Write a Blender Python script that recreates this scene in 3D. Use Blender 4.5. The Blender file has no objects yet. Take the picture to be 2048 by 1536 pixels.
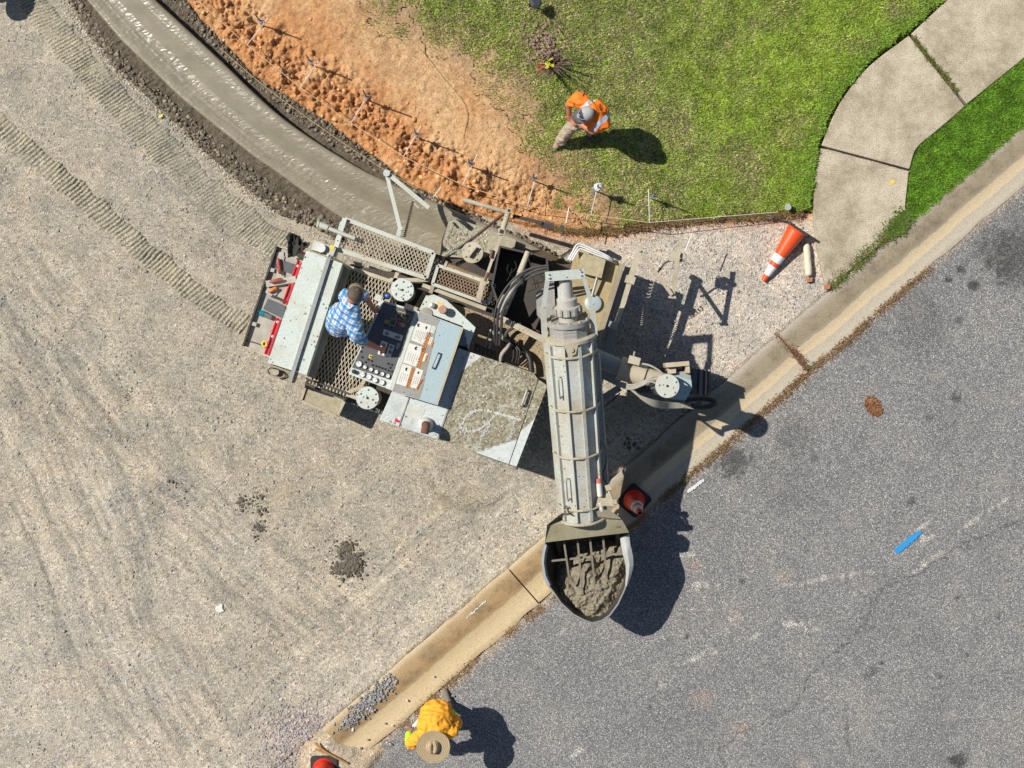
import bpy, bmesh, math, random
import numpy as np
from mathutils import Vector, Matrix

random.seed(7)
RNG = np.random.default_rng(11)
SC = bpy.context.scene
COL = SC.collection

# ------------------------------------------------------------------ camera, sky, sun, exposure
H = 25.0            # camera height (m)
F = 3650.0          # focal length in photo pixels (photo is 2048 wide): 146 px per metre on the ground
cam_d = bpy.data.cameras.new('drone_camera')
cam_d.sensor_width = 36.0
cam_d.lens = F / 2048.0 * 36.0
cam_d.clip_start = 0.5
cam_d.clip_end = 1500.0
cam = bpy.data.objects.new('drone_camera', cam_d)
cam.location = (0, 0, H)
cam.rotation_euler = (0, 0, 0)
COL.objects.link(cam)
SC.camera = cam

SUN_EL, SUN_AZ = 50.0, 22.0      # shadows fall to the image's right and 22 degrees down
w = bpy.data.worlds.new('World'); SC.world = w; w.use_nodes = True
wn = w.node_tree.nodes; wl = w.node_tree.links
for n in list(wn): wn.remove(n)
wo = wn.new('ShaderNodeOutputWorld'); wb = wn.new('ShaderNodeBackground'); ws = wn.new('ShaderNodeTexSky')
ws.sky_type = 'NISHITA'; ws.sun_disc = False
ws.sun_elevation = math.radians(SUN_EL); ws.sun_rotation = math.radians(-(90 - SUN_AZ))
ws.air_density = 1.0; ws.dust_density = 0.6; ws.ozone_density = 1.2
wb.inputs['Strength'].default_value = 0.065
wl.new(ws.outputs[0], wb.inputs['Color']); wl.new(wb.outputs[0], wo.inputs['Surface'])

sun_d = bpy.data.lights.new('sun', 'SUN'); sun_d.energy = 4.9; sun_d.angle = math.radians(0.5); sun_d.color = (1.0, 0.955, 0.88)
sun = bpy.data.objects.new('sun', sun_d); COL.objects.link(sun)
_ca, _sa, _ce, _se = math.cos(math.radians(SUN_AZ)), math.sin(math.radians(SUN_AZ)), math.cos(math.radians(SUN_EL)), math.sin(math.radians(SUN_EL))
to_sun = Vector((-_ca * _ce, _sa * _ce, _se))
sun.rotation_euler = to_sun.to_track_quat('Z', 'Y').to_euler()
sun.location = (-20, 10, 25)
vs = SC.view_settings
vs.view_transform = 'Standard'; vs.look = 'None'; vs.exposure = 0.17; vs.gamma = 1.0; vs.use_curve_mapping = False

# ------------------------------------------------------------------ helpers
def P(px, py, z=0.0):
    """photo pixel seen at height z -> world point"""
    s = (H - z) / F
    return Vector(((px - 1024.0) * s, (768.0 - py) * s, z))

S0 = F / H
def to_px(X, Y): return 1024.0 + X * S0, 768.0 - Y * S0

def tag(o, label=None, cat=None, group=None, kind=None):
    if label: o['label'] = label
    if cat: o['category'] = cat
    if group: o['group'] = group
    if kind: o['kind'] = kind
    return o

def thing(name, label, cat, loc, group=None, kind=None):
    o = bpy.data.objects.new(name, None)
    o.location = loc
    o.empty_display_size = 0.1
    COL.objects.link(o)
    return tag(o, label, cat, group, kind)

def root_loc(parent):
    v = Vector((0, 0, 0)); p = parent
    while p is not None:
        v += Vector(p.location); p = p.parent
    return v

def mk(name, verts, faces, mat, parent=None, smooth=False, sharp=None, loc=None):
    """one mesh object from world-space vertices; its origin is its parent's, or loc"""
    me = bpy.data.meshes.new(name)
    off = root_loc(parent) if parent is not None else (Vector(loc) if loc is not None else Vector((0, 0, 0)))
    V = np.asarray(verts, dtype=np.float64).reshape(-1, 3) - np.array(off)
    me.from_pydata(V.tolist(), [], faces)
    if smooth:
        me.polygons.foreach_set('use_smooth', [True] * len(me.polygons))
        if sharp is not None: me.set_sharp_from_angle(angle=math.radians(sharp))
    if mat is not None: me.materials.append(mat)
    me.update()
    o = bpy.data.objects.new(name, me)
    COL.objects.link(o)
    if parent is not None: o.parent = parent
    elif loc is not None: o.location = loc
    return o

def frame_of(d, up=Vector((0, 0, 1))):
    d = Vector(d).normalized()
    up = Vector(up)
    if abs(d.dot(up.normalized())) > 0.98: up = Vector((0, 1, 0)) if abs(d.y) < 0.9 else Vector((1, 0, 0))
    a = d.cross(up).normalized(); b = d.cross(a).normalized()
    return d, a, b

class MB:
    def __init__(s): s.v = []; s.f = []
    def add(s, vs_, fs_):
        k = len(s.v); s.v += [tuple(x) for x in vs_]; s.f += [tuple(i + k for i in f) for f in fs_]
        return s
    def hexa(s, c8):
        return s.add(c8, [(3, 2, 1, 0), (4, 5, 6, 7), (0, 1, 5, 4), (1, 2, 6, 5), (2, 3, 7, 6), (3, 0, 4, 7)])
    def beam(s, p1, p2, w_, h_, up=Vector((0, 0, 1))):
        """rectangular bar from p1 to p2; w_ sideways, h_ along up; centred"""
        p1 = Vector(p1); p2 = Vector(p2)
        d, a, b = frame_of(p2 - p1, up)
        c = []
        for p in (p1, p2):
            c += [p - a * w_ / 2 - b * h_ / 2, p + a * w_ / 2 - b * h_ / 2, p + a * w_ / 2 + b * h_ / 2, p - a * w_ / 2 + b * h_ / 2]
        return s.hexa([c[0], c[1], c[2], c[3], c[4], c[5], c[6], c[7]])
    def box(s, c, sx, sy, sz, rz=0.0):
        c = Vector(c); ca, sa = math.cos(rz), math.sin(rz)
        o = []
        for dz in (-sz / 2, sz / 2):
            for dx, dy in ((-sx / 2, -sy / 2), (sx / 2, -sy / 2), (sx / 2, sy / 2), (-sx / 2, sy / 2)):
                o.append((c.x + dx * ca - dy * sa, c.y + dx * sa + dy * ca, c.z + dz))
        return s.hexa(o)
    def cyl(s, p0, p1, r0, r1=None, n=16, cap0=True, cap1=True, up=Vector((0, 0, 1))):
        p0 = Vector(p0); p1 = Vector(p1); r1 = r0 if r1 is None else r1
        d, a, b = frame_of(p1 - p0, up)
        vs_ = []
        for p, r in ((p0, r0), (p1, r1)):
            for i in range(n):
                t = 2 * math.pi * i / n
                vs_.append(p + a * r * math.cos(t) + b * r * math.sin(t))
        fs_ = [(i, (i + 1) % n, n + (i + 1) % n, n + i) for i in range(n)]
        if cap0: fs_.append(tuple(range(n - 1, -1, -1)))
        if cap1: fs_.append(tuple(range(n, 2 * n)))
        return s.add(vs_, fs_)
    def rings(s, rings, closed=True, cap0=True, cap1=True):
        n = len(rings[0]); vs_ = [p for r in rings for p in r]; fs_ = []
        for k in range(len(rings) - 1):
            for i in range(n if closed else n - 1):
                j = (i + 1) % n
                fs_.append((k * n + i, k * n + j, (k + 1) * n + j, (k + 1) * n + i))
        if cap0 and closed: fs_.append(tuple(range(n - 1, -1, -1)))
        if cap1 and closed: fs_.append(tuple(range((len(rings) - 1) * n, len(rings) * n)))
        return s.add(vs_, fs_)
    def lathe(s, c, axis, prof, n=20, up=Vector((0, 0, 1)), cap0=True, cap1=True):
        """prof: list of (height along axis, radius)"""
        d, a, b = frame_of(axis, up); c = Vector(c); R = []
        for h, r in prof:
            R.append([c + d * h + (a * math.cos(2 * math.pi * i / n) + b * math.sin(2 * math.pi * i / n)) * r for i in range(n)])
        return s.rings(R, True, cap0, cap1)
    def tube(s, path, r, n=8, caps=True):
        path = [Vector(p) for p in path]; R = []
        d0 = (path[1] - path[0]).normalized(); _, a, b = frame_of(d0)
        for i, p in enumerate(path):
            d = (path[min(i + 1, len(path) - 1)] - path[max(i - 1, 0)]).normalized()
            a = (a - d * a.dot(d)).normalized(); b = d.cross(a)
            rr = r[i] if isinstance(r, (list, tuple)) else r
            R.append([p + (a * math.cos(2 * math.pi * k / n) + b * math.sin(2 * math.pi * k / n)) * rr for k in range(n)])
        return s.rings(R, True, caps, caps)
    def prism(s, poly, zt, zb):
        """poly: list of world (x, y[, z]); vertical prism"""
        A = sum(poly[i][0] * poly[(i + 1) % len(poly)][1] - poly[(i + 1) % len(poly)][0] * poly[i][1] for i in range(len(poly)))
        if A < 0: poly = poly[::-1]
        n = len(poly)
        top = [(p[0], p[1], (p[2] if zt is None else zt)) for p in poly]
        bot = [(p[0], p[1], zb) for p in poly]
        fs_ = [tuple(range(n)), tuple(range(2 * n - 1, n - 1, -1))] + [(n + i, n + (i + 1) % n, (i + 1) % n, i) for i in range(n)]
        return s.add(top + bot, fs_)
    def ppx(s, pts, zt, zb):
        return s.prism([P(x, y, zt) for x, y in pts], zt, zb)
    def ball(s, c, r, n=10, m=6, sx=1, sy=1, sz=1):
        c = Vector(c); R = []
        for k in range(1, m):
            t = math.pi * k / m
            R.append([c + Vector((r * sx * math.sin(t) * math.cos(2 * math.pi * i / n), r * sy * math.sin(t) * math.sin(2 * math.pi * i / n), -r * sz * math.cos(t))) for i in range(n)])
        return s.rings(R)
    def build(s, name, mat, parent=None, smooth=False, sharp=35, loc=None):
        return mk(name, s.v, s.f, mat, parent, smooth, sharp, loc)

def smooth_path(pts, n):
    """Catmull-Rom through pts, n samples evenly along the length (numpy, any dimension)"""
    p = np.asarray(pts, float); q = np.vstack([2 * p[0] - p[1], p, 2 * p[-1] - p[-2]]); out = []
    for i in range(1, len(q) - 2):
        t = np.linspace(0, 1, 24, endpoint=False)[:, None]
        a, b, c, d = q[i - 1], q[i], q[i + 1], q[i + 2]
        out.append(0.5 * ((2 * b) + (-a + c) * t + (2 * a - 5 * b + 4 * c - d) * t ** 2 + (-a + 3 * b - 3 * c + d) * t ** 3))
    out = np.vstack(out + [p[-1:]])
    L = np.concatenate([[0], np.cumsum(np.linalg.norm(np.diff(out, axis=0), axis=1))])
    s_ = np.linspace(0, L[-1], n)
    return np.stack([np.interp(s_, L, out[:, k]) for k in range(out.shape[1])], 1)

def ppath(pts, n):
    """smooth path from (px, py, z) points, world space"""
    return [Vector(v) for v in smooth_path([tuple(P(*p)) for p in pts], n)]

# value noise, vectorised
_LAT = RNG.random((256, 256))
def vnoise(x, y, seed=0):
    x = np.asarray(x, float) + seed * 17.31; y = np.asarray(y, float) + seed * 9.77
    xi = np.floor(x).astype(int); yi = np.floor(y).astype(int); fx = x - xi; fy = y - yi
    fx = fx * fx * fx * (fx * (fx * 6 - 15) + 10); fy = fy * fy * fy * (fy * (fy * 6 - 15) + 10)
    g = lambda i, j: _LAT[(i) % 256, (j) % 256]
    return (g(xi, yi) * (1 - fx) + g(xi + 1, yi) * fx) * (1 - fy) + (g(xi, yi + 1) * (1 - fx) + g(xi + 1, yi + 1) * fx) * fy
def fbm(x, y, octv=4, seed=0):
    a, s_, t = 1.0, 0.0, 0.0
    for o in range(octv):
        s_ = s_ + a * vnoise(np.asarray(x) * 2 ** o, np.asarray(y) * 2 ** o, seed + o); t += a; a *= 0.5
    return s_ / t
def sstep(a, b, x):
    t = np.clip((np.asarray(x, float) - a) / (b - a), 0, 1); return t * t * (3 - 2 * t)
def dist_poly(x, y, pts, closed=False):
    d = np.full(np.shape(x), 1e9); n = len(pts)
    for i in range(n if closed else n - 1):
        ax, ay = pts[i]; bx, by = pts[(i + 1) % n]; vx, vy = bx - ax, by - ay
        t = np.clip(((x - ax) * vx + (y - ay) * vy) / (vx * vx + vy * vy + 1e-9), 0, 1)
        d = np.minimum(d, np.hypot(x - ax - t * vx, y - ay - t * vy))
    return d
def inside(x, y, pts):
    r = np.zeros(np.shape(x), bool); n = len(pts)
    for i in range(n):
        ax, ay = pts[i]; bx, by = pts[(i + 1) % n]
        if ay == by: continue
        c = ((ay > y) != (by > y)) & (x < (bx - ax) * (y - ay) / (by - ay) + ax)
        r ^= c
    return r
def sdf(x, y, pts):
    d = dist_poly(x, y, pts, True); return np.where(inside(x, y, pts), -d, d)

# ------------------------------------------------------------------ materials
def srgb(r, g, b):
    f = lambda c: (c / 12.92 if c <= 0.04045 else ((c + 0.055) / 1.055) ** 2.4)
    return (f(r / 255), f(g / 255), f(b / 255), 1.0)

class NT:
    def __init__(s, name):
        s.m = bpy.data.materials.new(name); s.m.use_nodes = True
        s.t = s.m.node_tree; s.n = s.t.nodes; s.l = s.t.links
        s.b = s.n['Principled BSDF']
        s.tc = s.n.new('ShaderNodeTexCoord'); s.co = s.tc.outputs['Object']
    def link(s, a, b): s.l.new(a, b)
    def _set(s, sock, v):
        if hasattr(v, 'links') or hasattr(v, 'is_output'): s.l.new(v, sock)
        else: sock.default_value = v
    def noise(s, scale, detail=3, rough=0.55, co=None, dist=0.0):
        n = s.n.new('ShaderNodeTexNoise'); n.inputs['Scale'].default_value = scale; n.inputs['Detail'].default_value = detail
        n.inputs['Roughness'].default_value = rough; n.inputs['Distortion'].default_value = dist
        s.l.new(co or s.co, n.inputs['Vector']); return n.outputs['Fac']
    def voro(s, scale, feat='F1', co=None, out='Distance', rnd=1.0):
        n = s.n.new('ShaderNodeTexVoronoi'); n.feature = feat; n.inputs['Scale'].default_value = scale; n.inputs['Randomness'].default_value = rnd
        s.l.new(co or s.co, n.inputs['Vector']); return n.outputs[out]
    def voro2(s, scale):
        n = s.n.new('ShaderNodeTexVoronoi'); n.inputs['Scale'].default_value = scale; s.l.new(s.co, n.inputs['Vector']); return n.outputs['Color'], n.outputs['Distance']
    def ramp(s, fac, stops, interp='LINEAR'):
        n = s.n.new('ShaderNodeValToRGB'); n.color_ramp.interpolation = interp; e = n.color_ramp.elements
        while len(e) > 1: e.remove(e[-1])
        e[0].position = stops[0][0]; e[0].color = s._c(stops[0][1])
        for p, c in stops[1:]:
            k = e.new(p); k.color = s._c(c)
        s.l.new(fac, n.inputs['Fac']); return n.outputs['Color']
    def _c(s, c): return (c, c, c, 1) if isinstance(c, (int, float)) else (tuple(c) + (1,) if len(c) == 3 else tuple(c))
    def mix(s, fac, a, b, mode='MIX'):
        n = s.n.new('ShaderNodeMix'); n.data_type = 'RGBA'; n.blend_type = mode
        for k, v in ((0, fac), (6, a), (7, b)):
            if hasattr(v, 'is_output'): s.l.new(v, n.inputs[k])
            else: n.inputs[k].default_value = v if k == 0 else s._c(v)
        return n.outputs[2]
    def math(s, op, a, b=0.0, clamp=False):
        n = s.n.new('ShaderNodeMath'); n.operation = op; n.use_clamp = clamp
        for k, v in ((0, a), (1, b)):
            if hasattr(v, 'is_output'): s.l.new(v, n.inputs[k])
            else: n.inputs[k].default_value = v
        return n.outputs[0]
    def attr(s, name, out='Color'):
        n = s.n.new('ShaderNodeAttribute'); n.attribute_name = name; return n.outputs[out]
    def sep(s, co=None):
        n = s.n.new('ShaderNodeSeparateXYZ'); s.l.new(co or s.co, n.inputs[0]); return n.outputs
    def mapping(s, scale=(1, 1, 1), rot=(0, 0, 0), loc=(0, 0, 0), co=None):
        n = s.n.new('ShaderNodeMapping'); n.inputs['Scale'].default_value = scale; n.inputs['Rotation'].default_value = rot; n.inputs['Location'].default_value = loc
        s.l.new(co or s.co, n.inputs['Vector']); return n.outputs[0]
    def bump(s, h, strength=0.5, dist=0.01, prev=None):
        n = s.n.new('ShaderNodeBump'); n.inputs['Strength'].default_value = strength; n.inputs['Distance'].default_value = dist
        s.l.new(h, n.inputs['Height'])
        if prev is not None: s.l.new(prev, n.inputs['Normal'])
        return n.outputs[0]
    def out(s, color=None, rough=None, normal=None, metal=None, spec=None):
        if color is not None: s._set(s.b.inputs['Base Color'], s._c(color) if isinstance(color, (tuple, list)) else color)
        if rough is not None: s._set(s.b.inputs['Roughness'], rough)
        if normal is not None: s.l.new(normal, s.b.inputs['Normal'])
        if metal is not None: s.b.inputs['Metallic'].default_value = metal
        if spec is not None: s.b.inputs['Specular IOR Level'].default_value = spec
        return s.m

def paint(name, col, dirt=(0.34, 0.29, 0.2), amt=0.35, rust=0.25, rough=0.5, metal=0.0, fine=0.25):
    """worn paint: dirt film in patches, fine speckle, rust spots"""
    t = NT(name)
    d = t.ramp(t.noise(3.0, 6, 0.65), [(0.62 - amt * 0.45, 0.0), (0.80 - amt * 0.25, min(1.0, 0.25 + amt))])
    c = t.mix(d, col, dirt)
    sp = t.ramp(t.noise(55, 3, 0.7), [(0.42, 0.0), (0.66, fine)])
    c = t.mix(sp, c, (dirt[0] * 0.55, dirt[1] * 0.52, dirt[2] * 0.5))
    v = t.voro(16.0)
    spots = t.ramp(v, [(0.0, 1.0), (0.10 + 0.08 * rust, 1.0), (0.16 + 0.08 * rust, 0.0)])
    where = t.ramp(t.noise(5, 3), [(0.60 - 0.2 * rust, 0.0), (0.68 - 0.2 * rust, 1.0)])
    rr = t.math('MULTIPLY', spots, where)
    rr = t.math('MULTIPLY', rr, min(1.0, rust * 3))
    c = t.mix(rr, c, (0.16, 0.085, 0.03))
    nb = t.bump(t.noise(30, 2), 0.25, 0.006)
    return t.out(c, rough, nb, metal)

def plain(name, col, rough=0.6, metal=0.0, var=0.25, scale=14, bump=0.2):
    t = NT(name)
    c = t.mix(t.ramp(t.noise(scale, 5, 0.6), [(0.35, 0.0), (0.7, var)]), col, (col[0] * 0.45, col[1] * 0.43, col[2] * 0.4))
    return t.out(c, rough, t.bump(t.noise(scale * 3, 3), bump, 0.004), metal)
# ================================================================== SETTING
# ---- outlines measured in the photograph (pixels on the ground plane)
NEW_L = [(60, -140), (120, -65), (175, 0), (215, 47), (250, 87), (300, 135), (362, 195), (425, 247), (512, 316), (550, 342), (605, 382), (690, 440), (800, 498), (900, 540), (960, 562)]
NEW_R = [(150, -150), (235, -70), (310, 0), (375, 60), (450, 130), (512, 190), (575, 245), (650, 297), (725, 342), (770, 364), (830, 390), (892, 416), (960, 446), (1030, 474), (1100, 512)]
SPL = [(20, -140), (85, -65), (140, 0), (175, 57), (207, 97), (237, 140), (275, 170), (320, 212), (362, 250), (400, 290), (437, 322), (490, 368), (560, 422), (640, 455), (720, 500), (840, 560), (900, 580)]
SPR = [(200, -170), (290, -95), (370, 0), (400, 41), (450, 92), (512, 157), (575, 197), (625, 230), (675, 262), (712, 292), (755, 322), (790, 350), (825, 377), (880, 402), (940, 432), (1010, 462), (1075, 492), (1125, 522)]
SW_L = [(1628, 425), (1630, 350), (1642, 290), (1665, 235), (1690, 190), (1740, 130), (1822, 68), (1895, 0), (2020, -115), (2500, -540)]
YARD = [(150, -560), (200, -170), (290, -95), (368, 0), (398, 41), (448, 92), (510, 157), (573, 197), (623, 230), (673, 262), (710, 292), (753, 322), (788, 350), (823, 377), (880, 402), (940, 427), (1000, 443),
        (1060, 456), (1100, 463), (1160, 469), (1220, 466), (1300, 453), (1400, 441), (1500, 438), (1560, 433)] + SW_L + [(2500, -2500), (150, -2500)]
CLAY_EDGE = [(690, -300), (720, -60), (735, 0), (765, 45), (850, 95), (905, 125), (965, 150), (1000, 190), (1022, 232), (1052, 275), (1078, 322), (1105, 372), (1150, 425), (1180, 462)]
VERGE = [(2600, -372), (2048, 115), (1931, 212), (1868, 265), (1833, 296), (1818, 340), (1811, 407), (1806, 432), (1812, 446), (1848, 421), (1886, 388), (1928, 352), (2048, 248), (2600, -229)]
CB0, CB1 = (653, 1450), (2048, 245)              # back line of the old kerb
CR0, CR1 = (797, 1458), (2048, 367)              # road-side line

def curb_back_y(x): return CB0[1] + (x - CB0[0]) * (CB1[1] - CB0[1]) / (CB1[0] - CB0[0])
def curb_road_y(x): return CR0[1] + (x - CR0[0]) * (CR1[1] - CR0[1]) / (CR1[0] - CR0[0])

def spread(lo, hi, step, far, grow=1.5):
    """coordinates: even inside [lo, hi], growing steps out to +-far"""
    c = list(np.arange(lo, hi + step * 0.5, step)); s_ = step; a = [lo]
    while a[0] > -far: s_ *= grow; a.insert(0, a[0] - s_)
    s_ = step; b = [c[-1]]
    while b[-1] < far: s_ *= grow; b.append(b[-1] + s_)
    return np.array(a[:-1] + c + b[1:])

def grid_mesh(name, xs, ys, zfun, keep, mat, cols=None, smooth=True, kind='structure', parent=None):
    X, Y = np.meshgrid(xs, ys); px, py = to_px(X, Y)
    Z = zfun(px, py, X, Y); nx, ny = len(xs), len(ys)
    K = keep(px, py) if keep is not None else np.ones(X.shape, bool)
    i = np.arange(nx - 1)[None, :] + np.arange(ny - 1)[:, None] * nx
    fk = K[:-1, :-1] & K[1:, :-1] & K[:-1, 1:] & K[1:, 1:]
    q = np.stack([i, i + 1, i + 1 + nx, i + nx], -1)[fk]
    used = np.unique(q); re = -np.ones(nx * ny, int); re[used] = np.arange(len(used)); q = re[q]
    V = np.stack([X.ravel(), Y.ravel(), Z.ravel()], 1)[used]
    me = bpy.data.meshes.new(name)
    me.vertices.add(len(V)); me.vertices.foreach_set('co', V.ravel())
    me.loops.add(q.size); me.loops.foreach_set('vertex_index', q.ravel())
    me.polygons.add(len(q)); me.polygons.foreach_set('loop_start', np.arange(0, q.size, 4)); me.polygons.foreach_set('loop_total', np.full(len(q), 4))
    me.polygons.foreach_set('use_smooth', np.full(len(q), smooth))
    if cols is not None:
        for cn, cf in cols.items():
            C = cf(px, py, X, Y).reshape(-1, 3)[used]
            a = me.color_attributes.new(cn, 'FLOAT_COLOR', 'POINT')
            a.data.foreach_set('color', np.concatenate([C, np.ones((len(C), 1))], 1).ravel())
    me.update(); me.validate(); me.materials.append(mat)
    o = bpy.data.objects.new(name, me); COL.objects.link(o)
    if parent is not None: o.parent = parent
    else: o['kind'] = kind
    return o

# ---- materials of the ground
def gravel_material():
    t = NT('crushed_stone')
    tint = t.attr('tint')
    warp = t.mapping(co=t.co)
    r1, d1 = t.voro2(44)
    r2, d2 = t.voro2(80)
    s1 = t.sep(r1); s2 = t.sep(r2)
    v = t.math('ADD', t.math('MULTIPLY', s1[0], 0.6), t.math('MULTIPLY', s2[1], 0.4))
    k = t.ramp(v, [(0.12, 0.40), (0.34, 0.82), (0.6, 1.06), (0.82, 1.55)])
    c = t.mix(1.0, tint, k, 'MULTIPLY')
    hue = t.ramp(s1[1], [(0.0, (1.05, 0.99, 0.92)), (0.4, (1.02, 1.0, 0.97)), (0.62, (0.88, 0.97, 1.10)), (0.8, (1.09, 0.97, 0.93)), (1.0, (1.0, 1.02, 0.98))], 'CONSTANT')
    c = t.mix(t.attr('stony', 'Fac'), c, t.mix(1.0, c, hue, 'MULTIPLY'))
    dust = t.ramp(t.noise(7, 4, 0.7), [(0.40, 0.0), (0.64, 0.7)])
    c = t.mix(dust, c, t.mix(1.0, tint, (1.10, 1.06, 0.98), 'MULTIPLY'))
    dark = t.ramp(t.noise(75, 2, 0.5), [(0.30, 0.65), (0.42, 0.0)])
    c = t.mix(dark, c, t.mix(1.0, tint, (0.30, 0.29, 0.28), 'MULTIPLY'))
    c = t.mix(1.0, c, t.ramp(t.noise(2.3, 4, 0.65), [(0.3, (0.74, 0.76, 0.78)), (0.7, (1.12, 1.09, 1.05))]), 'MULTIPLY')
    b = t.bump(t.math('ADD', d1, t.math('MULTIPLY', d2, 0.5)), 0.55, 0.016); return t.out(c, 0.92, b, spec=0.2)
M_GRAVEL = gravel_material()

def asphalt_material():
    t = NT('asphalt')
    s_ = t.sep(t.voro(125, out='Color'))
    c = t.ramp(s_[0], [(0.0, (0.075, 0.075, 0.076)), (0.42, (0.130, 0.128, 0.126)), (0.72, (0.205, 0.202, 0.198)), (0.90, (0.31, 0.305, 0.295)), (1.0, (0.55, 0.53, 0.50))])
    n2 = t.ramp(t.noise(130, 2, 0.7), [(0.34, 0.74), (0.5, 1.04), (0.66, 1.34)])
    c = t.mix(1.0, c, n2, 'MULTIPLY')
    big = t.ramp(t.noise(0.8, 4, 0.65), [(0.3, (0.84, 0.85, 0.87)), (0.55, (1.0, 1.0, 1.0)), (0.75, (1.16, 1.13, 1.08))])
    c = t.mix(1.0, c, big, 'MULTIPLY')
    c = t.mix(1.0, c, t.attr('tint'), 'MULTIPLY')
    dust = t.ramp(t.noise(3.2, 5, 0.75, dist=0.6), [(0.56, 0.0), (0.74, 0.42)])
    c = t.mix(dust, c, (0.34, 0.30, 0.25))
    b = t.bump(t.noise(110, 2, 0.6), 0.5, 0.007)
    return t.out(c, 0.85, b, spec=0.3)
M_ASPHALT = asphalt_material()

def old_concrete(name, a, b_, light):
    t = NT(name)
    n = t.noise(2.1, 5, 0.75)
    c = t.ramp(n, [(0.36, b_), (0.50, a), (0.63, light)])
    c = t.mix(t.ramp(t.noise(70, 3, 0.7), [(0.40, 0.7), (0.52, 0.0)]), c, (b_[0] * 0.5, b_[1] * 0.5, b_[2] * 0.5))
    c = t.mix(t.ramp(t.noise(95, 2, 0.6), [(0.56, 0.0), (0.70, 0.5)]), c, (light[0] * 1.25, light[1] * 1.22, light[2] * 1.2))
    c = t.mix(1.0, c, t.attr('tint'), 'MULTIPLY')
    bb = t.bump(t.noise(80, 4, 0.65), 0.35, 0.005)
    return t.out(c, 0.88, bb, spec=0.25)
M_SIDEWALK = old_concrete('sidewalk_concrete', (0.46, 0.395, 0.29), (0.31, 0.255, 0.175), (0.57, 0.50, 0.38))
def kerb_material():
    t = NT('kerb_concrete'); st = t.sep(t.attr('st', 'Vector'))
    tw = t.math('ADD', st[1], t.math('MULTIPLY', t.math('SUBTRACT', t.noise(7, 4, 0.7), 0.5), 0.10))
    tw = t.math('ADD', tw, t.math('MULTIPLY', t.math('SUBTRACT', t.noise(1.1, 2), 0.5), 0.10))
    clean = t.ramp(tw, [(0.0, (0.40, 0.36, 0.30)), (0.06, (0.36, 0.315, 0.25)), (0.16, (0.32, 0.265, 0.19)), (0.40, (0.31, 0.25, 0.17)), (0.49, (0.36, 0.31, 0.23)), (0.525, (0.60, 0.475, 0.30)), (0.70, (0.62, 0.495, 0.32)), (0.735, (0.47, 0.41, 0.31)), (0.9, (0.50, 0.44, 0.34)), (1.0, (0.40, 0.35, 0.27))])
    silty = t.ramp(tw, [(0.0, (0.54, 0.45, 0.30)), (0.10, (0.42, 0.30, 0.165)), (0.42, (0.36, 0.235, 0.115)), (0.50, (0.40, 0.28, 0.15)), (0.54, (0.57, 0.44, 0.255)), (0.86, (0.60, 0.47, 0.28)), (1.0, (0.44, 0.33, 0.19))])
    k = t.ramp(t.math('ADD', st[2], t.math('MULTIPLY', t.math('SUBTRACT', t.noise(1.5, 3), 0.5), 0.5)), [(0.25, 0.0), (0.75, 1.0)])
    c = t.mix(k, clean, silty)
    grime = t.math('MULTIPLY', t.ramp(t.noise(3.5, 5, 0.75), [(0.44, 0.0), (0.62, 0.62)]), t.ramp(tw, [(0.08, 0.0), (0.2, 1.0), (0.42, 1.0), (0.52, 0.0)]))
    c = t.mix(grime, c, (0.15, 0.115, 0.07))
    c = t.mix(t.ramp(t.noise(75, 2, 0.7), [(0.36, 0.6), (0.50, 0.0)]), c, t.mix(1.0, c, (0.5, 0.48, 0.45), 'MULTIPLY'))
    c = t.mix(t.ramp(t.noise(85, 2, 0.6), [(0.56, 0.0), (0.70, 0.45)]), c, t.mix(1.0, c, (1.4, 1.4, 1.4), 'MULTIPLY'))
    return t.out(c, 0.9, t.bump(t.noise(80, 3, 0.65), 0.4, 0.006), spec=0.2)
M_CURB = kerb_material()

def fresh_concrete(name, crumb):
    t = NT(name)
    col = t.ramp(t.noise(5, 6, 0.6), [(0.3, (0.215, 0.195, 0.155)), (0.7, (0.29, 0.265, 0.215))])
    if crumb:
        col = t.ramp(t.noise(7, 7, 0.7), [(0.3, (0.14, 0.113, 0.077)), (0.55, (0.205, 0.168, 0.118)), (0.75, (0.275, 0.228, 0.165))])
        cr = t.voro(11, 'DISTANCE_TO_EDGE', co=t.mapping(loc=(0, 0, 0)))
        crm = t.math('MULTIPLY', t.ramp(cr, [(0.0, 1.0), (0.03, 0.0)]), t.ramp(t.noise(6, 3), [(0.45, 0.0), (0.6, 1.0)]))
        b = t.bump(t.math('SUBTRACT', t.math('MULTIPLY', t.noise(38, 4, 0.75), 1.6), crm), 1.0, 0.035)
        return t.out(col, 0.8, b, spec=0.3)
    # pressed smooth by the mould and still wet; the wrinkles are in the mesh
    col = t.ramp(t.noise(4, 4, 0.6), [(0.3, (0.215, 0.186, 0.128)), (0.7, (0.28, 0.246, 0.176))])
    return t.out(col, t.ramp(t.noise(3, 3), [(0.3, 0.27), (0.7, 0.38)]), t.bump(t.noise(60, 2), 0.3, 0.007), spec=0.7)
M_WET = fresh_concrete('fresh_concrete', False)
M_SPILL = fresh_concrete('fresh_concrete_crumbs', True)

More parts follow.
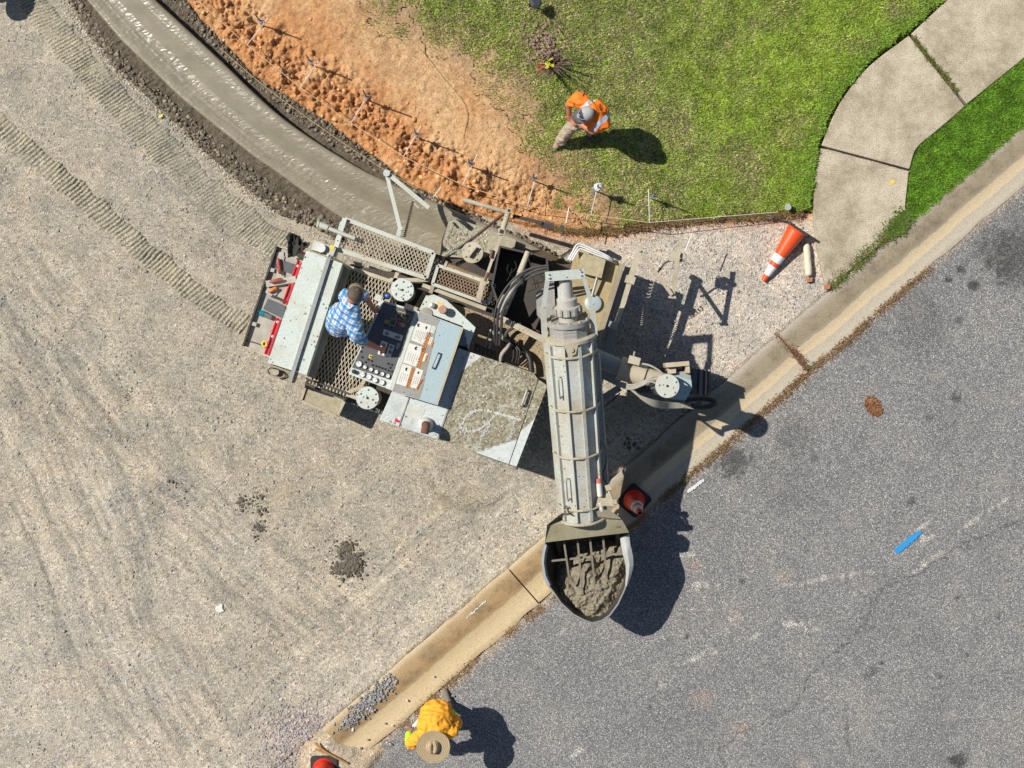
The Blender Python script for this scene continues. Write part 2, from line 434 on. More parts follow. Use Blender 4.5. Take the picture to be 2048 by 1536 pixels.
def clay_material():
    t = NT('orange_clay')
    tint = t.attr('tint')
    c = t.mix(1.0, tint, t.ramp(t.noise(14, 5, 0.75), [(0.28, (0.60, 0.50, 0.42)), (0.5, (1, 1, 1)), (0.72, (1.22, 1.24, 1.28))]), 'MULTIPLY')
    c = t.mix(t.ramp(t.noise(75, 3, 0.6), [(0.36, 0.55), (0.50, 0.0)]), c, t.mix(1.0, tint, (0.42, 0.34, 0.28), 'MULTIPLY'))
    c = t.mix(t.ramp(t.noise(60, 3, 0.7), [(0.56, 0.0), (0.72, 0.6)]), c, (0.62, 0.50, 0.34))
    b = t.bump(t.noise(34, 5, 0.8), 0.9, 0.03)
    return t.out(c, 0.92, b, spec=0.15)
M_CLAY = clay_material()
M_TURF = clay_material(); M_TURF.name = 'turf_soil'

# ---- crushed stone: one sheet out to the horizon
BASE = np.array([0.378, 0.346, 0.283]); PALE = np.array([0.54, 0.495, 0.405]); GREY = np.array([0.29, 0.277, 0.25]); SAND = np.array([0.405, 0.36, 0.275])
RUTS = [([(-40, 600), (40, 655), (120, 722), (210, 825), (305, 930)], 6, .014), ([(-40, 700), (60, 752), (150, 832), (250, 925), (335, 985)], 6, .014), ([(855, 950), (880, 985), (925, 1022), (985, 1022), (1010, 1000)], 9, .022),
        ([(330, 350), (360, 385), (420, 430), (500, 500), (560, 530)], 7, .014), ([(20, 1010), (70, 1090), (110, 1200), (150, 1300), (215, 1400), (300, 1500)], 6, .012), ([(165, 935), (215, 1020), (245, 1130), (270, 1250)], 5, .008), ([(520, 1205), (570, 1275), (600, 1330)], 6, .008)]
# tyre sweeps: streaks that follow two guide curves
SWEEP1 = [(-300, 430), (0, 660), (120, 760), (230, 880), (330, 985), (480, 1120), (640, 1260)]
SWEEP2 = [(-60, 560), (60, 760), (140, 930), (200, 1090), (260, 1250), (340, 1400), (460, 1600)]
SWEEP3 = [(380, 1560), (560, 1400), (760, 1230), (960, 1060), (1100, 930)]
def side_dist(x, y, pts):
    d = np.full(np.shape(x), 1e9); sg = np.zeros(np.shape(x)); al = np.zeros(np.shape(x)); acc = 0.0
    for i in range(len(pts) - 1):
        ax, ay = pts[i]; bx, by = pts[i + 1]; vx, vy = bx - ax, by - ay; L = math.hypot(vx, vy)
        t_ = np.clip(((x - ax) * vx + (y - ay) * vy) / (L * L), 0, 1); q = np.hypot(x - ax - t_ * vx, y - ay - t_ * vy); k = q < d
        sg = np.where(k, np.sign(vx * (y - ay) - vy * (x - ax)), sg); al = np.where(k, acc + t_ * L, al); d = np.where(k, q, d); acc += L
    return d * sg, al
def streaks(px, py):
    out = np.zeros(px.shape)
    for pts, wd, sd_, amp in ((SWEEP1, 120, 810, 1.0), (SWEEP2, 190, 820, 1.15), (SWEEP3, 110, 830, .8)):
        d, a = side_dist(px + (fbm(px / 170, py / 170, 2, sd_ + 5) - .5) * 40, py, pts)
        n = .8 * (fbm(d / 17.0, a / 300.0, 3, sd_) - .5) + .9 * (fbm(d / 4.5, a / 140.0, 2, sd_ + 2) - .5); n = n * (.4 + 1.2 * fbm(px / 60, py / 60, 3, sd_ + 7))
        out = out + n * amp * np.exp(-(d / wd) ** 2)
    return out
def gravel_z(px, py, X, Y):
    jx = (fbm(px / 150, py / 150, 2, 5) - .5) * 16; jy = (fbm(px / 150, py / 150, 2, 9) - .5) * 16
    z = (fbm(X * 1.3, Y * 1.3, 5, 2) - .5) * .035 + (fbm(X * 9, Y * 9, 3, 4) - .5) * .010 + streaks(px, py) * .008
    near = sstep(2600, 1500, np.hypot(px - 1024, py - 768))
    for pts, wd, dp in RUTS:
        d = dist_poly(px + jx, py + jy, pts) ; k = .5 + .9 * fbm(px / 60, py / 60, 2, 12)
        z = z - dp * k * np.exp(-(d / wd) ** 2) + dp * k * .5 * np.exp(-((d - wd * 2.0) / (wd * .9)) ** 2)
    z = z * near
    # never above the old kerb, the road or the yard
    under = (py > curb_back_y(px) - 3) | (sdf(px, py, YARD) < 0)
    return np.where(under, np.minimum(z, 0) - .03 - .04 * sstep(0, 60, py - curb_back_y(px)), z - .004)
def gravel_tint(px, py, X, Y):
    n = fbm(px / 130, py / 130, 4, 20)[..., None]; n2 = fbm(px / 55, py / 55, 3, 31)[..., None]
    c = BASE * (1 - n2 * .4) + SAND * (n2 * .4)
    c = c * (1 - sstep(.55, .75, n) * .4) + GREY * sstep(.55, .75, n) * .4
    ll = (sstep(620, 150, px) * sstep(820, 1350, py))[..., None]
    c = c * (1 - ll * .55) + np.array([.475, .437, .372]) * ll * .55
    st_ = streaks(px, py)[..., None]
    c = c * (1 + np.clip(st_ * .75, -.18, .17)) * (1 + np.clip(-st_, -.3, .3) * np.array([-.05, 0, .06]))
    band = np.exp(-((curb_back_y(px) - py) / 150.0) ** 2)[..., None] * (.35 + .9 * n2)
    band = np.clip(band, 0, 1); c = c * (1 - band * .7) + PALE * band * .7
    pad = (sstep(1150, 1250, px) * sstep(820, 700, py) * sstep(380, 430, py))[..., None]
    c = c * (1 - pad * .9) + np.array([.505, .46, .40]) * pad * .9
    edge = np.exp(-(np.maximum(sdf(px, py, YARD), 0) / 16.0) ** 2)[..., None] * sstep(1000, 1100, px)[..., None]
    c = c * (1 - edge * .8) + np.array([.55, .27, .13]) * edge * .8
    for pts, wd, dp in RUTS[:5]:
        d = dist_poly(px, py, pts)[..., None]; k = np.exp(-(d / (wd * .5)) ** 2) * np.clip(1.3 * n2 - .25, 0, .6)
        c = c * (1 - k) + np.array([.19, .18, .155]) * k
    # damp, fine-grained stains
    for x, y, a, b in ((560, 985, 60, 26), (950, 1000, 70, 22), (900, 985, 40, 30), (255, 800, 30, 20), (395, 905, 40, 18), (800, 1080, 40, 16), (1010, 1040, 20, 40)):
        k = np.exp(-(((px - x) / a) ** 2 + ((py - y) / b) ** 2))[..., None] * np.clip(2.2 * n2 - .6, 0, 1) * .5
        c = c * (1 - k) + np.array([.31, .265, .18]) * k
    bl = (np.exp(-(((px - 600) / 90) ** 2 + ((py - 1480) / 70) ** 2)))[..., None] * .7
    return c * (1 - bl) + np.array([.38, .33, .31]) * bl
def gravel_stony(px, py, X, Y):
    a = sstep(.42, .62, fbm(px / 90, py / 90, 4, 44)) * .8 + .2
    a = np.maximum(a, np.exp(-(((px - 600) / 110) ** 2 + ((py - 1480) / 90) ** 2)))
    return np.stack([a, a, a], -1)
gravel = grid_mesh('ground', spread(-7.15, 7.15, .026, 500), spread(-5.4, 5.4, .026, 500), gravel_z, None, M_GRAVEL, {'tint': gravel_tint, 'stony': gravel_stony})
tag(gravel, 'tan crushed stone ground with ruts and crawler prints', None)

# ---- yard: clay bank and lawn soil share one height function
def yard_z(px, py, X, Y):
    d = -sdf(px, py, YARD) / S0
    clay = sstep(60, -60, signed_clay(px, py))
    cliff = sstep(1040, 1120, px)
    jag = (fbm(X * 7, Y * 7, 3, 61) - .5)
    z_l = -.05 + .17 * sstep(-.01, .075, d + jag * .10) + (fbm(X * 2, Y * 2, 4, 60) - .5) * .03
    z_c = -.05 + .085 * sstep(0, .06, d) + .085 * sstep(.05, 1.1, d)
    band = np.exp(-((d - .38) / .36) ** 2)
    n = fbm(X * 3.6, Y * 3.6, 5, 70)
    rid = 1 - np.abs(2 * fbm(X * 4.4, Y * 4.4, 4, 77) - 1)
    z_c = z_c + band * ((n - .45) * .16 + (1 - rid) * .13 - .02 + np.abs(2 * fbm(X * 13, Y * 13, 3, 73) - 1) * .13 * (.2 + 1.6 * fbm(X * 2.5, Y * 2.5, 2, 78)) - .02) + (fbm(X * 14, Y * 14, 3, 71) - .5) * (.026 + .04 * band)
    k = np.clip(np.maximum(1 - clay, cliff * sstep(395, 440, py)), 0, 1)
    return z_l * k + z_c * (1 - k)
CLAY_POLY = [(-2000, -300)] + CLAY_EDGE + [(1185, 700), (-2000, 700)]
def signed_clay(px, py):
    """negative in the clay, positive in the grass (pixels), with a ragged edge"""
    return sdf(px, py, CLAY_POLY) + (fbm(px / 48, py / 48, 4, 80) - .5) * 190
def clay_tint(px, py, X, Y):
    d = -sdf(px, py, YARD) / S0
    n = fbm(px / 60, py / 60, 4, 85)
    o = np.clip(1.05 * np.exp(-((d - .15) / .75) ** 2) + (n - .5) * 2.6, 0, 1)[..., None]
    c = np.array([.64, .315, .13]) * o + np.array([.71, .45, .23]) * (1 - o)
    br = sstep(.56, .70, fbm(px / 34, py / 34, 3, 88))[..., None] * .35
    c = c * (1 - br) + np.array([.42, .21, .085]) * br
    g = sstep(-40, 40, sdf(px, py, CLAY_POLY) + (n - .5) * 90)[..., None]
    c = c * (1 - g * .62) + np.array([.36, .26, .17]) * g * .62
    w_ = sstep(10, 120, sdf(px, py, CLAY_POLY) + (n - .5) * 80)[..., None]
    return c * (1 - w_) + turf_base(px, py) * w_
def turf_base(px, py):
    n = fbm(px / 40, py / 40, 4, 90)[..., None]
    return np.array([.20, .175, .075]) * (1 - n) + np.array([.33, .25, .15]) * n
def turf_tint(px, py, X, Y):
    c = clay_tint(px, py, X, Y)
    e = np.exp(-((-sdf(px, py, YARD)) / 14.0) ** 2)[..., None] * sstep(500, 420, 0 * px[..., None] + 380) * sstep(400, 430, py)[..., None]
    c = c * (1 - .85 * e) + np.array([.50, .20, .075]) * .85 * e
    return c
yx = spread((330 - 1024) / S0, (1910 - 1024) / S0, .0165, 60, 1.6); yy = spread((768 - 480) / S0, (768 + 8) / S0, .0165, 60, 1.6)
yy = yy[yy > (768 - 486) / S0]
clay = grid_mesh('clay_bank', yx, yy, yard_z, lambda px, py: (sdf(px, py, YARD) < 3) & (signed_clay(px, py) < 2.5), M_CLAY, {'tint': clay_tint})
tag(clay, 'bare orange clay bank with clods between fresh kerb and lawn')
lawn = grid_mesh('lawn', yx, yy, yard_z, lambda px, py: (sdf(px, py, YARD) < 3) & (signed_clay(px, py) > -2.5), M_TURF, {'tint': turf_tint})
tag(lawn, 'lawn soil beneath the grass')
verge_z = lambda px, py, X, Y: .055 + (fbm(X * 3, Y * 3, 3, 95) - .5) * .03
verge = grid_mesh('verge', spread((1790 - 1024) / S0, (2060 - 1024) / S0, .03, 12, 1.6), spread((768 - 460) / S0, (768 - 100) / S0, .03, 12, 1.6), verge_z,
                  lambda px, py: sdf(px, py, VERGE) < 4, M_TURF, {'tint': turf_tint})
tag(verge, 'strip of soil between sidewalk and old kerb')

# ---- fresh kerb and the crumbly spill on both sides
nS = 420
cl = smooth_path(NEW_L, nS); cr = smooth_path(NEW_R, nS)
PROF = [(0.0, -.02), (0.0, .135), (.03, .15), (.10, .148), (.22, .132), (.36, .125), (.48, .142), (.58, .185), (.68, .238), (.78, .275), (.88, .292), (.95, .288), (.985, .272), (1.0, .24), (1.0, -.02)]
pt = np.array([p[0] for p in PROF]); pzz = np.array([p[1] for p in PROF])
nS2 = 1150; cl = smooth_path(NEW_L, nS2); cr = smooth_path(NEW_R, nS2)
tk = np.concatenate([[0.0, 0.0], np.linspace(.012, .988, 58), [1.0, 1.0]]); zk = np.concatenate([[-.02, .135], np.interp(np.linspace(.012, .988, 58), pt[1:-1], pzz[1:-1]), [.225, -.02]])
I_, T_ = np.meshgrid(np.arange(nS2), tk, indexing='ij'); q = cl[:, None, :] + (cr - cl)[:, None, :] * T_[..., None]
Xk, Yk = (q[..., 0] - 1024) / S0, (768 - q[..., 1]) / S0; Sk = I_ * (8.9 / nS2)
bandk = np.interp(T_ + (fbm(Sk * 1.2, T_ * 1.5, 2, 15) - .5) * .16, [0, .08, .2, .42, .53, .66, .75, .93, 1], [.2, .8, 1.1, .9, .18, .2, .85, .9, .2])
rip = (vnoise(Sk * 17 + vnoise(Xk * 9, Yk * 9, 3) * 3.0, T_ * 12 + vnoise(Xk * 7, Yk * 7, 8) * 2.0, 16) - .5) * .0048 + (vnoise(T_ * 46, Sk * .5, 18) - .5) * .0045 + (vnoise(Sk * 36 + vnoise(Xk * 15, Yk * 15, 4) * 2, T_ * 26, 17) - .5) * .0050
zz_ = zk[None, :] + np.where((I_ >= 0) & (tk[None, :] > .005) & (tk[None, :] < .995), rip * bandk, 0)
V = np.stack([Xk, Yk, zz_], -1).reshape(-1, 3); m_ = len(tk)
Fc = [(i * m_ + k, (i + 1) * m_ + k, (i + 1) * m_ + k + 1, i * m_ + k + 1) for i in range(nS2 - 1) for k in range(m_ - 1)]
kerb = mk('fresh_curb', V, Fc, M_WET, smooth=True, sharp=60)
tag(kerb, 'smooth wet concrete curb curving away behind the paving machine', kind='structure')

def spill(name, inner, outer, seed, label, h):
    a = smooth_path(inner, 620); b = smooth_path(outer, 620); nt_ = 26
    tt = np.linspace(-.06, 1.10, nt_)
    I, T = np.meshgrid(np.arange(620), tt, indexing='ij')
    jag = 1 + (fbm(I / 9.0, I * 0 + seed, 4, seed) - .5) * .42
    q = a[:, None, :] + (b - a)[:, None, :] * (T * jag)[..., None]
    X = (q[..., 0] - 1024) / S0; Y = (768 - q[..., 1]) / S0
    z = h + (fbm(X * 5, Y * 5, 4, seed + 3) - .5) * .05 + (1 - np.abs(2 * fbm(X * 9, Y * 9, 3, seed + 6) - 1) - .7) * .05 * (.35 + .65 * sstep(.25, .8, T)) + (fbm(X * 26, Y * 26, 2, seed + 5) - .5) * .04
    z = z * (1 - sstep(.86, 1.08, T + (fbm(X * 9, Y * 9, 3, seed + 8) - .5) * .25)) - .03 * sstep(1.0, 1.1, T)
    V_ = np.stack([X, Y, z], -1).reshape(-1, 3)
    F_ = [(i * nt_ + k, i * nt_ + k + 1, (i + 1) * nt_ + k + 1, (i + 1) * nt_ + k) for i in range(619) for k in range(nt_ - 1)]
    o = mk(name, V_, F_, M_SPILL, smooth=True)
    return tag(o, label, kind='structure')
spill('concrete_spill', NEW_L, SPL, 101, 'crumbly dark concrete apron along gutter side of fresh curb', .075)
spill('concrete_spill', NEW_R, SPR, 131, 'crumbly dark concrete apron between fresh curb and clay', .055)

# ---- crawler prints: ribbed strips pressed into the stone
def track_print(path, width_px, pitch, amp, seed, label, drift=0.0):
    a = np.asarray(path, float); L = np.sum(np.linalg.norm(np.diff(a, axis=0), axis=1)) / S0
    n = int(L / .0085); p = smooth_path(path, n); nt_ = 18
    d = np.gradient(p, axis=0); d /= np.linalg.norm(d, axis=1)[:, None]; nrm = np.stack([-d[:, 1], d[:, 0]], 1)
    tt = np.linspace(-.60, .60, nt_)
    I, T = np.meshgrid(np.arange(n), tt, indexing='ij')
    q = p[:, None, :] + nrm[:, None, :] * (T * width_px)[..., None]
    X = (q[..., 0] - 1024) / S0; Y = (768 - q[..., 1]) / S0
    s_ = I * (L / n) + T * drift + (fbm(X * 3, Y * 3, 2, seed) - .5) * .055
    ph = s_ / pitch
    cell = fbm(np.floor(ph) * 3.7, T * 2.0, 2, seed + 9)
    rib = np.abs(np.sin(np.pi * ph)) ** .7
    fade = sstep(.54, .45, np.abs(T) + (fbm(X * 7, Y * 7, 3, seed + 2) - .5) * .30) * sstep(0, 14, I) * sstep(n, n - 14, I)
    wear = .1 + 1.2 * fbm(X * 2.6, Y * 2.6, 3, seed + 4) + (cell - .5) * .5
    z = .002 + fade * (rib - .35) * amp * wear - (1 - fade) * .035 + (fbm(X * 30, Y * 30, 2, seed + 6) - .5) * .006
    base = gravel_z(q[..., 0], q[..., 1], X, Y); z = z + base + .008
    V_ = np.stack([X, Y, z], -1).reshape(-1, 3)
    F_ = [(i * nt_ + k, i * nt_ + k + 1, (i + 1) * nt_ + k + 1, (i + 1) * nt_ + k) for i in range(n - 1) for k in range(nt_ - 1)]
    o = mk('track_print', V_, F_, M_GRAVEL, smooth=True)
    c = gravel_tint(q[..., 0], q[..., 1], X, Y) * np.array([.92, .93, .88]); c = c.reshape(-1, 3)
    for cn, cc in (('tint', c), ('stony', np.full(c.shape, .25))):
        at = o.data.color_attributes.new(cn, 'FLOAT_COLOR', 'POINT')
        at.data.foreach_set('color', np.concatenate([cc, np.ones((len(cc), 1))], 1).ravel())
    return tag(o, label, kind='structure')
track_print([(40, -45), (95, 42), (150, 108), (205, 172), (268, 238), (330, 298), (400, 372), (470, 430), (545, 482), (610, 515)], 62, .047, .035, 201, 'ribbed crawler track print along the spill of fresh curb', .10)
track_print([(-60, 205), (0, 252), (60, 305), (140, 372), (215, 437), (300, 512), (375, 573), (440, 622), (500, 655)], 44, .058, .037, 221, 'ribbed crawler track print ending beside the tool tray', .05)

# ---- old kerb in sections, with a recessed joint between them
def curb_section(x0, x1, parent, end_break=0):
    n = max(8, int((x1 - x0) / 6)); V_ = []; col = []
    tt = [0, 0, .06, .18, .30, .42, .50, .56, .63, .72, .80, .88, .95, 1, 1]
    zz = [-.1, .060, .068, .069, .066, .059, .050, .040, .030, .024, .020, .018, .016, .014, -.1]
    for i in range(n + 1):
        x = x0 + (x1 - x0) * i / n; b = np.array([x, curb_back_y(x)])
        nx_, ny_ = .655, .756; wd = 94.0
        for t_, z_ in zip(tt, zz):
            wob = (fbm(i * .21, 3 + t_, 3, 300) - .5)
            q = b + np.array([nx_, ny_]) * (t_ * wd + wob * (7 if t_ in (0, 1) else 3))
            V_.append(((q[0] - 1024) / S0, (768 - q[1]) / S0, z_ + wob * .006))
            col.append((x / S0, t_, float(sstep(1450, 850, x))))
    m2 = len(tt)
    F_ = [(i * m2 + k, (i + 1) * m2 + k, (i + 1) * m2 + k + 1, i * m2 + k + 1) for i in range(n) for k in range(m2 - 1)]
    F_ = [f[::-1] for f in F_] + [tuple(range(m2)), tuple(range(n * m2 + m2 - 1, n * m2 - 1, -1))]
    o = mk('curb_section', V_, F_, M_CURB, parent, smooth=True, sharp=40)
    at = o.data.attributes.new('st', 'FLOAT_VECTOR', 'POINT'); at.data.foreach_set('vector', np.array(col).ravel())
    return o
old_curb = thing('old_curb', 'weathered tan concrete curb and gutter running along the asphalt road', None, P(1300, 890, 0), kind='structure')
for a_, b_ in ((648, 1015.5), (1017.5, 1554), (1556, 2120), (2122, 2700)): curb_section(a_, b_, old_curb)

# ---- asphalt road
OIL = [(1468, 922, 34, .55), (1590, 870, 40, .25), (1745, 812, 12, 0), (1840, 640, 60, .25), (2020, 470, 90, .18), (1990, 500, 45, .25), (2035, 520, 60, .4), (1922, 540, 8, .6), (1898, 560, 7, .6), (1946, 572, 10, .65), (1955, 575, 8, .6),
       (1912, 795, 12, .5), (1918, 640, 9, .45), (1820, 1003, 10, .45), (1860, 835, 8, .4), (1720, 640, 70, .14), (1630, 915, 8, .35), (1485, 1163, 6, .5), (1365, 1236, 5, .5), (1374, 1274, 6, .6), (1915, 1195, 6, .55), (1998, 1233, 6, .5),
       (1745, 1340, 10, .45), (1735, 1352, 8, .4), (1763, 1327, 6, .5), (1935, 1310, 6, .4), (1918, 1522, 17, .65), (1900, 1518, 8, .5), (1613, 1103, 7, .35), (1298, 1415, 6, .4), (1880, 1352, 6, .35), (1560, 960, 60, .12), (1380, 1450, 80, .10)]
CRACK = [[(1745, 1195), (1735, 1240), (1690, 1290), (1650, 1320), (1615, 1355), (1600, 1395), (1585, 1420), (1520, 1445), (1475, 1470), (1440, 1500)], [(2048, 1035), (1900, 1105), (1830, 1150), (1765, 1175), (1750, 1200)], [(1690, 1440), (1700, 1500)], [(1440, 1500), (1455, 1560)]]
CHALKY = [(1405, 1172, 40, 8, 8), (1395, 1165, 20, 6, 0), (1709, 1190, 12, 9, 0), (1860, 1120, 50, 6, -35), (1940, 1045, 30, 6, -35), (1840, 1055, 25, 5, -30), (1995, 1010, 25, 5, -30), (1510, 1272, 12, 5, -30), (1470, 1240, 10, 6, 20), (1322, 1372, 9, 6, 0), (1405, 1310, 50, 7, -20), (1850, 1080, 30, 8, -10), (1640, 1160, 80, 6, -8), (1160, 1500, 26, 5, -35), (1130, 1260, 20, 4, -40), (1370, 1110, 20, 6, 0), (1600, 1250, 40, 8, 10)]
def road_tint(px, py, X, Y):
    c = np.ones(px.shape + (3,))
    wob = (fbm(px / 9, py / 9, 3, 400) - .5)
    for x, y, r, k in OIL:
        d = np.hypot(px - x, py - y) + wob * r * 1.1
        c = c * (1 - k * sstep(r * 1.25, r * .55, d))[..., None]
    for pts in CRACK:
        d = dist_poly(px + wob * 18, py + (fbm(px / 12, py / 12, 3, 410) - .5) * 18, pts)
        c = c * (1 - .45 * np.exp(-(d / 2.0) ** 2))[..., None]
    for x, y, a, b, ang in CHALKY:
        ca, sa = math.cos(math.radians(ang)), math.sin(math.radians(ang))
        u = ((px - x) * ca + (py - y) * sa) / a; v = (-(px - x) * sa + (py - y) * ca) / b
        k = sstep(1.1, .2, np.hypot(u, v) + wob * 2.8)[..., None] * .38
        c = c * (1 - k) + np.array([2.9, 2.75, 2.4]) * k
    for x, y, r in ((1570, 1155, 14), (1410, 1395, 22), (1480, 1460, 16), (1390, 1130, 16), (1610, 1530, 14), (1475, 1235, 12)):
        k = sstep(r * 1.5, 0, np.hypot(px - x, py - y) + wob * r * 1.6)[..., None] * .35
        c = c * (1 - k) + np.array([2.0, 1.5, 1.15]) * k
    # silt washed along the kerb
    e = (py - curb_road_y(px)); k = (np.exp(-(np.maximum(e, 0) / 16.0) ** 2) * (.35 + 1.0 * fbm(px / 30, py / 30, 3, 420)))[..., None]
    k = np.clip(k, 0, .9) * .75
    c = c * (1 - k) + np.array([1.9, 1.55, 1.1]) * k
    k = (sstep(1000, 700, px) * sstep(330, 40, e))[..., None] * .22
    c = c * (1 - k) + np.array([1.3, 1.2, 1.05]) * k
    return c * np.array([1.10, 1.085, 1.07])
road_keep = lambda px, py: (py > curb_road_y(px) - 8) & (px > 752 + (py - 1470) * -.15 + (fbm(py / 14, px * 0, 3, 440) - .5) * 16)
road_z = lambda px, py, X, Y: .006 + 0 * px + (fbm(X * 1.1, Y * 1.1, 3, 430) - .5) * .012
road = grid_mesh('road', spread(-1.95, 7.15, .022, 300, 1.7), spread(-5.4, 2.9, .022, 300, 1.7), road_z, road_keep, M_ASPHALT, {'tint': road_tint})
tag(road, 'grey worn asphalt road with oil spots and a long crack')

# ---- sidewalk slabs
sidewalk = thing('sidewalk', 'weathered beige concrete sidewalk curving up beside the lawn', None, P(1720, 350, 0), kind='structure')
def slab(left, right, bottom_z=-.05, z=.125, slope=None):
    left = [tuple(p) for p in smooth_path(left, 26)]; right = [tuple(p) for p in smooth_path(right, 26)]
    pts = left + right[::-1]
    poly = [P(x, y, z) for x, y in pts]
    n = len(pts); bm = bmesh.new()
    vt = [bm.verts.new((p.x, p.y, z)) for p in poly]
    f = bm.faces.new(vt)
    if f.normal.z < 0: f.normal_flip()
    r = bmesh.ops.extrude_face_region(bm, geom=[f])
    for e in r['geom']:
        if isinstance(e, bmesh.types.BMVert): e.co.z += 0
    for v_ in vt: v_.co.z = bottom_z
    bmesh.ops.recalc_face_normals(bm, faces=bm.faces)
    me = bpy.data.meshes.new('slab'); bm.to_mesh(me); bm.free()
    off = root_loc(sidewalk)
    for v_ in me.vertices: v_.co -= off
    at = me.color_attributes.new('tint', 'FLOAT_COLOR', 'POINT'); at.data.foreach_set('color', np.ones(4 * len(me.vertices)))
    me.materials.append(M_SIDEWALK); me.update()
    o = bpy.data.objects.new('slab', me); COL.objects.link(o); o.parent = sidewalk
    bv = o.modifiers.new('edge', 'BEVEL'); bv.width = .012; bv.segments = 2; bv.limit_method = 'ANGLE'
    return o
slab([(1654, 583), (1645, 545), (1633, 485), (1627, 425), (1631, 350), (1642, 296)], [(1662, 573), (1700, 540), (1752, 495), (1806, 440), (1811, 407), (1818, 343)], z=.10)
slab([(1643, 291), (1665, 236), (1690, 191), (1740, 131), (1818, 71)], [(1819, 338), (1833, 297), (1868, 266), (1905, 235), (1930, 212)], z=.10)
slab([(1823, 67), (1895, 0), (2020, -114), (2300, -370)], [(1934, 208), (2048, 116), (2160, 20), (2420, -210)], z=.10)

# ---- silt and dirt burying the broken lower end of the old kerb
DIRT = [(628, 1462), (655, 1447), (690, 1468), (722, 1488), (762, 1476), (778, 1494), (762, 1540), (745, 1640), (560, 1640), (610, 1520)]
dirt_z = lambda px, py, X, Y: -.02 + .105 * sstep(8, -40, sdf(px, py, DIRT) + (fbm(px / 22, py / 22, 3, 460) - .5) * 26) + (fbm(X * 8, Y * 8, 3, 462) - .5) * .012
def dirt_tint(px, py, X, Y):
    n = fbm(px / 30, py / 30, 3, 464)[..., None]; return np.array([.46, .36, .235]) * (1 - n) + np.array([.42, .375, .31]) * n
dirt = grid_mesh('dirt_mound', np.arange((540 - 1024) / S0, (790 - 1024) / S0, .02), np.arange((768 - 1650) / S0, (768 - 1435) / S0, .02), dirt_z, lambda px, py: sdf(px, py, DIRT) < 14, M_GRAVEL, {'tint': dirt_tint, 'stony': gravel_stony})
tag(dirt, 'tan dirt mound burying lower end of the old curb')
# ================================================================== MATERIALS OF THINGS
M_MINT = paint('pale_mint_paint', (0.56, 0.62, 0.565), (0.45, 0.41, 0.30), 0.32, 0.85, 0.4, 0, 0.35)
M_MINT_DUSTY = paint('dusty_mint_paint', (0.50, 0.53, 0.475), (0.44, 0.39, 0.28), 0.5, 0.35, 0.6)
M_LID = paint('blue_mint_paint', (0.36, 0.46, 0.475), (0.40, 0.42, 0.39), 0.22, 0.30, 0.4)
M_GREYWORN = paint('worn_grey_paint', (0.30, 0.30, 0.27), (0.26, 0.22, 0.16), 0.5, 0.6, 0.6)
M_TAN = paint('dust_caked_steel', (0.36, 0.31, 0.21), (0.24, 0.20, 0.13), 0.5, 0.2, 0.8)
M_TAN2 = paint('dust_caked_paint', (0.50, 0.45, 0.34), (0.33, 0.27, 0.17), 0.55, 0.35, 0.75)
M_RUSTY = paint('rusty_dusty_steel', (0.33, 0.25, 0.14), (0.20, 0.115, 0.05), 0.6, 0.8, 0.85)
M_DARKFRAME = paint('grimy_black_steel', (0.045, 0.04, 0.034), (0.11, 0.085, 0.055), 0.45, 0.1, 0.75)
M_STEEL = plain('bare_steel', (0.42, 0.42, 0.40), 0.42, 0.55, 0.3)
M_GREYSTEEL = plain('grey_coated_steel', (0.30, 0.31, 0.30), 0.6, 0.0, 0.35)
M_BLACK = plain('black_rubber', (0.022, 0.022, 0.022), 0.55, 0.0, 0.2)
M_HOSE = plain('dusty_hose', (0.065, 0.062, 0.058), 0.6, 0.0, 0.6, 8)
M_HOSEPALE = plain('cement_coated_hose', (0.40, 0.37, 0.31), 0.75, 0.0, 0.5, 10)
M_WHITE = plain('white_plastic', (0.72, 0.72, 0.69), 0.45, 0.0, 0.12)
M_PAPER = plain('white_vinyl', (0.66, 0.64, 0.57), 0.5, 0.0, 0.18, 9)
M_ORANGE = plain('orange_vinyl', (0.66, 0.22, 0.03), 0.45, 0.0, 0.2, 9)
M_YELLOW = plain('yellow_vinyl', (0.70, 0.53, 0.06), 0.5, 0.0, 0.15)
M_RED = plain('red_paint', (0.62, 0.022, 0.035), 0.35, 0.0, 0.12)
M_PANEL = plain('charcoal_panel', (0.095, 0.095, 0.098), 0.5, 0.0, 0.4, 6)
M_INK = plain('black_ink', (0.02, 0.02, 0.02), 0.6, 0.0, 0.1)
M_RUSTPIPE = plain('rusted_pipe', (0.17, 0.075, 0.05), 0.8, 0.0, 0.5)
M_BRONZE = plain('faded_red_cap', (0.46, 0.25, 0.18), 0.6, 0.0, 0.35)
M_CAKED_GREY = plain('cement_coated_grey', (0.34, 0.325, 0.29), 0.8, 0.0, 0.45, 12, 0.6)

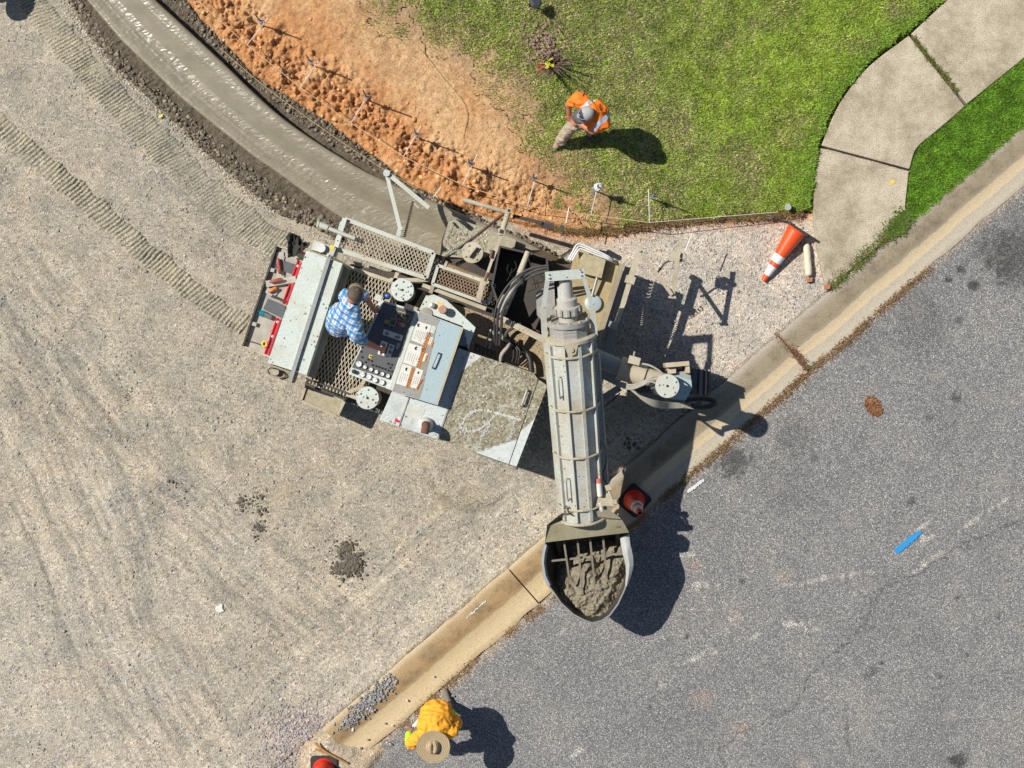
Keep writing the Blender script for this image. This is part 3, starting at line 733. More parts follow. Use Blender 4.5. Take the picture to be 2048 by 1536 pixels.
def caked_hood():
    t = NT('hood_with_dried_cement')
    mint = (0.56, 0.59, 0.56)
    c = t.ramp(t.noise(5, 5, 0.75), [(0.32, (0.19, 0.15, 0.075)), (0.5, (0.28, 0.24, 0.145)), (0.66, (0.42, 0.41, 0.31))])
    c = t.mix(t.ramp(t.noise(26, 4, 0.8), [(0.42, 0.85), (0.52, 0.0)]), c, (0.10, 0.088, 0.06))
    c = t.mix(t.ramp(t.noise(24, 4, 0.75), [(0.53, 0.0), (0.64, 0.8)]), c, (0.50, 0.51, 0.45))
    clean = t.attr('clean', 'Fac')
    c2 = t.mix(t.ramp(t.noise(20, 4, 0.7), [(0.42, 0.35), (0.6, 0.0)]), mint, (0.33, 0.34, 0.31))
    k = t.math('ADD', clean, t.math('MULTIPLY', t.math('SUBTRACT', t.noise(9, 5, 0.7), 0.5), 0.6))
    c = t.mix(t.ramp(k, [(0.44, 0.0), (0.54, 1.0)]), c, c2)
    return t.out(c, 0.75, t.bump(t.noise(60, 4, 0.7), 0.5, 0.006))
M_HOODCAKE = caked_hood()

def treadplate():
    t = NT('rusty_tread_plate')
    m = t.mapping(scale=(1, 1, 1), rot=(0, 0, math.radians(25)))
    w1 = t.n.new('ShaderNodeTexChecker'); w1.inputs['Scale'].default_value = 42; t.link(m, w1.inputs['Vector'])
    c = t.mix(w1.outputs['Fac'], (0.24, 0.165, 0.10), (0.36, 0.27, 0.165))
    c = t.mix(t.ramp(t.noise(6, 6, 0.7), [(0.4, 0.0), (0.65, 0.75)]), c, (0.42, 0.335, 0.20))
    c = t.mix(t.ramp(t.noise(40, 4), [(0.40, 0.6), (0.5, 0.0)]), c, (0.09, 0.06, 0.04))
    return t.out(c, 0.8, t.bump(w1.outputs['Fac'], 0.5, 0.006))
M_TREAD = treadplate()

def perforated():
    t = NT('perforated_guard')
    v = t.voro(60, rnd=0.1)
    c = t.mix(t.ramp(v, [(0.28, 0.0), (0.36, 1.0)]), (0.06, 0.06, 0.06), (0.34, 0.33, 0.30))
    return t.out(c, 0.6)
M_PERF = perforated()

# ================================================================== THE PAVING MACHINE
mach = thing('slipform_paver', 'large grey-green curb paving machine with slanted auger conveyor and operator deck', 'paving machine', P(950, 690, 0))
def part(name, mb, mat, parent=None, smooth=False, sharp=35): return mb.build(name, mat, parent or mach, smooth, sharp)

# ---- chassis under everything
part('chassis', MB().ppx([(640, 520), (880, 560), (1000, 500), (1240, 540), (1190, 700), (1090, 690), (1080, 760), (1030, 910), (780, 830), (700, 790), (615, 760)], .78, .42), M_DARKFRAME)
part('floor_plate', MB().ppx([(900, 604), (1000, 640), (1112, 690), (1098, 775), (936, 703), (925, 655)], .90, .84), M_TREAD)
part('deck_plate', MB().ppx([(860, 520), (1000, 515), (985, 640), (900, 600), (840, 585)], .84, .80), M_DARKFRAME)

# ---- fluid tank with its rail, caps and end plates
tank = part('fluid_tank', MB().ppx([(613, 501), (685, 527), (613, 750), (535, 725)], 1.35, .72), M_MINT)
part('rail', MB().beam(P(659, 513, 1.375), P(580, 763, 1.375), .05, .045), M_GREYSTEEL, tank)
part('seam_strip', MB().beam(P(655, 524, 1.354), P(590, 728, 1.354), .012, .012), M_GREYWORN, tank)
part('lower_ledge', MB().ppx([(686, 530), (700, 535), (628, 757), (614, 752)], 1.08, .9), M_GREYWORN, tank)
part('end_plate', MB().ppx([(628, 480), (672, 496), (666, 512), (622, 499)], 1.22, .8), M_MINT_DUSTY, tank)
part('filler_cap', MB().cyl(P(642, 496, 1.22), P(642, 496, 1.29), .058, n=20), M_WHITE, tank, True)
part('end_plate', MB().ppx([(540, 729), (590, 745), (583, 766), (534, 750)], 1.15, .75), M_TAN, tank)
part('drain_knob', MB().cyl(P(551, 744, 1.15), P(551, 744, 1.22), .052, .045, n=14), M_TAN2, tank, True)
part('hose_loop', MB().tube(ppath([(540, 748, 1.2), (536, 742, 1.25), (542, 736, 1.25), (558, 740, 1.22), (572, 752, 1.18), (560, 758, 1.18)], 24), .008, 6), M_BLACK, tank, True)
part('label_patch', MB().ppx([(661, 489), (669, 492), (667, 501), (660, 499)], 1.226, 1.222), M_YELLOW, tank)

# ---- rear tool tray
tray = part('tool_tray', MB().ppx([(554, 492), (613, 508), (540, 715), (486, 692)], .84, .80), plain('stained_tray', (0.40, 0.37, 0.31), 0.6, 0.1, 0.6, 7))
part('tray_edge', MB().beam(P(554, 492, .875), P(486, 692, .875), .022, .07), M_DARKFRAME, tray)
part('tray_end', MB().beam(P(486, 692, .86), P(540, 714, .86), .02, .05), M_TAN2, tray)
part('tray_end', MB().beam(P(554, 492, .86), P(612, 508, .86), .02, .05), M_TAN2, tray)
for lx, ly in ((544, 540), (508, 648)):
    part('latch', MB().box(P(lx, ly, .87), .07, .05, .05, math.radians(-15)), M_STEEL, tray)
part('chain', MB().tube(ppath([(490, 680, .86), (505, 684, .855), (520, 689, .855), (532, 694, .86)], 16), .008, 6), M_DARKFRAME, tray, True)

# ---- expanded-metal gratings
def grating(name, quad, z, nu, nv, mat, parent, r=.0065):
    """quad: four pixel corners (u runs 0->1, v runs 0->3); nu cells along u, nv strands across"""
    A, B, C, D = [P(x, y, z) for x, y in quad]
    def bl(u, v): return A * (1 - u) * (1 - v) + B * u * (1 - v) + C * u * v + D * (1 - u) * v
    m = MB(); k = nv * 2
    for s_ in range(k + 1):
        pts = []
        for i in range(2 * nu + 1):
            off = (.5 if (i + s_) % 2 else -.5) * .92
            v = min(1, max(0, (s_ + off) / k)); pts.append(bl(i / (2 * nu), v))
        for a, b in zip(pts[:-1], pts[1:]):
            m.beam(a, b, r * 1.9, r * 1.5)
    return part(name, m, mat, parent)
def frame_px(name, pts, z, w_, h_, mat, parent=None, closed=True):
    m = MB(); n = len(pts)
    for i in range(n if closed else n - 1):
        a, b = P(*pts[i], z), P(*pts[(i + 1) % n], z)
        m.beam(a, b, w_, h_)
    return part(name, m, mat, parent)
M_GRATE = plain('dusty_grating', (0.56, 0.49, 0.37), 0.7, 0.2, 0.5)
M_GRATER = plain('rusty_grating', (0.36, 0.25, 0.16), 0.8, 0.1, 0.6)
deck = frame_px('deck_frame', [(697, 534), (792, 566), (716, 797), (618, 762)], .93, .045, .06, M_TAN2)
grating('grating', [(697, 534), (618, 762), (716, 797), (792, 566)], .955, 13, 14, M_GRATE, deck, .0046)
guard = frame_px('guard_frame', [(690, 438), (868, 506), (852, 556), (672, 498)], 1.08, .055, .055, M_MINT_DUSTY)
grating('grating', [(688, 443), (676, 497), (852, 552), (864, 508)], 1.07, 4, 24, M_GRATE, guard, .005)
part('guard_post', MB().beam(P(690, 437, 1.12), P(664, 523, 1.12), .06, .08).beam(P(684, 445, 1.1), P(664, 522, .8), .05, .05), M_MINT, guard)
step2 = frame_px('inner_step_frame', [(876, 531), (990, 570), (975, 608), (865, 568)], 1.02, .04, .05, M_MINT_DUSTY)
grating('grating', [(876, 534), (866, 566), (974, 605), (988, 571)], 1.01, 3, 18, M_GRATER, step2, .005)
part('step_post', MB().beam(P(868, 566, 1.0), P(860, 590, .85), .05, .06), M_TAN2, step2)
boot_step = frame_px('boarding_step', [(613, 770), (690, 801), (675, 833), (602, 801)], .50, .03, .05, M_TAN2)
part('step_tread', MB().ppx([(614, 772), (688, 801), (674, 831), (603, 800)], .495, .48), plain('dusty_step_tread', (0.40, 0.35, 0.24), 0.8, 0, 0.6, 16, 0.8), boot_step)
part('step_hanger', MB().beam(P(613, 770, .5), P(618, 760, .95), .03, .05), M_DARKFRAME, boot_step)
part('step_hanger', MB().beam(P(690, 800, .5), P(698, 790, .95), .03, .05), M_DARKFRAME, boot_step)
toe = MB()
toe.beam(P(612, 757, .99), P(694, 786, .99), .02, .07).beam(P(610, 767, .96), P(690, 799, .96), .03, .03)
for i in range(12):
    u = (i + .5) / 12; toe.beam(P(612 + 82 * u, 757 + 29 * u, .97), P(610 + 80 * u, 767 + 32 * u, .96), .012, .02)
part('toe_board', toe, M_DARKFRAME, deck)
part('side_strut', MB().beam(P(694, 786, .95), P(728, 772, .95), .05, .05).beam(P(700, 764, .9), P(706, 748, .9), .06, .06), M_TAN2, deck)
part('tow_pipe', MB().cyl(P(638, 449, 1.18), P(656, 456, 1.18), .042, n=14).cyl(P(655, 456, 1.18), P(710, 477, 1.18), .028, n=12).cyl(P(634, 448, 1.18), P(638, 449, 1.18), .05, n=12), M_MINT_DUSTY, None, True)
for a_, b_, w_ in ((P(655, 510, 1.4), P(700, 536, 1.15), .04), (P(780, 560, .98), P(860, 560, .98), .05), (P(795, 545, .98), P(770, 620, .98), .05)): part('cross_strut', MB().beam(a_, b_, w_, .05), M_TAN2)
for a_, b_ in ((P(845, 570, .92), P(972, 618, .92)), (P(850, 585, .9), P(830, 620, .9))): part('cross_strut', MB().beam(a_, b_, .05, .05), M_TAN2)

# ---- leg cylinders
def leg(px, py, zt, r, mat, body, bolts=6, zb=.35, spread_=.74):
    c = P(px, py, zt)
    o = part('leg', MB().lathe((c.x, c.y, zb), (0, 0, 1), [(0, r * .8), (zt - zb - .16, r * .8), (zt - zb - .15, r * .93), (zt - zb - .03, r * .93)], 28), body, None, True)
    top = part('cover_plate', MB().lathe((c.x, c.y, zt - .03), (0, 0, 1), [(0, r), (.022, r), (.03, r * .97)], 32), mat, o, True)
    for i in range(bolts):
        a = 2 * math.pi * i / bolts + .5; q = r * (spread_ if i % 2 == 0 else spread_ * .99)
        part('bolt', MB().lathe((c.x + q * math.cos(a), c.y + q * math.sin(a), zt - .002), (0, 0, 1), [(0, .0135), (.018, .0135), (.024, .009)], 8), mat, o, True)
    for dx in (-.42, .42):
        part('bolt', MB().lathe((c.x + r * dx, c.y + r * dx * -.3, zt - .002), (0, 0, 1), [(0, .011), (.016, .011)], 8), mat, o)
    part('plug', MB().lathe((c.x, c.y, zt - .002), (0, 0, 1), [(0, .018), (.008, .016)], 10), M_INK, o)
    return o
leg(805, 580, 1.72, .148, M_MINT, M_MINT_DUSTY)
leg(735, 796, 1.70, .148, M_MINT, M_TAN2)
leg(1335, 772, 1.78, .155, paint('white_mint_paint', (0.50, 0.51, 0.45), (0.40, 0.35, 0.25), 0.2, 0.2, 0.5), M_MINT_DUSTY, 5)
lm = leg(945, 505, 1.20, .142, M_TAN2, M_TAN, 4)
c_ = P(945, 505, 1.2)
part('lifting_lug', MB().beam((c_.x - .05, c_.y - .06, 1.23), (c_.x + .05, c_.y + .07, 1.23), .02, .09), M_TAN2, lm)

# ---- crawler tracks
def crawler(px, py, ang, L, wd, hh, name_parts=False):
    c = P(px, py, .25); a = math.radians(ang); ux, uy = math.cos(a), math.sin(a)
    o = part('crawler_track', MB().beam((c.x - ux * (L / 2 - hh * .4), c.y - uy * (L / 2 - hh * .4), hh / 2), (c.x + ux * (L / 2 - hh * .4), c.y + uy * (L / 2 - hh * .4), hh / 2), wd * .72, hh * .62), M_DARKFRAME)
    R = hh / 2; S_ = L - hh; per = 2 * S_ + 2 * math.pi * R; n = int(per / .085)
    sh = MB().box((0, 0, 0), .078, wd, .022).box((-.025, 0, .02), .014, wd, .03)
    me = None; joined = MB()
    for i in range(n):
        s_ = per * i / n
        if s_ < S_: x, z, th = -S_ / 2 + s_, hh, 0.0
        elif s_ < S_ + math.pi * R: q = (s_ - S_) / R; x, z, th = S_ / 2 + R * math.sin(q), R + R * math.cos(q), q
        elif s_ < 2 * S_ + math.pi * R: x, z, th = S_ / 2 - (s_ - S_ - math.pi * R), 0.0, math.pi
        else: q = (s_ - 2 * S_ - math.pi * R) / R; x, z, th = -S_ / 2 - R * math.sin(q), R - R * math.cos(q), math.pi + q
        T = Matrix.Translation((c.x + ux * x, c.y + uy * x, z + .012)) @ Matrix.Rotation(a, 4, 'Z') @ Matrix.Rotation(th, 4, 'Y')
        if name_parts:
            if me is None:
                m0 = sh.build('shoe', M_BLACKSHOE, None); me = m0.data; bpy.data.objects.remove(m0)
            q_ = bpy.data.objects.new('shoe', me); COL.objects.link(q_); q_.parent = o
            q_.matrix_local = Matrix.Translation(-root_loc(mach)) @ T
        else:
            joined.add([T @ Vector(v) for v in sh.v], sh.f)
    if not name_parts: part('shoe_chain', joined, M_BLACKSHOE, o)['kind'] = 'stuff'
    return o
M_BLACKSHOE = plain('worn_track_shoe', (0.16, 0.16, 0.155), 0.45, 0.5, 0.5, 9)
crawler(1338, 762, -2, 1.05, .34, .46, True)
crawler(800, 600, -20, 1.15, .34, .46)
crawler(760, 800, -20, 1.15, .34, .46)

# ---- operator console
con = part('console', MB().ppx([(763, 600), (836, 622), (781, 780), (697, 748)], 1.74, .95), M_MINT)
part('control_panel', MB().ppx([(767, 605), (829, 624), (781, 760), (704, 735)], 1.748, 1.742), M_PANEL, con)
part('side_rail', MB().beam(P(836, 622, 1.77), P(782, 780, 1.77), .045, .05), M_MINT_DUSTY, con)
def dial(x, y, r, z=1.75):
    part('dial', MB().lathe(P(x, y, z), (0, 0, 1), [(0, r), (.022, r), (.026, r * .85), (.020, r * .82)], 20), M_STEEL, con, True)
    part('dial_face', MB().lathe(P(x, y, z + .020), (0, 0, 1), [(0, r * .84), (.004, r * .84)], 20), M_WHITE, con)
    c = P(x, y, z + .026); a = random.uniform(0, 6.28)
    part('needle', MB().beam(c, c + Vector((math.cos(a), math.sin(a), 0)) * r * .7, .005, .002), M_INK, con)
dial(718, 728, .040)
for x, y in ((730, 734), (742, 739), (753, 743.5), (765, 748), (776, 752)): dial(x, y, .027)
for x, y in ((725, 749), (738, 754), (750, 760), (764, 765)): dial(x, y, .036)
part('knob', MB().lathe(P(708, 743, 1.74), (0, 0, 1), [(0, .028), (.06, .026), (.065, .02)], 14), M_BLACK, con, True)
for x, y in ((731, 724), (745, 730), (752, 732), (758, 734), (764, 736), (770, 738), (776, 741), (783, 743), (736, 719), (743, 722), (724, 694), (722, 703), (724, 714), (780, 735), (783, 729), (776, 727), (795, 634), (799, 628), (806, 630), (813, 632), (803, 638), (783, 655), (773, 651), (786, 645), (793, 650)):
    part('push_button', MB().lathe(P(x, y, 1.746), (0, 0, 1), [(0, .0125), (.016, .0125), (.02, .008)], 10), M_INK, con, True)
for x, y in ((741, 713), (773, 643), (809, 635), (741, 643)):
    part('warning_square', MB().box(P(x, y, 1.752), .042, .042, .004, math.radians(-20)), M_YELLOW, con)
    part('switch', MB().lathe(P(x, y, 1.754), (0, 0, 1), [(0, .011), (.02, .009)], 8), M_INK, con)
part('stop_plate', MB().box(P(804, 649, 1.752), .10, .045, .004, math.radians(-20)), plain('red_vinyl', (0.62, 0.10, 0.06), 0.5), con)
part('stop_button', MB().lathe(P(806, 650, 1.752), (0, 0, 1), [(0, .02), (.025, .02), (.026, .03), (.04, .028), (.045, .015)], 14), M_BRONZE, con, True)
def strip(pts, z, mat, name, par): return part(name, MB().ppx(pts, z, z - .004), mat, par)
strip([(768, 658), (806, 671), (803, 682), (765, 669)], 1.753, M_PAPER, 'switch_label', con)
strip([(763, 681), (776, 685), (768, 712), (755, 708)], 1.753, M_PAPER, 'switch_label', con)
strip([(779, 687), (790, 691), (781, 715), (770, 712)], 1.753, M_PAPER, 'switch_label', con)
strip([(795, 685), (801, 687), (796, 699), (791, 697)], 1.753, M_GREYSTEEL, 'switch_label', con)
for x, y in ((774, 667), (797, 674), (767, 690), (783, 694), (781, 704)):
    part('toggle_ring', MB().lathe(P(x, y, 1.754), (0, 0, 1), [(0, .022), (.008, .02)], 12), M_PANEL, con, True)
    part('toggle_switch', MB().cyl(P(x, y, 1.755), P(x + 1, y - 1, 1.80), .008, .010, 8), M_STEEL, con, True)
strip([(790, 672), (793, 673), (792, 676), (789, 675)], 1.756, M_INK, 'arrow_mark', con)
frm = MB()
for q in ([(797, 622), (823, 630), (817, 644), (791, 635)], [(783, 636), (794, 640), (789, 653), (777, 648)]):
    for i in range(4): frm.beam(P(*q[i], 1.75), P(*q[(i + 1) % 4], 1.75), .005, .003)
part('panel_outline', frm, M_YELLOW, con)
part('bottle_bracket', MB().box(P(757, 596, 1.62), .09, .08, .10, math.radians(-20)).box(P(762, 607, 1.6), .07, .06, .06, -.3), M_MINT_DUSTY, con)

# ---- sticker lid
lid = part('console_lid', MB().ppx([(838, 622), (925, 655), (873, 810), (784, 783)], 1.83, 1.78), M_LID)
part('weathered_strip', MB().ppx([(838.5, 623), (880, 639), (873, 652), (866, 690), (852, 745), (846, 775), (838, 798), (785, 782)], 1.8335, 1.82), M_GREYWORN, lid)
part('lid_edge', MB().beam(P(925, 655, 1.80), P(873, 810, 1.80), .03, .07), M_TAN2, lid)
part('lid_body', MB().ppx([(836, 626), (915, 656), (866, 805), (786, 780)], 1.78, 1.3), M_MINT_DUSTY, lid)
def handle(a, b, z, hgt, mat, par, r=.011):
    A, B = P(a[0], a[1], z), P(b[0], b[1], z); u = Vector((0, 0, hgt))
    pts = [A, A + u * .7, A + u + (B - A) * .06, B + u - (B - A) * .06, B + u * .7, B]
    return part('handle', MB().tube([Vector(v) for v in smooth_path([tuple(p) for p in pts], 18)], r, 8), mat, par, True)
handle((876, 706), (864, 735), 1.83, .06, M_STEEL, lid)
ZS = 1.838
labels = [[(834, 642), (863, 651), (850, 691), (822, 680)], [(818, 686), (846, 694), (833, 734), (806, 725)], [(805, 727), (824, 733), (812, 773), (792, 767)], [(831, 735), (847, 741), (834, 778), (820, 774)], [(864, 651), (872, 654), (868, 667), (860, 664)], [(861, 673), (867, 675), (861, 690), (855, 688)], [(850, 706), (856, 708), (850, 724), (844, 722)]]
for q in labels: strip(q, ZS, M_PAPER, 'warning_label', lid)
for q in ([(855, 667), (860.5, 669), (838.5, 735), (833, 733)], [(825, 735), (830.5, 736.5), (818.5, 776), (812.5, 774)], [(842.5, 757), (846, 758), (834, 780.5), (831, 779)], [(865, 683), (867.5, 684), (863, 695), (860.5, 694)], [(853, 709), (855.5, 710), (850, 724.5), (847.5, 724)]):
    strip(q, ZS + .003, M_ORANGE, 'orange_band', lid)
def lettering(txt, px, py, z, ang, size, mat, par, name='lettering', ext=.001):
    cu = bpy.data.curves.new(name, 'FONT'); cu.body = txt; cu.size = size; cu.extrude = ext; cu.align_x = 'CENTER'; cu.align_y = 'CENTER'
    tmp = bpy.data.objects.new(name, cu); COL.objects.link(tmp)
    dg = bpy.context.evaluated_depsgraph_get(); me = bpy.data.meshes.new_from_object(tmp.evaluated_get(dg))
    bpy.data.objects.remove(tmp)
    T = Matrix.Translation(P(px, py, z) - (root_loc(par) if par else Vector())) @ Matrix.Rotation(math.radians(ang), 4, 'Z')
    me.transform(T); me.materials.clear(); me.materials.append(mat); me.name = name
    o = bpy.data.objects.new(name, me); COL.objects.link(o); o.parent = par
    return o
lettering('WARNING', 851, 684, ZS + .004, 70.5, .055, M_INK, lid)
lettering('WARNING', 841, 715, ZS + .004, 70.5, .055, M_INK, lid)
lettering('WARNING', 821.5, 756, ZS + .004, 70.5, .055, M_INK, lid)
lettering('DANGER', 838.5, 769, ZS + .004, 62, .032, M_INK, lid)
ink = MB()
def text_lines(q, rows, lo=.12, hi=.9, v0=.1, v1=.92, wd=.0035):
    A, B, C, D = [P(x, y, ZS + .002) for x, y in q]
    for r_ in range(rows):
        u = lo + (hi - lo) * (r_ + .5) / rows; e = random.uniform(.0, .2)
        f = lambda u, v: A * (1 - u) * (1 - v) + B * u * (1 - v) + C * u * v + D * (1 - u) * v
        v = v0
        while v < v1 - e:
            l_ = random.uniform(.03, .10); ink.beam(f(u, v), f(u, min(v + l_, v1)), wd, .001); v += l_ + .025
text_lines(labels[0], 7, v0=.42); text_lines(labels[1], 5, v0=.45); text_lines(labels[2], 4, v0=.42); text_lines(labels[3], 3, v0=.4); text_lines(labels[4], 2); text_lines(labels[5], 1)
part('printed_text', ink, plain('grey_ink', (0.10, 0.10, 0.10), 0.6), lid)['kind'] = 'stuff'
for x, y, s_ in ((836, 650, 1), (852, 655, .8), (831, 696, 1), (812, 738, .9), (836, 745, .7)):
    pic = MB()
    for a in (20, 75, 140, 200, 290): pic.beam(P(x, y, ZS + .003), P(x + 4 * s_ * math.cos(a), y + 4 * s_ * math.sin(a), ZS + .003), .009, .001)
    pic.lathe(P(x, y, ZS + .0025), (0, 0, 1), [(0, .013 * s_), (.001, .012 * s_)], 8)
    part('pictogram', pic, M_INK, lid)

# ---- bracket plate with caps beside the lid
br = part('bracket_plate', MB().ppx([(838, 619), (852, 591), (868, 589), (893, 600), (951, 655), (936, 699), (929, 662), (925, 652)], 1.62, 1.55), M_MINT)
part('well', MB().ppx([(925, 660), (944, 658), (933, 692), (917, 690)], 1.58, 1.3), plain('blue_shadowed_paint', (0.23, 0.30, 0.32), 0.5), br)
part('filler_cap', MB().lathe(P(886, 620, 1.62), (0, 0, 1), [(0, .045), (.10, .045), (.11, .055), (.14, .055), (.148, .045)], 20), M_BRONZE, br, True)
part('filler_cap', MB().lathe(P(865, 611, 1.62), (0, 0, 1), [(0, .036), (.05, .036), (.056, .026)], 18), M_STEEL, br, True)
part('label_patch', MB().ppx([(875, 601), (888, 607), (883, 622), (871, 616)], 1.624, 1.615), plain('faded_yellow', (0.60, 0.47, 0.20), 0.6), br)
part('access_cover', MB().lathe(P(852, 628, 1.62), (0, 0, 1), [(0, .085), (.014, .085), (.018, .07)], 22), M_GREYWORN, br, True)

# ---- engine hood
M_HOODMINT = paint('hood_mint_paint', (0.55, 0.595, 0.575), (0.26, 0.26, 0.24), 0.3, 0.2, 0.5, 0, 0.4)
hood = part('hood_body', MB().ppx([(785, 784), (918, 697), (936, 705), (1066, 748), (1092, 772), (1032, 930), (762, 841)], 1.58, .55), M_MINT_DUSTY)
def hood_panel(pts, z, mat, clean=None, name='hood_panel'):
    bm = bmesh.new(); q = [P(x, y, z) for x, y in pts]
    A = sum(q[i].x * q[(i + 1) % len(q)].y - q[(i + 1) % len(q)].x * q[i].y for i in range(len(q)))
    if A < 0: q = q[::-1]
    vt = [bm.verts.new((p.x, p.y, z)) for p in q]; f = bm.faces.new(vt)
    r = bmesh.ops.extrude_face_region(bm, geom=[f])
    for v in vt: v.co.z = z - .035
    if clean:
        bmesh.ops.triangulate(bm, faces=bm.faces)
        bmesh.ops.subdivide_edges(bm, edges=bm.edges[:], cuts=14, use_grid_fill=True)
    bmesh.ops.recalc_face_normals(bm, faces=bm.faces)
    V_ = [tuple(v.co) for v in bm.verts]; bm.verts.index_update(); F_ = [tuple(v.index for v in f.verts) for f in bm.faces]; bm.free()
    o = mk(name, V_, F_, mat, mach)
    if clean:
        at = o.data.color_attributes.new('clean', 'FLOAT_COLOR', 'POINT'); cc = []
        for v in V_:
            x = 1024 + v[0] * F / (H - z); y = 768 - v[1] * F / (H - z); k = clean(x, y); cc += [k, k, k, 1]
        at.data.foreach_set('color', cc)
    else:
        bv = o.modifiers.new('edge', 'BEVEL'); bv.width = .006; bv.segments = 2
    return o
hood_panel([(784, 783), (817.5, 795), (797, 853), (759, 840)], 1.62, M_HOODMINT)
h2 = hood_panel([(819, 795.5), (872, 811), (917, 696), (935, 702.5), (874, 878.5), (798.5, 853.5)], 1.62, M_HOODMINT)
# dried cement covers the panel except a pale corner (upper left) and the sweep at the lower right
def clean_px(x, y):
    d1 = (966 - x) * .9 + (716 - y) * 1.2                     # upper left corner
    e = ((1010 - 888) * (933 - 1035))                           # lower right sweep
    s_ = (x - 955) * .36 - (y - 905)                            # line along the lower edge
    lo = 1.0 if (y > 905 + (1067 - x) * -.10 and x > 950 and (x - 950) * .55 + (y - 905) > 8) else 0.0
    d2 = (y - 898) * 1.0 + (x - 975) * .34
    d2b = (x - 1063) * .9 + (y - 842) * .55
    v = max(d1 - 8, min(d2, 200) if x > 940 else -50, d2b)
    return max(0.0, min(1.0, .5 + v / 36.0))
h3 = hood_panel([(936, 703), (1067, 746), (1076, 759), (1017, 928), (875, 879)], 1.625, M_HOODCAKE, clean_px)
h4 = hood_panel([(1077.5, 759.5), (1095, 771), (1033, 933), (1018.5, 928.5)], 1.615, M_HOODCAKE, lambda x, y: max(0, min(1, .5 + ((x - 1066) * .7 + (y - 842) * .75) / 30)), 'hood_panel')
part('hinge_strip', MB().beam(P(936, 703, 1.632), P(875, 879, 1.632), .018, .014), M_STEEL, h2)
part('seam_strip', MB().beam(P(818, 795, 1.628), P(797.5, 853, 1.628), .012, .012), M_GREYSTEEL, h2)
handle((1054, 781), (1044, 810), 1.625, .06, M_STEEL, h3, .016)
for i in range(13):
    u = i / 12; x, y = 1093 - 57 * u, 778 + 146 * u
    part('edge_bolt', MB().cyl(P(x, y, 1.5), P(x + 5, y + 2, 1.5), .011, n=8), M_STEEL, hood)
for i in range(9):
    u = (i + .5) / 9; part('screw', MB().lathe(P(928 - 60 * u, 706 + 173 * u, 1.62), (0, 0, 1), [(0, .010), (.008, .008)], 8), M_GREYWORN, h2, True)
for x, y in ((781, 843), (789, 846), (801, 850), (812, 833), (826, 797), (836, 868), (997, 917), (1005, 920)):
    part('screw', MB().lathe(P(x, y, 1.62), (0, 0, 1), [(0, .014), (.008, .013), (.003, .008)], 10), M_GREYWORN, h2, True)
strip([(806, 806), (851, 818), (842, 838), (826, 836), (821, 851), (812, 848), (817, 830), (800, 824)], 1.6235, plain('faded_decal', (0.52, 0.52, 0.47), 0.6), 'faded_decal', h2)
strip([(791, 836), (801, 839), (799, 846), (789, 843)], 1.626, M_RED, 'red_tag', h2)
strip([(797, 833), (802, 835), (800, 841), (795, 839)], 1.630, M_PAPER, 'white_tag', h2)
ex = part('exhaust_stack', MB().tube(ppath([(851, 850, 1.62), (851, 850, 1.80), (851.5, 852, 1.89), (851, 858, 1.93), (849, 867, 1.94)], 18), .052, 16, caps=False), M_RUSTPIPE, None, True)
part('rain_collar', MB().lathe(P(852, 849, 1.62), (0, 0, 1), [(0, .095), (.05, .092), (.10, .065), (.11, .054)], 26), plain('white_collar', (0.58, 0.57, 0.52), 0.55, 0, .3), ex, True)
# chalk scrawl on the caked panel
chalk = MB()
def scrawl(pts, wd):
    q = ppath([(700 + x / 4.655, 660 + y / 4.655, 1.629) for x, y in pts], 46)
    for i, (a, b) in enumerate(zip(q[:-1], q[1:])):
        if random.random() < .86:
            chalk.beam(a + Vector((random.uniform(-.004, .004), random.uniform(-.004, .004), 0)), b, wd * random.uniform(.35, 1.15), .003)
scrawl([(1040, 880), (1085, 800), (1160, 755), (1250, 745), (1350, 770), (1460, 800), (1560, 830), (1640, 850)], .042)
scrawl([(1350, 790), (1290, 860), (1210, 920), (1110, 945), (1040, 920), (1020, 870)], .04)
scrawl([(1300, 880), (1250, 960), (1210, 1040), (1190, 1110)], .05)
scrawl([(1540, 830), (1520, 900), (1510, 970), (1470, 1030)], .055)
part('chalk_mark', chalk, plain('white_chalk', (0.56, 0.56, 0.53), 0.95, 0, .4, 30), h3)['kind'] = 'stuff'

# ---- valve bank, fittings and the wiring beside the hood
for i in range(6):
    x, y = 950 + i * 8.0, 698 + i * 3.0
    part('hose_fitting', MB().cyl(P(x, y + 4, 1.18), P(x + 2, y - 6, 1.18), .020, n=10).cyl(P(x + 2, y - 6, 1.18), P(x + 3, y - 10, 1.18), .026, n=8), M_HOSE, None, True)
for i, (x, y) in enumerate(((968, 699), (977, 702))):
    part('hydraulic_hose', MB().tube(ppath([(x, y, 1.18), (x + 4, y - 12, 1.22), (x + 9, y - 27, 1.3), (x + 14 - i * 4, y - 40, 1.3)], 14), .012, 8), M_HOSEPALE, None, True)
part('hydraulic_hose', MB().tube(ppath([(1000, 722, 1.15), (1004, 708, 1.2), (1015, 694, 1.22), (1018, 686, 1.2), (1008, 678, 1.2), (1000, 664, 1.25)], 24), .026, 10), M_HOSEPALE, None, True)
for dx in (0, 7, 12):
    part('hydraulic_hose', MB().tube(ppath([(1024 + dx, 724 + dx * .3, 1.05), (1027 + dx, 712, 1.12), (1027 + dx, 700, 1.15), (1022 + dx * .7, 690, 1.1)], 14), .010, 8), M_HOSE, None, True)
part('supply_hose', MB().tube(ppath([(1063, 745, 1.05), (1060, 720, 1.05), (1052, 706, 1.02), (1036, 697, 1.0), (1015, 684, 1.0), (1000, 668, 1.0), (990, 652, 1.05)], 34), .040, 12), M_BLACK, None, True)
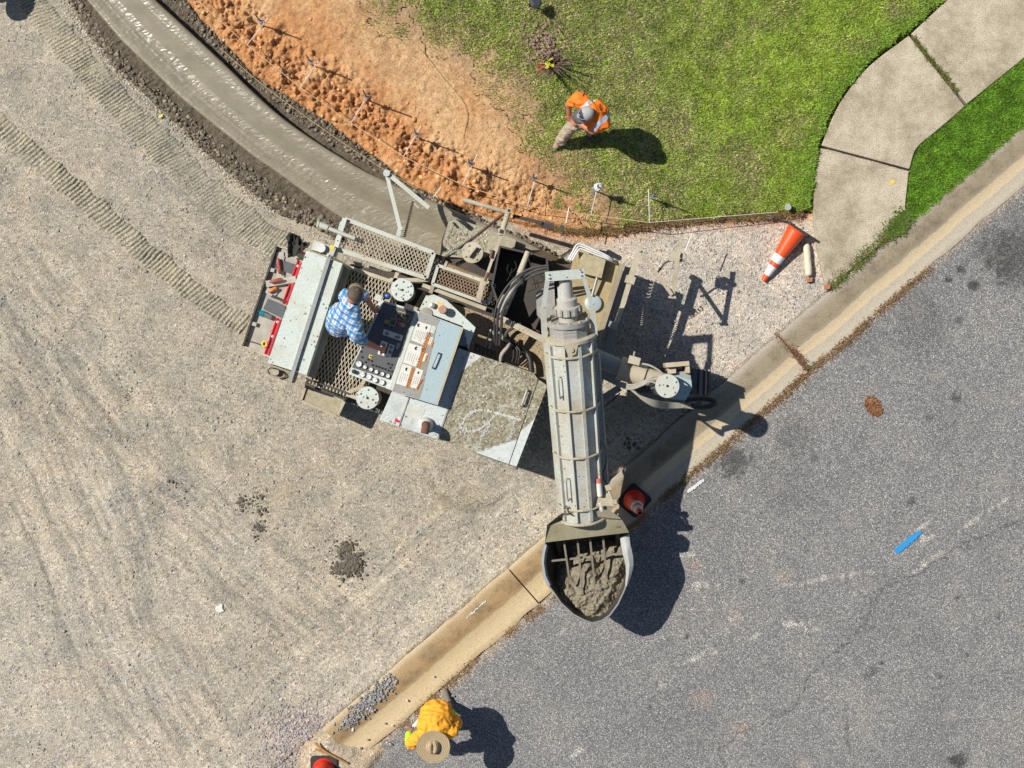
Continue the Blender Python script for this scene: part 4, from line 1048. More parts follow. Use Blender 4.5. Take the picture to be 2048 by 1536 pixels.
part('supply_hose', MB().tube(ppath([(1010, 676, 1.0), (1014, 664, 1.02), (1024, 657, 1.02), (1042, 648, 1.02)], 18), .022, 10), M_HOSE, None, True)
part('valve_block', MB().ppx([(1005, 722), (1050, 738), (1046, 746), (1002, 730)], 1.12, .9), M_DARKFRAME)
# big hose bundle arching into the feed hopper
for i in range(5):
    o_ = i * 5.2 + (0, 2.2, -1.5, 2.5, -.5)[i]; zj = (.0, .05, -.04, .03, -.06)[i]
    part('hydraulic_hose', MB().tube(ppath([(1094, 531 + o_ * .6, 1.75 + zj), (1062 + zj * 90, 537 + o_ * .8, 1.72 + zj), (1030 + o_ * .5, 556 + o_ * .6 + zj * 80, 1.68 - zj), (1003 + o_ * .75, 590 + o_ * .4, 1.62), (990 + o_ * .8, 625, 1.55), (989 + o_ * .7, 655, 1.45), (989 + o_ * .5, 690, 1.3)], 40), .0140, 8), M_HOSE, None, True)

# ---- feed hopper opening in front of the mould
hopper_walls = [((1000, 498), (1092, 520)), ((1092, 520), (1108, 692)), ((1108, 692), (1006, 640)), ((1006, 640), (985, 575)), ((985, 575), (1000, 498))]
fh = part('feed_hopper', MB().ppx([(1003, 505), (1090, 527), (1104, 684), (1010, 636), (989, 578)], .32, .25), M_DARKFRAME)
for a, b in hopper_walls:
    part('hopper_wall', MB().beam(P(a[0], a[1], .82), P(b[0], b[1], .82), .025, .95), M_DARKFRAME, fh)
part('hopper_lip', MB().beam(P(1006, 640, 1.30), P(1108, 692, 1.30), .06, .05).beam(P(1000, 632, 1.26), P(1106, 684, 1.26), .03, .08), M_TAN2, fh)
part('hydraulic_ram', MB().cyl(P(1004, 628, 1.42), P(1034, 560, 1.42), .050, n=16).cyl(P(1034, 560, 1.42), P(1040, 546, 1.42), .036, n=14), M_CAKED_GREY, None, True)
part('ram_rod', MB().cyl(P(1040, 546, 1.42), P(1056, 503, 1.42), .042, .034, 12), M_TAN2, None, True)
part('ram_rod', MB().cyl(P(998, 616, 1.3), P(1010, 590, 1.35), .038, n=12), M_CAKED_GREY, None, True)
part('torn_guard', MB().add([P(1060, 500, 1.15), P(1085, 500, 1.1), P(1118, 515, 1.0), P(1112, 522, .9), P(1090, 516, .95), P(1066, 508, 1.05)], [(0, 1, 2, 3, 4, 5)]), M_RUSTY)
part('chute_side', MB().ppx([(1072, 585), (1108, 560), (1112, 650), (1090, 648), (1074, 630)], 1.35, 1.25), M_CAKED_GREY)
# wire whiskers hanging in the opening
for k in range(6):
    x, y = random.uniform(1015, 1060), random.uniform(510, 545)
    part('loose_wire', MB().tube(ppath([(x, y, 1.2), (x + random.uniform(-6, 6), y + 12, 1.25), (x + random.uniform(-12, 12), y + 26, 1.15)], 10), .0035, 5), M_HOSE, None, True)

# ---- mould and its caked top plates
mould = part('mould', MB().ppx([(897, 444), (912, 438), (935, 444), (1032, 480), (1027, 512), (985, 520), (880, 512), (884, 478)], .46, .02), plain('cement_caked_mould', (0.37, 0.345, 0.255), 0.85, 0, 0.5, 9, 0.8))
part('mould_cap', MB().ppx([(985, 470), (1031, 484), (1025, 513), (978, 500)], .58, .40), plain('cement_caked_block', (0.40, 0.36, 0.25), 0.85, 0, 0.55, 14, 0.9), mould)
part('mould_lip', MB().beam(P(995, 512, .62), P(1026, 526, .62), .05, .06), M_TAN2, mould)
part('mould_beam', MB().beam(P(885, 520, .70), P(990, 548, .70), .08, .10).beam(P(870, 512, .72), P(900, 522, .72), .06, .06), M_DARKFRAME, mould)
part('vibrator_pipe', MB().cyl(P(892, 533, .98), P(968, 564, .98), .062, n=18), M_RUSTY, None, True)
part('vibrator_collar', MB().cyl(P(888, 531, .98), P(893, 533, .98), .072, n=18), M_TAN2, None, True)
part('vibrator_collar', MB().cyl(P(966, 563, .98), P(974, 566, .98), .072, n=18), M_TAN2, None, True)
part('steel_line', MB().tube(ppath([(933, 512, 1.1), (922, 504, 1.12), (918, 500, 1.12), (905, 505, 1.1), (893, 514, 1.05)], 20), .010, 8), M_STEEL, None, True)
part('jack_arm', MB().beam(P(1003, 470, 1.22), P(984, 520, 1.2), .05, .05).beam(P(984, 520, 1.2), P(966, 572, 1.2), .035, .05).beam(P(968, 556, 1.2), P(956, 602, 1.15), .07, .05), M_TAN2)
part('jack_screw', MB().cyl(P(985, 500, 1.25), P(981, 516, 1.25), .02, n=10), M_RUSTPIPE, None, True)
part('jack_screw', MB().cyl(P(976, 545, 1.25), P(970, 562, 1.25), .018, n=10), M_RUSTPIPE, None, True)
part('socket_tube', MB().beam(P(1003, 463, 1.10), P(1003, 463, 1.28), .085, .085).beam(P(1003, 463, 1.279), P(1003, 463, 1.284), .055, .055), M_TAN2)
part('socket_hole', MB().box(P(1003, 463, 1.287), .05, .05, .004, -.35), M_INK)
part('stub_post', MB().cyl(P(1005, 460, 1.22), P(1017, 424, 1.22), .036, n=14).cyl(P(1018, 421, 1.18), P(1018, 421, 1.30), .036, n=14), M_TAN2, None, True)
part('post_hole', MB().lathe(P(1018, 421, 1.301), (0, 0, 1), [(0, .02), (.003, .02)], 12), M_INK)

# ---- coil cables
def coil(name, a, b, turns, R, r, mat, sag=0.0):
    A, B = P(*a), P(*b); d, u, v = frame_of(B - A); pts = []
    n = turns * 9
    for i in range(n + 1):
        t = i / n; th = 2 * math.pi * turns * t
        pts.append(A + (B - A) * t + (u * math.cos(th) + v * math.sin(th)) * R + Vector((0, 0, -sag * 4 * t * (1 - t))))
    return part(name, MB().tube(pts, r, 5), mat, None, True)
M_COILRED = plain('dark_red_coil', (0.10, 0.045, 0.035), 0.6)
coil('coil_cable', (1007, 428, 1.2), (944, 478, 1.12), 26, .018, .0065, M_COILRED)
coil('coil_cable', (944, 478, 1.12), (887, 518, 1.05), 24, .020, .0065, M_INK)
coil('coil_cable', (826, 402, 1.02), (809, 474, 1.0), 18, .016, .006, M_HOSE)

# ---- rear sensor arm over the fresh curb
part('sensor_arm', MB().beam(P(773, 347, 1.12), P(801, 460, 1.12), .05, .035).beam(P(801, 456, 1.12), P(796, 472, 1.1), .06, .04), M_MINT_DUSTY)
part('sensor_arm', MB().beam(P(774, 346, 1.16), P(858, 416, 1.16), .055, .03), M_MINT_DUSTY)
part('arm_pivot', MB().cyl(P(773, 346, 1.06), P(773, 346, 1.22), .045, n=16), M_MINT, None, True)
part('arm_pivot', MB().cyl(P(801, 457, 1.06), P(801, 457, 1.18), .028, n=12), M_MINT, None, True)
sn = part('line_sensor', MB().cyl(P(846, 396, .80), P(846, 396, 1.12), .035, n=14).box(P(840, 389, 1.0), .07, .05, .09, -.6), M_HOSE, None, True)
part('sensor_clamp', MB().box(P(838, 398, 1.12), .10, .05, .06, -.7).beam(P(828, 406, 1.1), P(838, 417, 1.1), .02, .03), M_TAN2, sn)
part('sensing_wand', MB().cyl(P(864, 398, .62), P(882, 374, .62), .007, n=8), M_PAPER, sn)
# ---- cross bar and sensor on the clay side
part('cross_bar', MB().cyl(P(926, 399, 1.15), P(1012, 424, 1.15), .030, n=14), M_TAN2, None, True)
part('cross_bar', MB().beam(P(1026, 432, 1.12), P(1084, 446, 1.1), .045, .05), M_DARKFRAME)
sn = part('line_sensor', MB().beam(P(1080, 447, 1.08), P(1108, 455, 1.05), .06, .05).box(P(1100, 449, 1.0), .10, .06, .10, -.25).cyl(P(1124, 455, .85), P(1124, 455, 1.05), .035, n=12), M_HOSE)
part('sensing_wand', MB().cyl(P(1132, 446, .72), P(1138, 415, .72), .008, n=8), M_PAPER, sn)

# ---- fuel box, pipework and side beams right of the hopper
fb = part('side_tank', MB().ppx([(1152, 500), (1172, 498), (1236, 522), (1240, 532), (1188, 690), (1108, 660)], 1.02, .5), plain('ochre_caked_tank', (0.40, 0.315, 0.165), 0.8, 0, 0.45, 8, 0.5))
part('valve_cover', MB().ppx([(1157, 503), (1212, 518), (1203, 556), (1160, 545)], 1.20, 1.02), plain('cement_splashed_cover', (0.44, 0.375, 0.23), 0.85, 0, 0.6, 15, 0.8), fb)
part('round_lid', MB().lathe(P(1186, 607, 1.02), (0, 0, 1), [(0, .11), (.05, .11), (.06, .09)], 24), M_LID, fb, True)
for i in range(3):
    k = i * 4.0
    part('steel_line', MB().tube(ppath([(1136 + k, 519 + k * .3, 1.26), (1146 + k, 502 + k * .3, 1.28), (1153 + k * .7, 490 + k, 1.28), (1162, 488.5 + k * 1.1, 1.28), (1188, 499 + k * 1.1, 1.28), (1214, 511 + k * .8, 1.27), (1224, 518 + k * .5, 1.22)], 34), .010, 8), M_WHITE, fb, True)
part('ram_rod', MB().cyl(P(1197, 545, 1.15), P(1184, 592, 1.1), .020, n=12), M_STEEL, fb, True)
part('side_beam', MB().beam(P(1243, 528, 1.05), P(1192, 682, 1.05), .055, .12).beam(P(1248, 527, 1.04), P(1196, 690, 1.04), .03, .16), M_TAN)
part('side_beam', MB().beam(P(1240, 533, 1.0), P(1188, 686, 1.0), .02, .1), M_DARKFRAME)
part('side_beam', MB().beam(P(1258, 535, .85), P(1208, 725, .85), .11, .10), M_GREYSTEEL)
mast = part('front_mast', MB().beam(P(1279, 499, 1.10), P(1261, 557, 1.10), .075, .07).beam(P(1259, 564, 1.08), P(1246, 608, 1.08), .065, .06).beam(P(1246, 608, 1.07), P(1228, 660, 1.05), .06, .06), M_TAN2)
part('mast_clamp', MB().box(P(1260, 560, 1.10), .125, .10, .12, math.radians(-17)), M_TAN2, mast)
part('mast_pivot', MB().cyl(P(1279, 497, 1.02), P(1279, 497, 1.17), .042, n=16), M_TAN2, mast, True)
part('mast_clamp', MB().box(P(1226, 651, 1.05), .12, .09, .11, math.radians(-17)), M_GREYSTEEL, mast)
part('sensor_arm', MB().beam(P(1280, 502, 1.12), P(1344, 590, 1.06), .045, .03), M_TAN2)
part('sensor_arm', MB().beam(P(1360, 483, 1.06), P(1345, 593, 1.02), .052, .03), M_TAN2)
part('arm_pivot', MB().beam(P(1337, 594, 1.02), P(1352, 595, 1.02), .03, .04), M_TAN2)
sn = part('line_sensor', MB().box(P(1345, 513, .95), .08, .13, .09, -.1).cyl(P(1365, 512, .82), P(1365, 512, 1.02), .038, n=14).box(P(1356, 522, .95), .12, .04, .06, .2), M_TAN2, None)
part('sensor_hose', MB().tube(ppath([(1340, 521, .96), (1330, 526, .95), (1322, 536, .92), (1314, 547, .85)], 14), .013, 8), M_HOSE, sn, True)
part('sensing_wand', MB().cyl(P(1370, 503, .70), P(1385, 466, .70), .008, n=8).cyl(P(1365, 512, .70), P(1365, 512, .85), .008, n=8), M_PAPER, sn)
coil('coil_cable', (1305, 563, .98), (1296, 594, .78), 5, .026, .006, M_HOSEPALE)
coil('coil_cable', (1291, 612, .66), (1282, 650, .55), 9, .018, .006, M_HOSEPALE)

# ---- front leg arm, valve and hoses
arm = part('front_leg_arm', MB().cyl(P(1185, 712, 1.28), P(1244, 738, 1.28), .115, n=20), M_GREYSTEEL, None, True)
M_SLEEVE = paint('pale_dusted_sleeve', (0.50, 0.43, 0.31), (0.40, 0.33, 0.22), .4, .1, .8)
part('arm_sleeve', MB().cyl(P(1238, 735, 1.28), P(1288, 752, 1.28), .155, .145, n=22).cyl(P(1288, 752, 1.28), P(1330, 762, 1.28), .12, .10, n=20), M_SLEEVE, arm, True)
part('arm_bracket', MB().ppx([(1330, 726), (1378, 722), (1379, 731), (1332, 735)], 1.18, .7).ppx([(1335, 735), (1352, 734), (1352, 746), (1336, 748)], 1.1, .6).ppx([(1371, 731), (1379, 731), (1380, 746), (1371, 746)], 1.15, .6), M_SLEEVE, arm)
part('lower_link', MB().beam(P(1190, 740, .7), P(1240, 765, .7), .12, .10).beam(P(1200, 800, .6), P(1240, 775, .6), .09, .08), M_GREYSTEEL, arm)
vb = part('steer_valve', MB().box(P(1268, 721, 1.46), .15, .10, .12, math.radians(-15)).cyl(P(1267, 714, 1.5), P(1269, 704, 1.55), .012, n=8), M_TAN2)
part('leg_yoke', MB().ppx([(1345, 748), (1381, 742), (1384, 776), (1372, 800), (1342, 798)], 1.02, .55), M_LID)
part('leg_yoke', MB().ppx([(1352, 744), (1381, 742), (1382, 760), (1356, 752)], 1.03, .9), M_GREYSTEEL)
for i in range(5):
    o_ = i * 3.0
    part('hydraulic_hose', MB().tube(ppath([(1242 + o_, 768 + o_ * .4, 1.36), (1260 + o_ * .8, 778 + o_ * .5, 1.42), (1280 + o_ * .5, 792 + o_ * .6, 1.42), (1310, 802 + o_ * .9, 1.34), (1338, 806 + o_ * .8, 1.1), (1366, 808 + o_ * .55, 1.0)], 30), .014, 8), M_HOSEPALE, None, True)
for i in range(3):
    o_ = i * 4.0
    part('hydraulic_hose', MB().tube(ppath([(1238, 764 + o_, 1.38), (1262, 770 + o_, 1.45), (1285, 764 + o_ * .8, 1.48), (1300, 755 + o_, 1.52), (1316, 752 + o_ * 2, 1.52)], 24), .014, 8), M_HOSEPALE, None, True)
part('hydraulic_hose', MB().tube(ppath([(1282, 727, 1.46), (1300, 731, 1.52), (1318, 741, 1.54), (1328, 750, 1.52)], 18), .013, 8), M_HOSEPALE, None, True)
part('hose_nozzle', MB().cyl(P(1364, 811, 1.0), P(1388, 817, .95), .036, .012, 12), M_TAN2, None, True)
part('hose_loop', MB().tube(ppath([(1384, 812, .95), (1410, 815, .9), (1430, 807, .86), (1422, 799, .84), (1395, 797, .86), (1372, 801, .9)], 36), .038, 12), M_BLACK, None, True)
part('fitting_row', MB().cyl(P(1298, 765, 1.36), P(1312, 760, 1.36), .016, n=8).cyl(P(1299, 770, 1.36), P(1313, 766, 1.36), .016, n=8).cyl(P(1301, 776, 1.36), P(1315, 772, 1.36), .016, n=8), M_STEEL, None, True)
part('ground_cable', MB().tube(ppath([(1240, 786, .9), (1225, 800, .8), (1208, 815, .9), (1200, 830, 1.2)], 20), .008, 6), M_BLACK, None, True)

# ---- slanted auger conveyor
AU0, AU1 = P(1139, 672, 1.96), P(1166, 1036, 1.10)
ad = (AU1 - AU0).normalized(); ar = ad.cross(Vector((0, 0, 1))).normalized(); au = ar.cross(ad).normalized()
AL = (AU1 - AU0).length
def aup(t, ang, r): return AU0 + ad * (AL * t) + (ar * math.sin(math.radians(ang)) + au * math.cos(math.radians(ang))) * r
M_AUGER = paint('rust_streaked_mint', (0.50, 0.53, 0.495), (0.40, 0.33, 0.22), 0.45, 0.6, 0.5, 0, 0.45)
NB = 10; RA = .305
aug = part('auger_barrel', MB().rings([[aup(t, 18 + 36 * i, RA * (1 - .06 * t)) for i in range(NB)] for t in (0, .25, .5, .75, 1)]), M_AUGER)
for a in (-90, -54, -18, 18, 54, 90):
    part('barrel_rib', MB().beam(aup(.02, a, RA + .006), aup(.97, a, RA * .94 + .006), .040, .055, au * math.cos(math.radians(a)) + ar * math.sin(math.radians(a))), M_AUGER if a in (-54, -18, 54) else M_MINT_DUSTY, aug)
for t in (.075, .36, .615, .905):
    R = []
    for k in range(25):
        th = 2 * math.pi * k / 24; q = RA * (1 - .06 * t) + .022
        R.append(AU0 + ad * (AL * t) + (ar * math.sin(th) + au * math.cos(th)) * q)
    part('hoop', MB().tube(R, .017, 8, caps=False), M_TAN2, aug, True)
def ahandle(t0, t1, a):
    n = au * math.cos(math.radians(a)) + ar * math.sin(math.radians(a))
    A, B = aup(t0, a, RA * .96), aup(t1, a, RA * .96)
    part('handle', MB().tube([Vector(v) for v in smooth_path([tuple(p) for p in (A, A + n * .06, B + n * .06, B)], 16)], .010, 8), M_STEEL, aug, True)
ahandle(.18, .28, 32); ahandle(.73, .84, 32)
side_pipe = part('grease_line', MB().cyl(aup(.1, -80, RA + .05), aup(.88, -80, RA + .05), .016, n=8), M_STEEL, aug, True)
# drive end
mot = part('drive_head', MB().lathe(AU0, -ad, [(-.02, .335), (.02, .335), (.03, .31)], 28, au), M_TAN2, aug, True)
part('guard_ring', MB().lathe(AU0, -ad, [(.025, .262), (.18, .262)], 10, au), M_PERF, aug)
part('drive_flange', MB().lathe(AU0, -ad, [(.175, .285), (.235, .285), (.24, .25), (.21, .235)], 28, au), M_CAKED_GREY, aug, True)
part('gearbox', MB().lathe(AU0, -ad, [(.2, .12), (.30, .12), (.30, .165), (.40, .165), (.41, .13), (.50, .13), (.52, .10)], 24, au), paint('dusty_white_gear', (0.46, 0.45, 0.40), (0.36, 0.31, 0.23), .4, .1, .7), aug, True)
for i in range(12):
    th = 2 * math.pi * i / 12; n = ar * math.sin(th) + au * math.cos(th)
    part('lug', MB().beam(AU0 - ad * .31 + n * .17, AU0 - ad * .39 + n * .17, .03, .03, n), M_CAKED_GREY, aug)
    part('bolt', MB().cyl(AU0 - ad * .236 + n * .262, AU0 - ad * .262 + n * .262, .013, n=8), M_TAN2, aug)
part('motor', MB().lathe(AU0, -ad, [(.5, .085), (.72, .082), (.73, .065), (.78, .06)], 20, au).lathe(AU0 + ar * .06, -ad, [(.52, .05), (.66, .05)], 12, au), paint('dusty_white_motor', (0.48, 0.48, 0.44), (0.36, 0.31, 0.23), .4, .1, .7), aug, True)
yb = AU0 - ad * .84 + au * .12
part('yoke', MB().beam(yb - ar * .24, yb + ar * .25, .12, .03, au), M_MINT, aug)
for s_ in (-1, 1):
    k0 = yb + ar * .215 * s_; k1 = AU0 - ad * .42 + ar * .305 * s_ + au * .09; k2 = AU0 + ad * .02 + ar * .315 * s_ + au * .04
    part('yoke_arm', MB().beam(k0, k1, .055, .03, au).beam(k1, k2, .075, .03, au), M_MINT_DUSTY, aug)
    for o_ in (.02, -.03): part('bolt', MB().cyl(yb + ar * (.2 * s_) + ad * o_ + au * .012, yb + ar * (.2 * s_) + ad * o_ + au * .03, .012, n=8), M_STEEL, aug)
lug_c = AU0 + ad * .07 + au * .335
part('lifting_eye', MB().add([lug_c + ar * x + ad * y for x, y in ((-.09, -.06), (.09, -.06), (.05, .06), (0, .085), (-.05, .06))], [(0, 1, 2, 3, 4)]).cyl(lug_c - au * .01, lug_c + au * .02, .03, n=12), M_TAN2, aug)
part('shadow_frame', MB().beam(aup(.04, 180, .50), aup(.66, 180, .46), .34, .12, au).beam(aup(.1, 180, .3), aup(.1, 180, .5), .3, .1, ar).beam(aup(.6, 180, .3), aup(.6, 180, .5), .3, .1, ar), M_DARKFRAME, aug)  # frame added under the barrel to close a lit gap in the shadow
part('support_post', MB().beam(P(1120, 770, .7), AU0 + ad * .55 - au * .25, .16, .16).beam(P(1160, 700, .7), AU0 + ad * .35 - au * .25, .12, .12), M_DARKFRAME, aug)
# lower clamp, grease cartridge and bracket at the bottom end
part('end_bracket', MB().ppx([(1178, 1002), (1218, 985), (1222, 996), (1231, 1001), (1229, 1012), (1214, 1012), (1180, 1013)], 1.42, 1.36), M_TAN2, aug)
part('pinch_bolt', MB().cyl(P(1214, 973, 1.45), P(1226, 1003, 1.45), .018, n=10).box(P(1216, 975, 1.45), .07, .07, .06, .3).box(P(1228, 1003, 1.44), .06, .06, .05, 0), M_TAN2, aug, True)
part('grease_cartridge', MB().cyl(P(1197, 958, 1.50), P(1200, 992, 1.46), .036, n=16), M_PAPER, aug, True)
part('cartridge_band', MB().cyl(P(1197, 957, 1.50), P(1197.8, 966, 1.49), .0375, n=16), plain('faded_red_print', (0.55, 0.16, 0.12), .5), aug, True)
part('grease_cartridge', MB().cyl(P(1200, 1004, 1.40), P(1203, 1021, 1.36), .036, n=16), M_PAPER, aug, True)
part('control_cable', MB().tube(ppath([(1200, 882, 1.7), (1212, 900, 1.55), (1212, 925, 1.45), (1206, 950, 1.4), (1214, 970, 1.4)], 26), .008, 6), M_BLACK, aug, True)
part('chain', MB().tube(ppath([(1128, 1018, 1.42), (1133, 1012, 1.45), (1138, 1026, 1.42), (1150, 1033, 1.4)], 18), .009, 6), M_DARKFRAME, aug, True)

# ---- receiving hopper under the low end
RIM = [(1090, 1086), (1086, 1105), (1085, 1125), (1088, 1152), (1096, 1170), (1107, 1184), (1122, 1206), (1147, 1229), (1168, 1240), (1184, 1246), (1203, 1242), (1220, 1230), (1236, 1208), (1249, 1180), (1258, 1152), (1265, 1127), (1262, 1105), (1257, 1088), (1257, 1068)]
M_HOPPER = paint('cement_stained_hopper', (0.37, 0.37, 0.33), (0.30, 0.27, 0.20), 0.5, 0.1, 0.7)
RZ = .94
def rim_ring(k, z, back=1.0):
    c = np.array([1180.0, 1128.0]); out = []
    for x, y in RIM + [(1230, 1060), (1120, 1066)]:
        q = c + (np.array([x, y]) - c) * k; out.append(P(q[0], q[1], z))
    return out
bowl = part('receiving_hopper', MB().rings([rim_ring(1.0, RZ), rim_ring(.985, RZ - .03), rim_ring(.93, .72), rim_ring(.72, .40), rim_ring(.70, .38)], True, False, True), M_HOPPER, None, True, 50)
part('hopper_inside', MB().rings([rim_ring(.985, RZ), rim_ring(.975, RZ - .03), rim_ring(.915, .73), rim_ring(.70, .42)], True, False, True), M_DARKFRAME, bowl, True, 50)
lip = MB(); R1 = [P(x, y, RZ + .012) for x, y in RIM]
lip.tube(R1, .012, 6); part('hopper_rim', lip, M_STEEL, bowl, True)
# bent rubber flap on the right lip
fl_o = [(1258, 1068), (1261, 1090), (1266, 1112), (1267, 1130), (1263, 1150), (1256, 1172)]; fl_i = [(1240, 1074), (1242, 1092), (1246, 1110), (1251, 1128), (1252, 1148), (1250, 1174)]
V_ = []; nF = len(fl_o)
for (xo, yo), (xi, yi), k in zip(fl_o, fl_i, (0, .02, .05, .05, .02, -.02)): V_ += [P(xo, yo, RZ + .02 + k), P((xo + xi) / 2, (yo + yi) / 2, RZ + .055 + k), P(xi, yi, RZ + .01)]
F_ = [(i * 3 + k, i * 3 + k + 1, i * 3 + k + 4, i * 3 + k + 3) for i in range(nF - 1) for k in range(2)]
part('rubber_flap', MB().add(V_, F_), plain('pale_rubber', (0.42, 0.43, 0.41), 0.6, 0, .3), bowl, True, 80)
fl_o = [(1090, 1088), (1085, 1106), (1083, 1126), (1087, 1153), (1097, 1172)]; fl_i = [(1097, 1092), (1094, 1108), (1092, 1126), (1096, 1150), (1104, 1170)]
V_ = []
for (xo, yo), (xi, yi) in zip(fl_o, fl_i): V_ += [P(xo, yo, RZ + .02), P((xo + xi) / 2, (yo + yi) / 2, RZ + .05), P(xi, yi, RZ)]
part('rubber_flap', MB().add(V_, [(i * 3 + k, i * 3 + k + 1, i * 3 + k + 4, i * 3 + k + 3) for i in range(4) for k in range(2)]), plain('blue_grey_rubber', (0.25, 0.28, 0.30), 0.6, 0, .3), bowl, True, 80)
# sheet-steel cowl joining barrel and hopper
rows = [[(1124, 1026, 1.24), (1150, 1024, 1.18), (1190, 1021, 1.18), (1218, 1019, 1.24)], [(1094, 1050, 1.27), (1140, 1046, 1.27), (1200, 1041, 1.27), (1243, 1038, 1.27)], [(1090, 1085, 1.14), (1140, 1079, 1.16), (1205, 1071, 1.16), (1258, 1065, 1.14)]]
V_ = [P(*q) for r in rows for q in r]; F_ = [(i * 4 + k, i * 4 + k + 1, i * 4 + k + 5, i * 4 + k + 4) for i in range(2) for k in range(3)]
cowl = part('cowl', MB().add(V_, [f[::-1] for f in F_]), paint('dust_caked_cowl', (0.36, 0.325, 0.21), (0.28, 0.235, 0.13), .5, .1, .8), bowl)
sol = cowl.modifiers.new('sheet', 'SOLIDIFY'); sol.thickness = .012
part('cowl_side', MB().add([P(1258, 1065, 1.14), P(1243, 1038, 1.32), P(1243, 1040, .9), P(1257, 1070, .95)], [(0, 1, 2, 3)]).add([P(1090, 1085, 1.14), P(1094, 1050, 1.32), P(1096, 1054, .9), P(1092, 1090, .95)], [(0, 1, 2, 3)]).add([P(1094, 1050, 1.32), P(1124, 1026, 1.40), P(1218, 1019, 1.40), P(1243, 1038, 1.32), P(1240, 1040, .9), P(1100, 1052, .9)], [(0, 1, 2, 3, 4, 5)]), M_TAN, bowl)
part('collar_ring', MB().tube([AU0 + ad * (AL * .985) + (ar * math.sin(2 * math.pi * k / 24) + au * math.cos(2 * math.pi * k / 24)) * .315 for k in range(25)], .02, 8, caps=False), M_TAN2, bowl, True)
M_BARS = plain('cement_caked_bar', (0.23, 0.20, 0.145), .85, 0, .5, 18, .8)
for (a, b) in (((1128, 1084), (1140, 1168)), ((1155, 1081), (1165, 1188)), ((1180, 1078), (1189, 1166)), ((1206, 1075), (1213, 1158))):
    part('grate_bar', MB().beam(P(a[0], a[1], .95), P(b[0], b[1], .82), .026, .035), M_BARS, bowl)
part('grate_bar', MB().beam(P(1100, 1122, .84), P(1250, 1106, .90), .026, .035), M_BARS, bowl)
part('hopper_leg', MB().beam(P(1120, 1110, .4), P(1112, 1060, 1.2), .06, .06), M_DARKFRAME, bowl)
part('hopper_leg', MB().beam(P(1235, 1100, .4), P(1236, 1050, 1.2), .06, .06), M_DARKFRAME, bowl)
# ================================================================== THINGS AROUND THE MACHINE
def gz(px, py):
    """height of the ground under a pixel"""
    x = np.array([[float(px)]]); y = np.array([[float(py)]]); X = (x - 1024) / S0; Y = (768 - y) / S0
    if sdf(x, y, YARD)[0, 0] < 0: return float(yard_z(x, y, X, Y)[0, 0])
    return max(0.0, float(gravel_z(x, y, X, Y)[0, 0]))

def lumps(name, pts, mat, label, cat=None, kind='stuff', cols=None, parent=None):
    """many small faceted stones in one mesh; pts: (x, y, z, r, squash)"""
    t = (1 + 5 ** .5) / 2
    iv = np.array([(-1, t, 0), (1, t, 0), (-1, -t, 0), (1, -t, 0), (0, -1, t), (0, 1, t), (0, -1, -t), (0, 1, -t), (t, 0, -1), (t, 0, 1), (-t, 0, -1), (-t, 0, 1)]) / math.hypot(1, t)
    it = np.array([(0, 11, 5), (0, 5, 1), (0, 1, 7), (0, 7, 10), (0, 10, 11), (1, 5, 9), (5, 11, 4), (11, 10, 2), (10, 7, 6), (7, 1, 8), (3, 9, 4), (3, 4, 2), (3, 2, 6), (3, 6, 8), (3, 8, 9), (4, 9, 5), (2, 4, 11), (6, 2, 10), (8, 6, 7), (9, 8, 1)])
    n = len(pts); p = np.asarray(pts, float)
    k = RNG.uniform(.65, 1.3, (n, 12, 1)); st = RNG.uniform(.7, 1.3, (n, 1, 3)); st[:, 0, 2] = p[:, 4]
    ang = RNG.uniform(0, 6.28, n); c, s_ = np.cos(ang), np.sin(ang)
    v = iv[None] * k * st * p[:, 3][:, None, None]
    x = v[..., 0] * c[:, None] - v[..., 1] * s_[:, None]; y = v[..., 0] * s_[:, None] + v[..., 1] * c[:, None]
    V = np.stack([x, y, v[..., 2]], -1) + p[:, None, :3]
    V = V.reshape(-1, 3); T = (it[None] + (np.arange(n) * 12)[:, None, None]).reshape(-1, 3)
    me = bpy.data.meshes.new(name)
    me.vertices.add(len(V)); me.vertices.foreach_set('co', V.ravel()); me.loops.add(T.size); me.loops.foreach_set('vertex_index', T.ravel())
    me.polygons.add(len(T)); me.polygons.foreach_set('loop_start', np.arange(0, T.size, 3)); me.polygons.foreach_set('loop_total', np.full(len(T), 3))
    if cols is not None:
        a = me.color_attributes.new('tint', 'FLOAT_COLOR', 'POINT'); C = np.repeat(np.asarray(cols, float), 12, 0)
        a.data.foreach_set('color', np.concatenate([C, np.ones((len(C), 1))], 1).ravel())
    me.materials.append(mat); me.update(); me.validate()
    o = bpy.data.objects.new(name, me); COL.objects.link(o)
    if parent: o.parent = parent
    return tag(o, label, cat, kind=kind)

def tint_mat(name, rough=.9, var=.3, scale=60):
    t = NT(name); c = t.mix(1.0, t.attr('tint'), t.ramp(t.noise(scale, 3), [(.3, 1 - var), (.7, 1 + var)]), 'MULTIPLY')
    return t.out(c, rough, t.bump(t.noise(scale * 1.5, 3), .3, .004))
M_STONE = tint_mat('loose_stone')

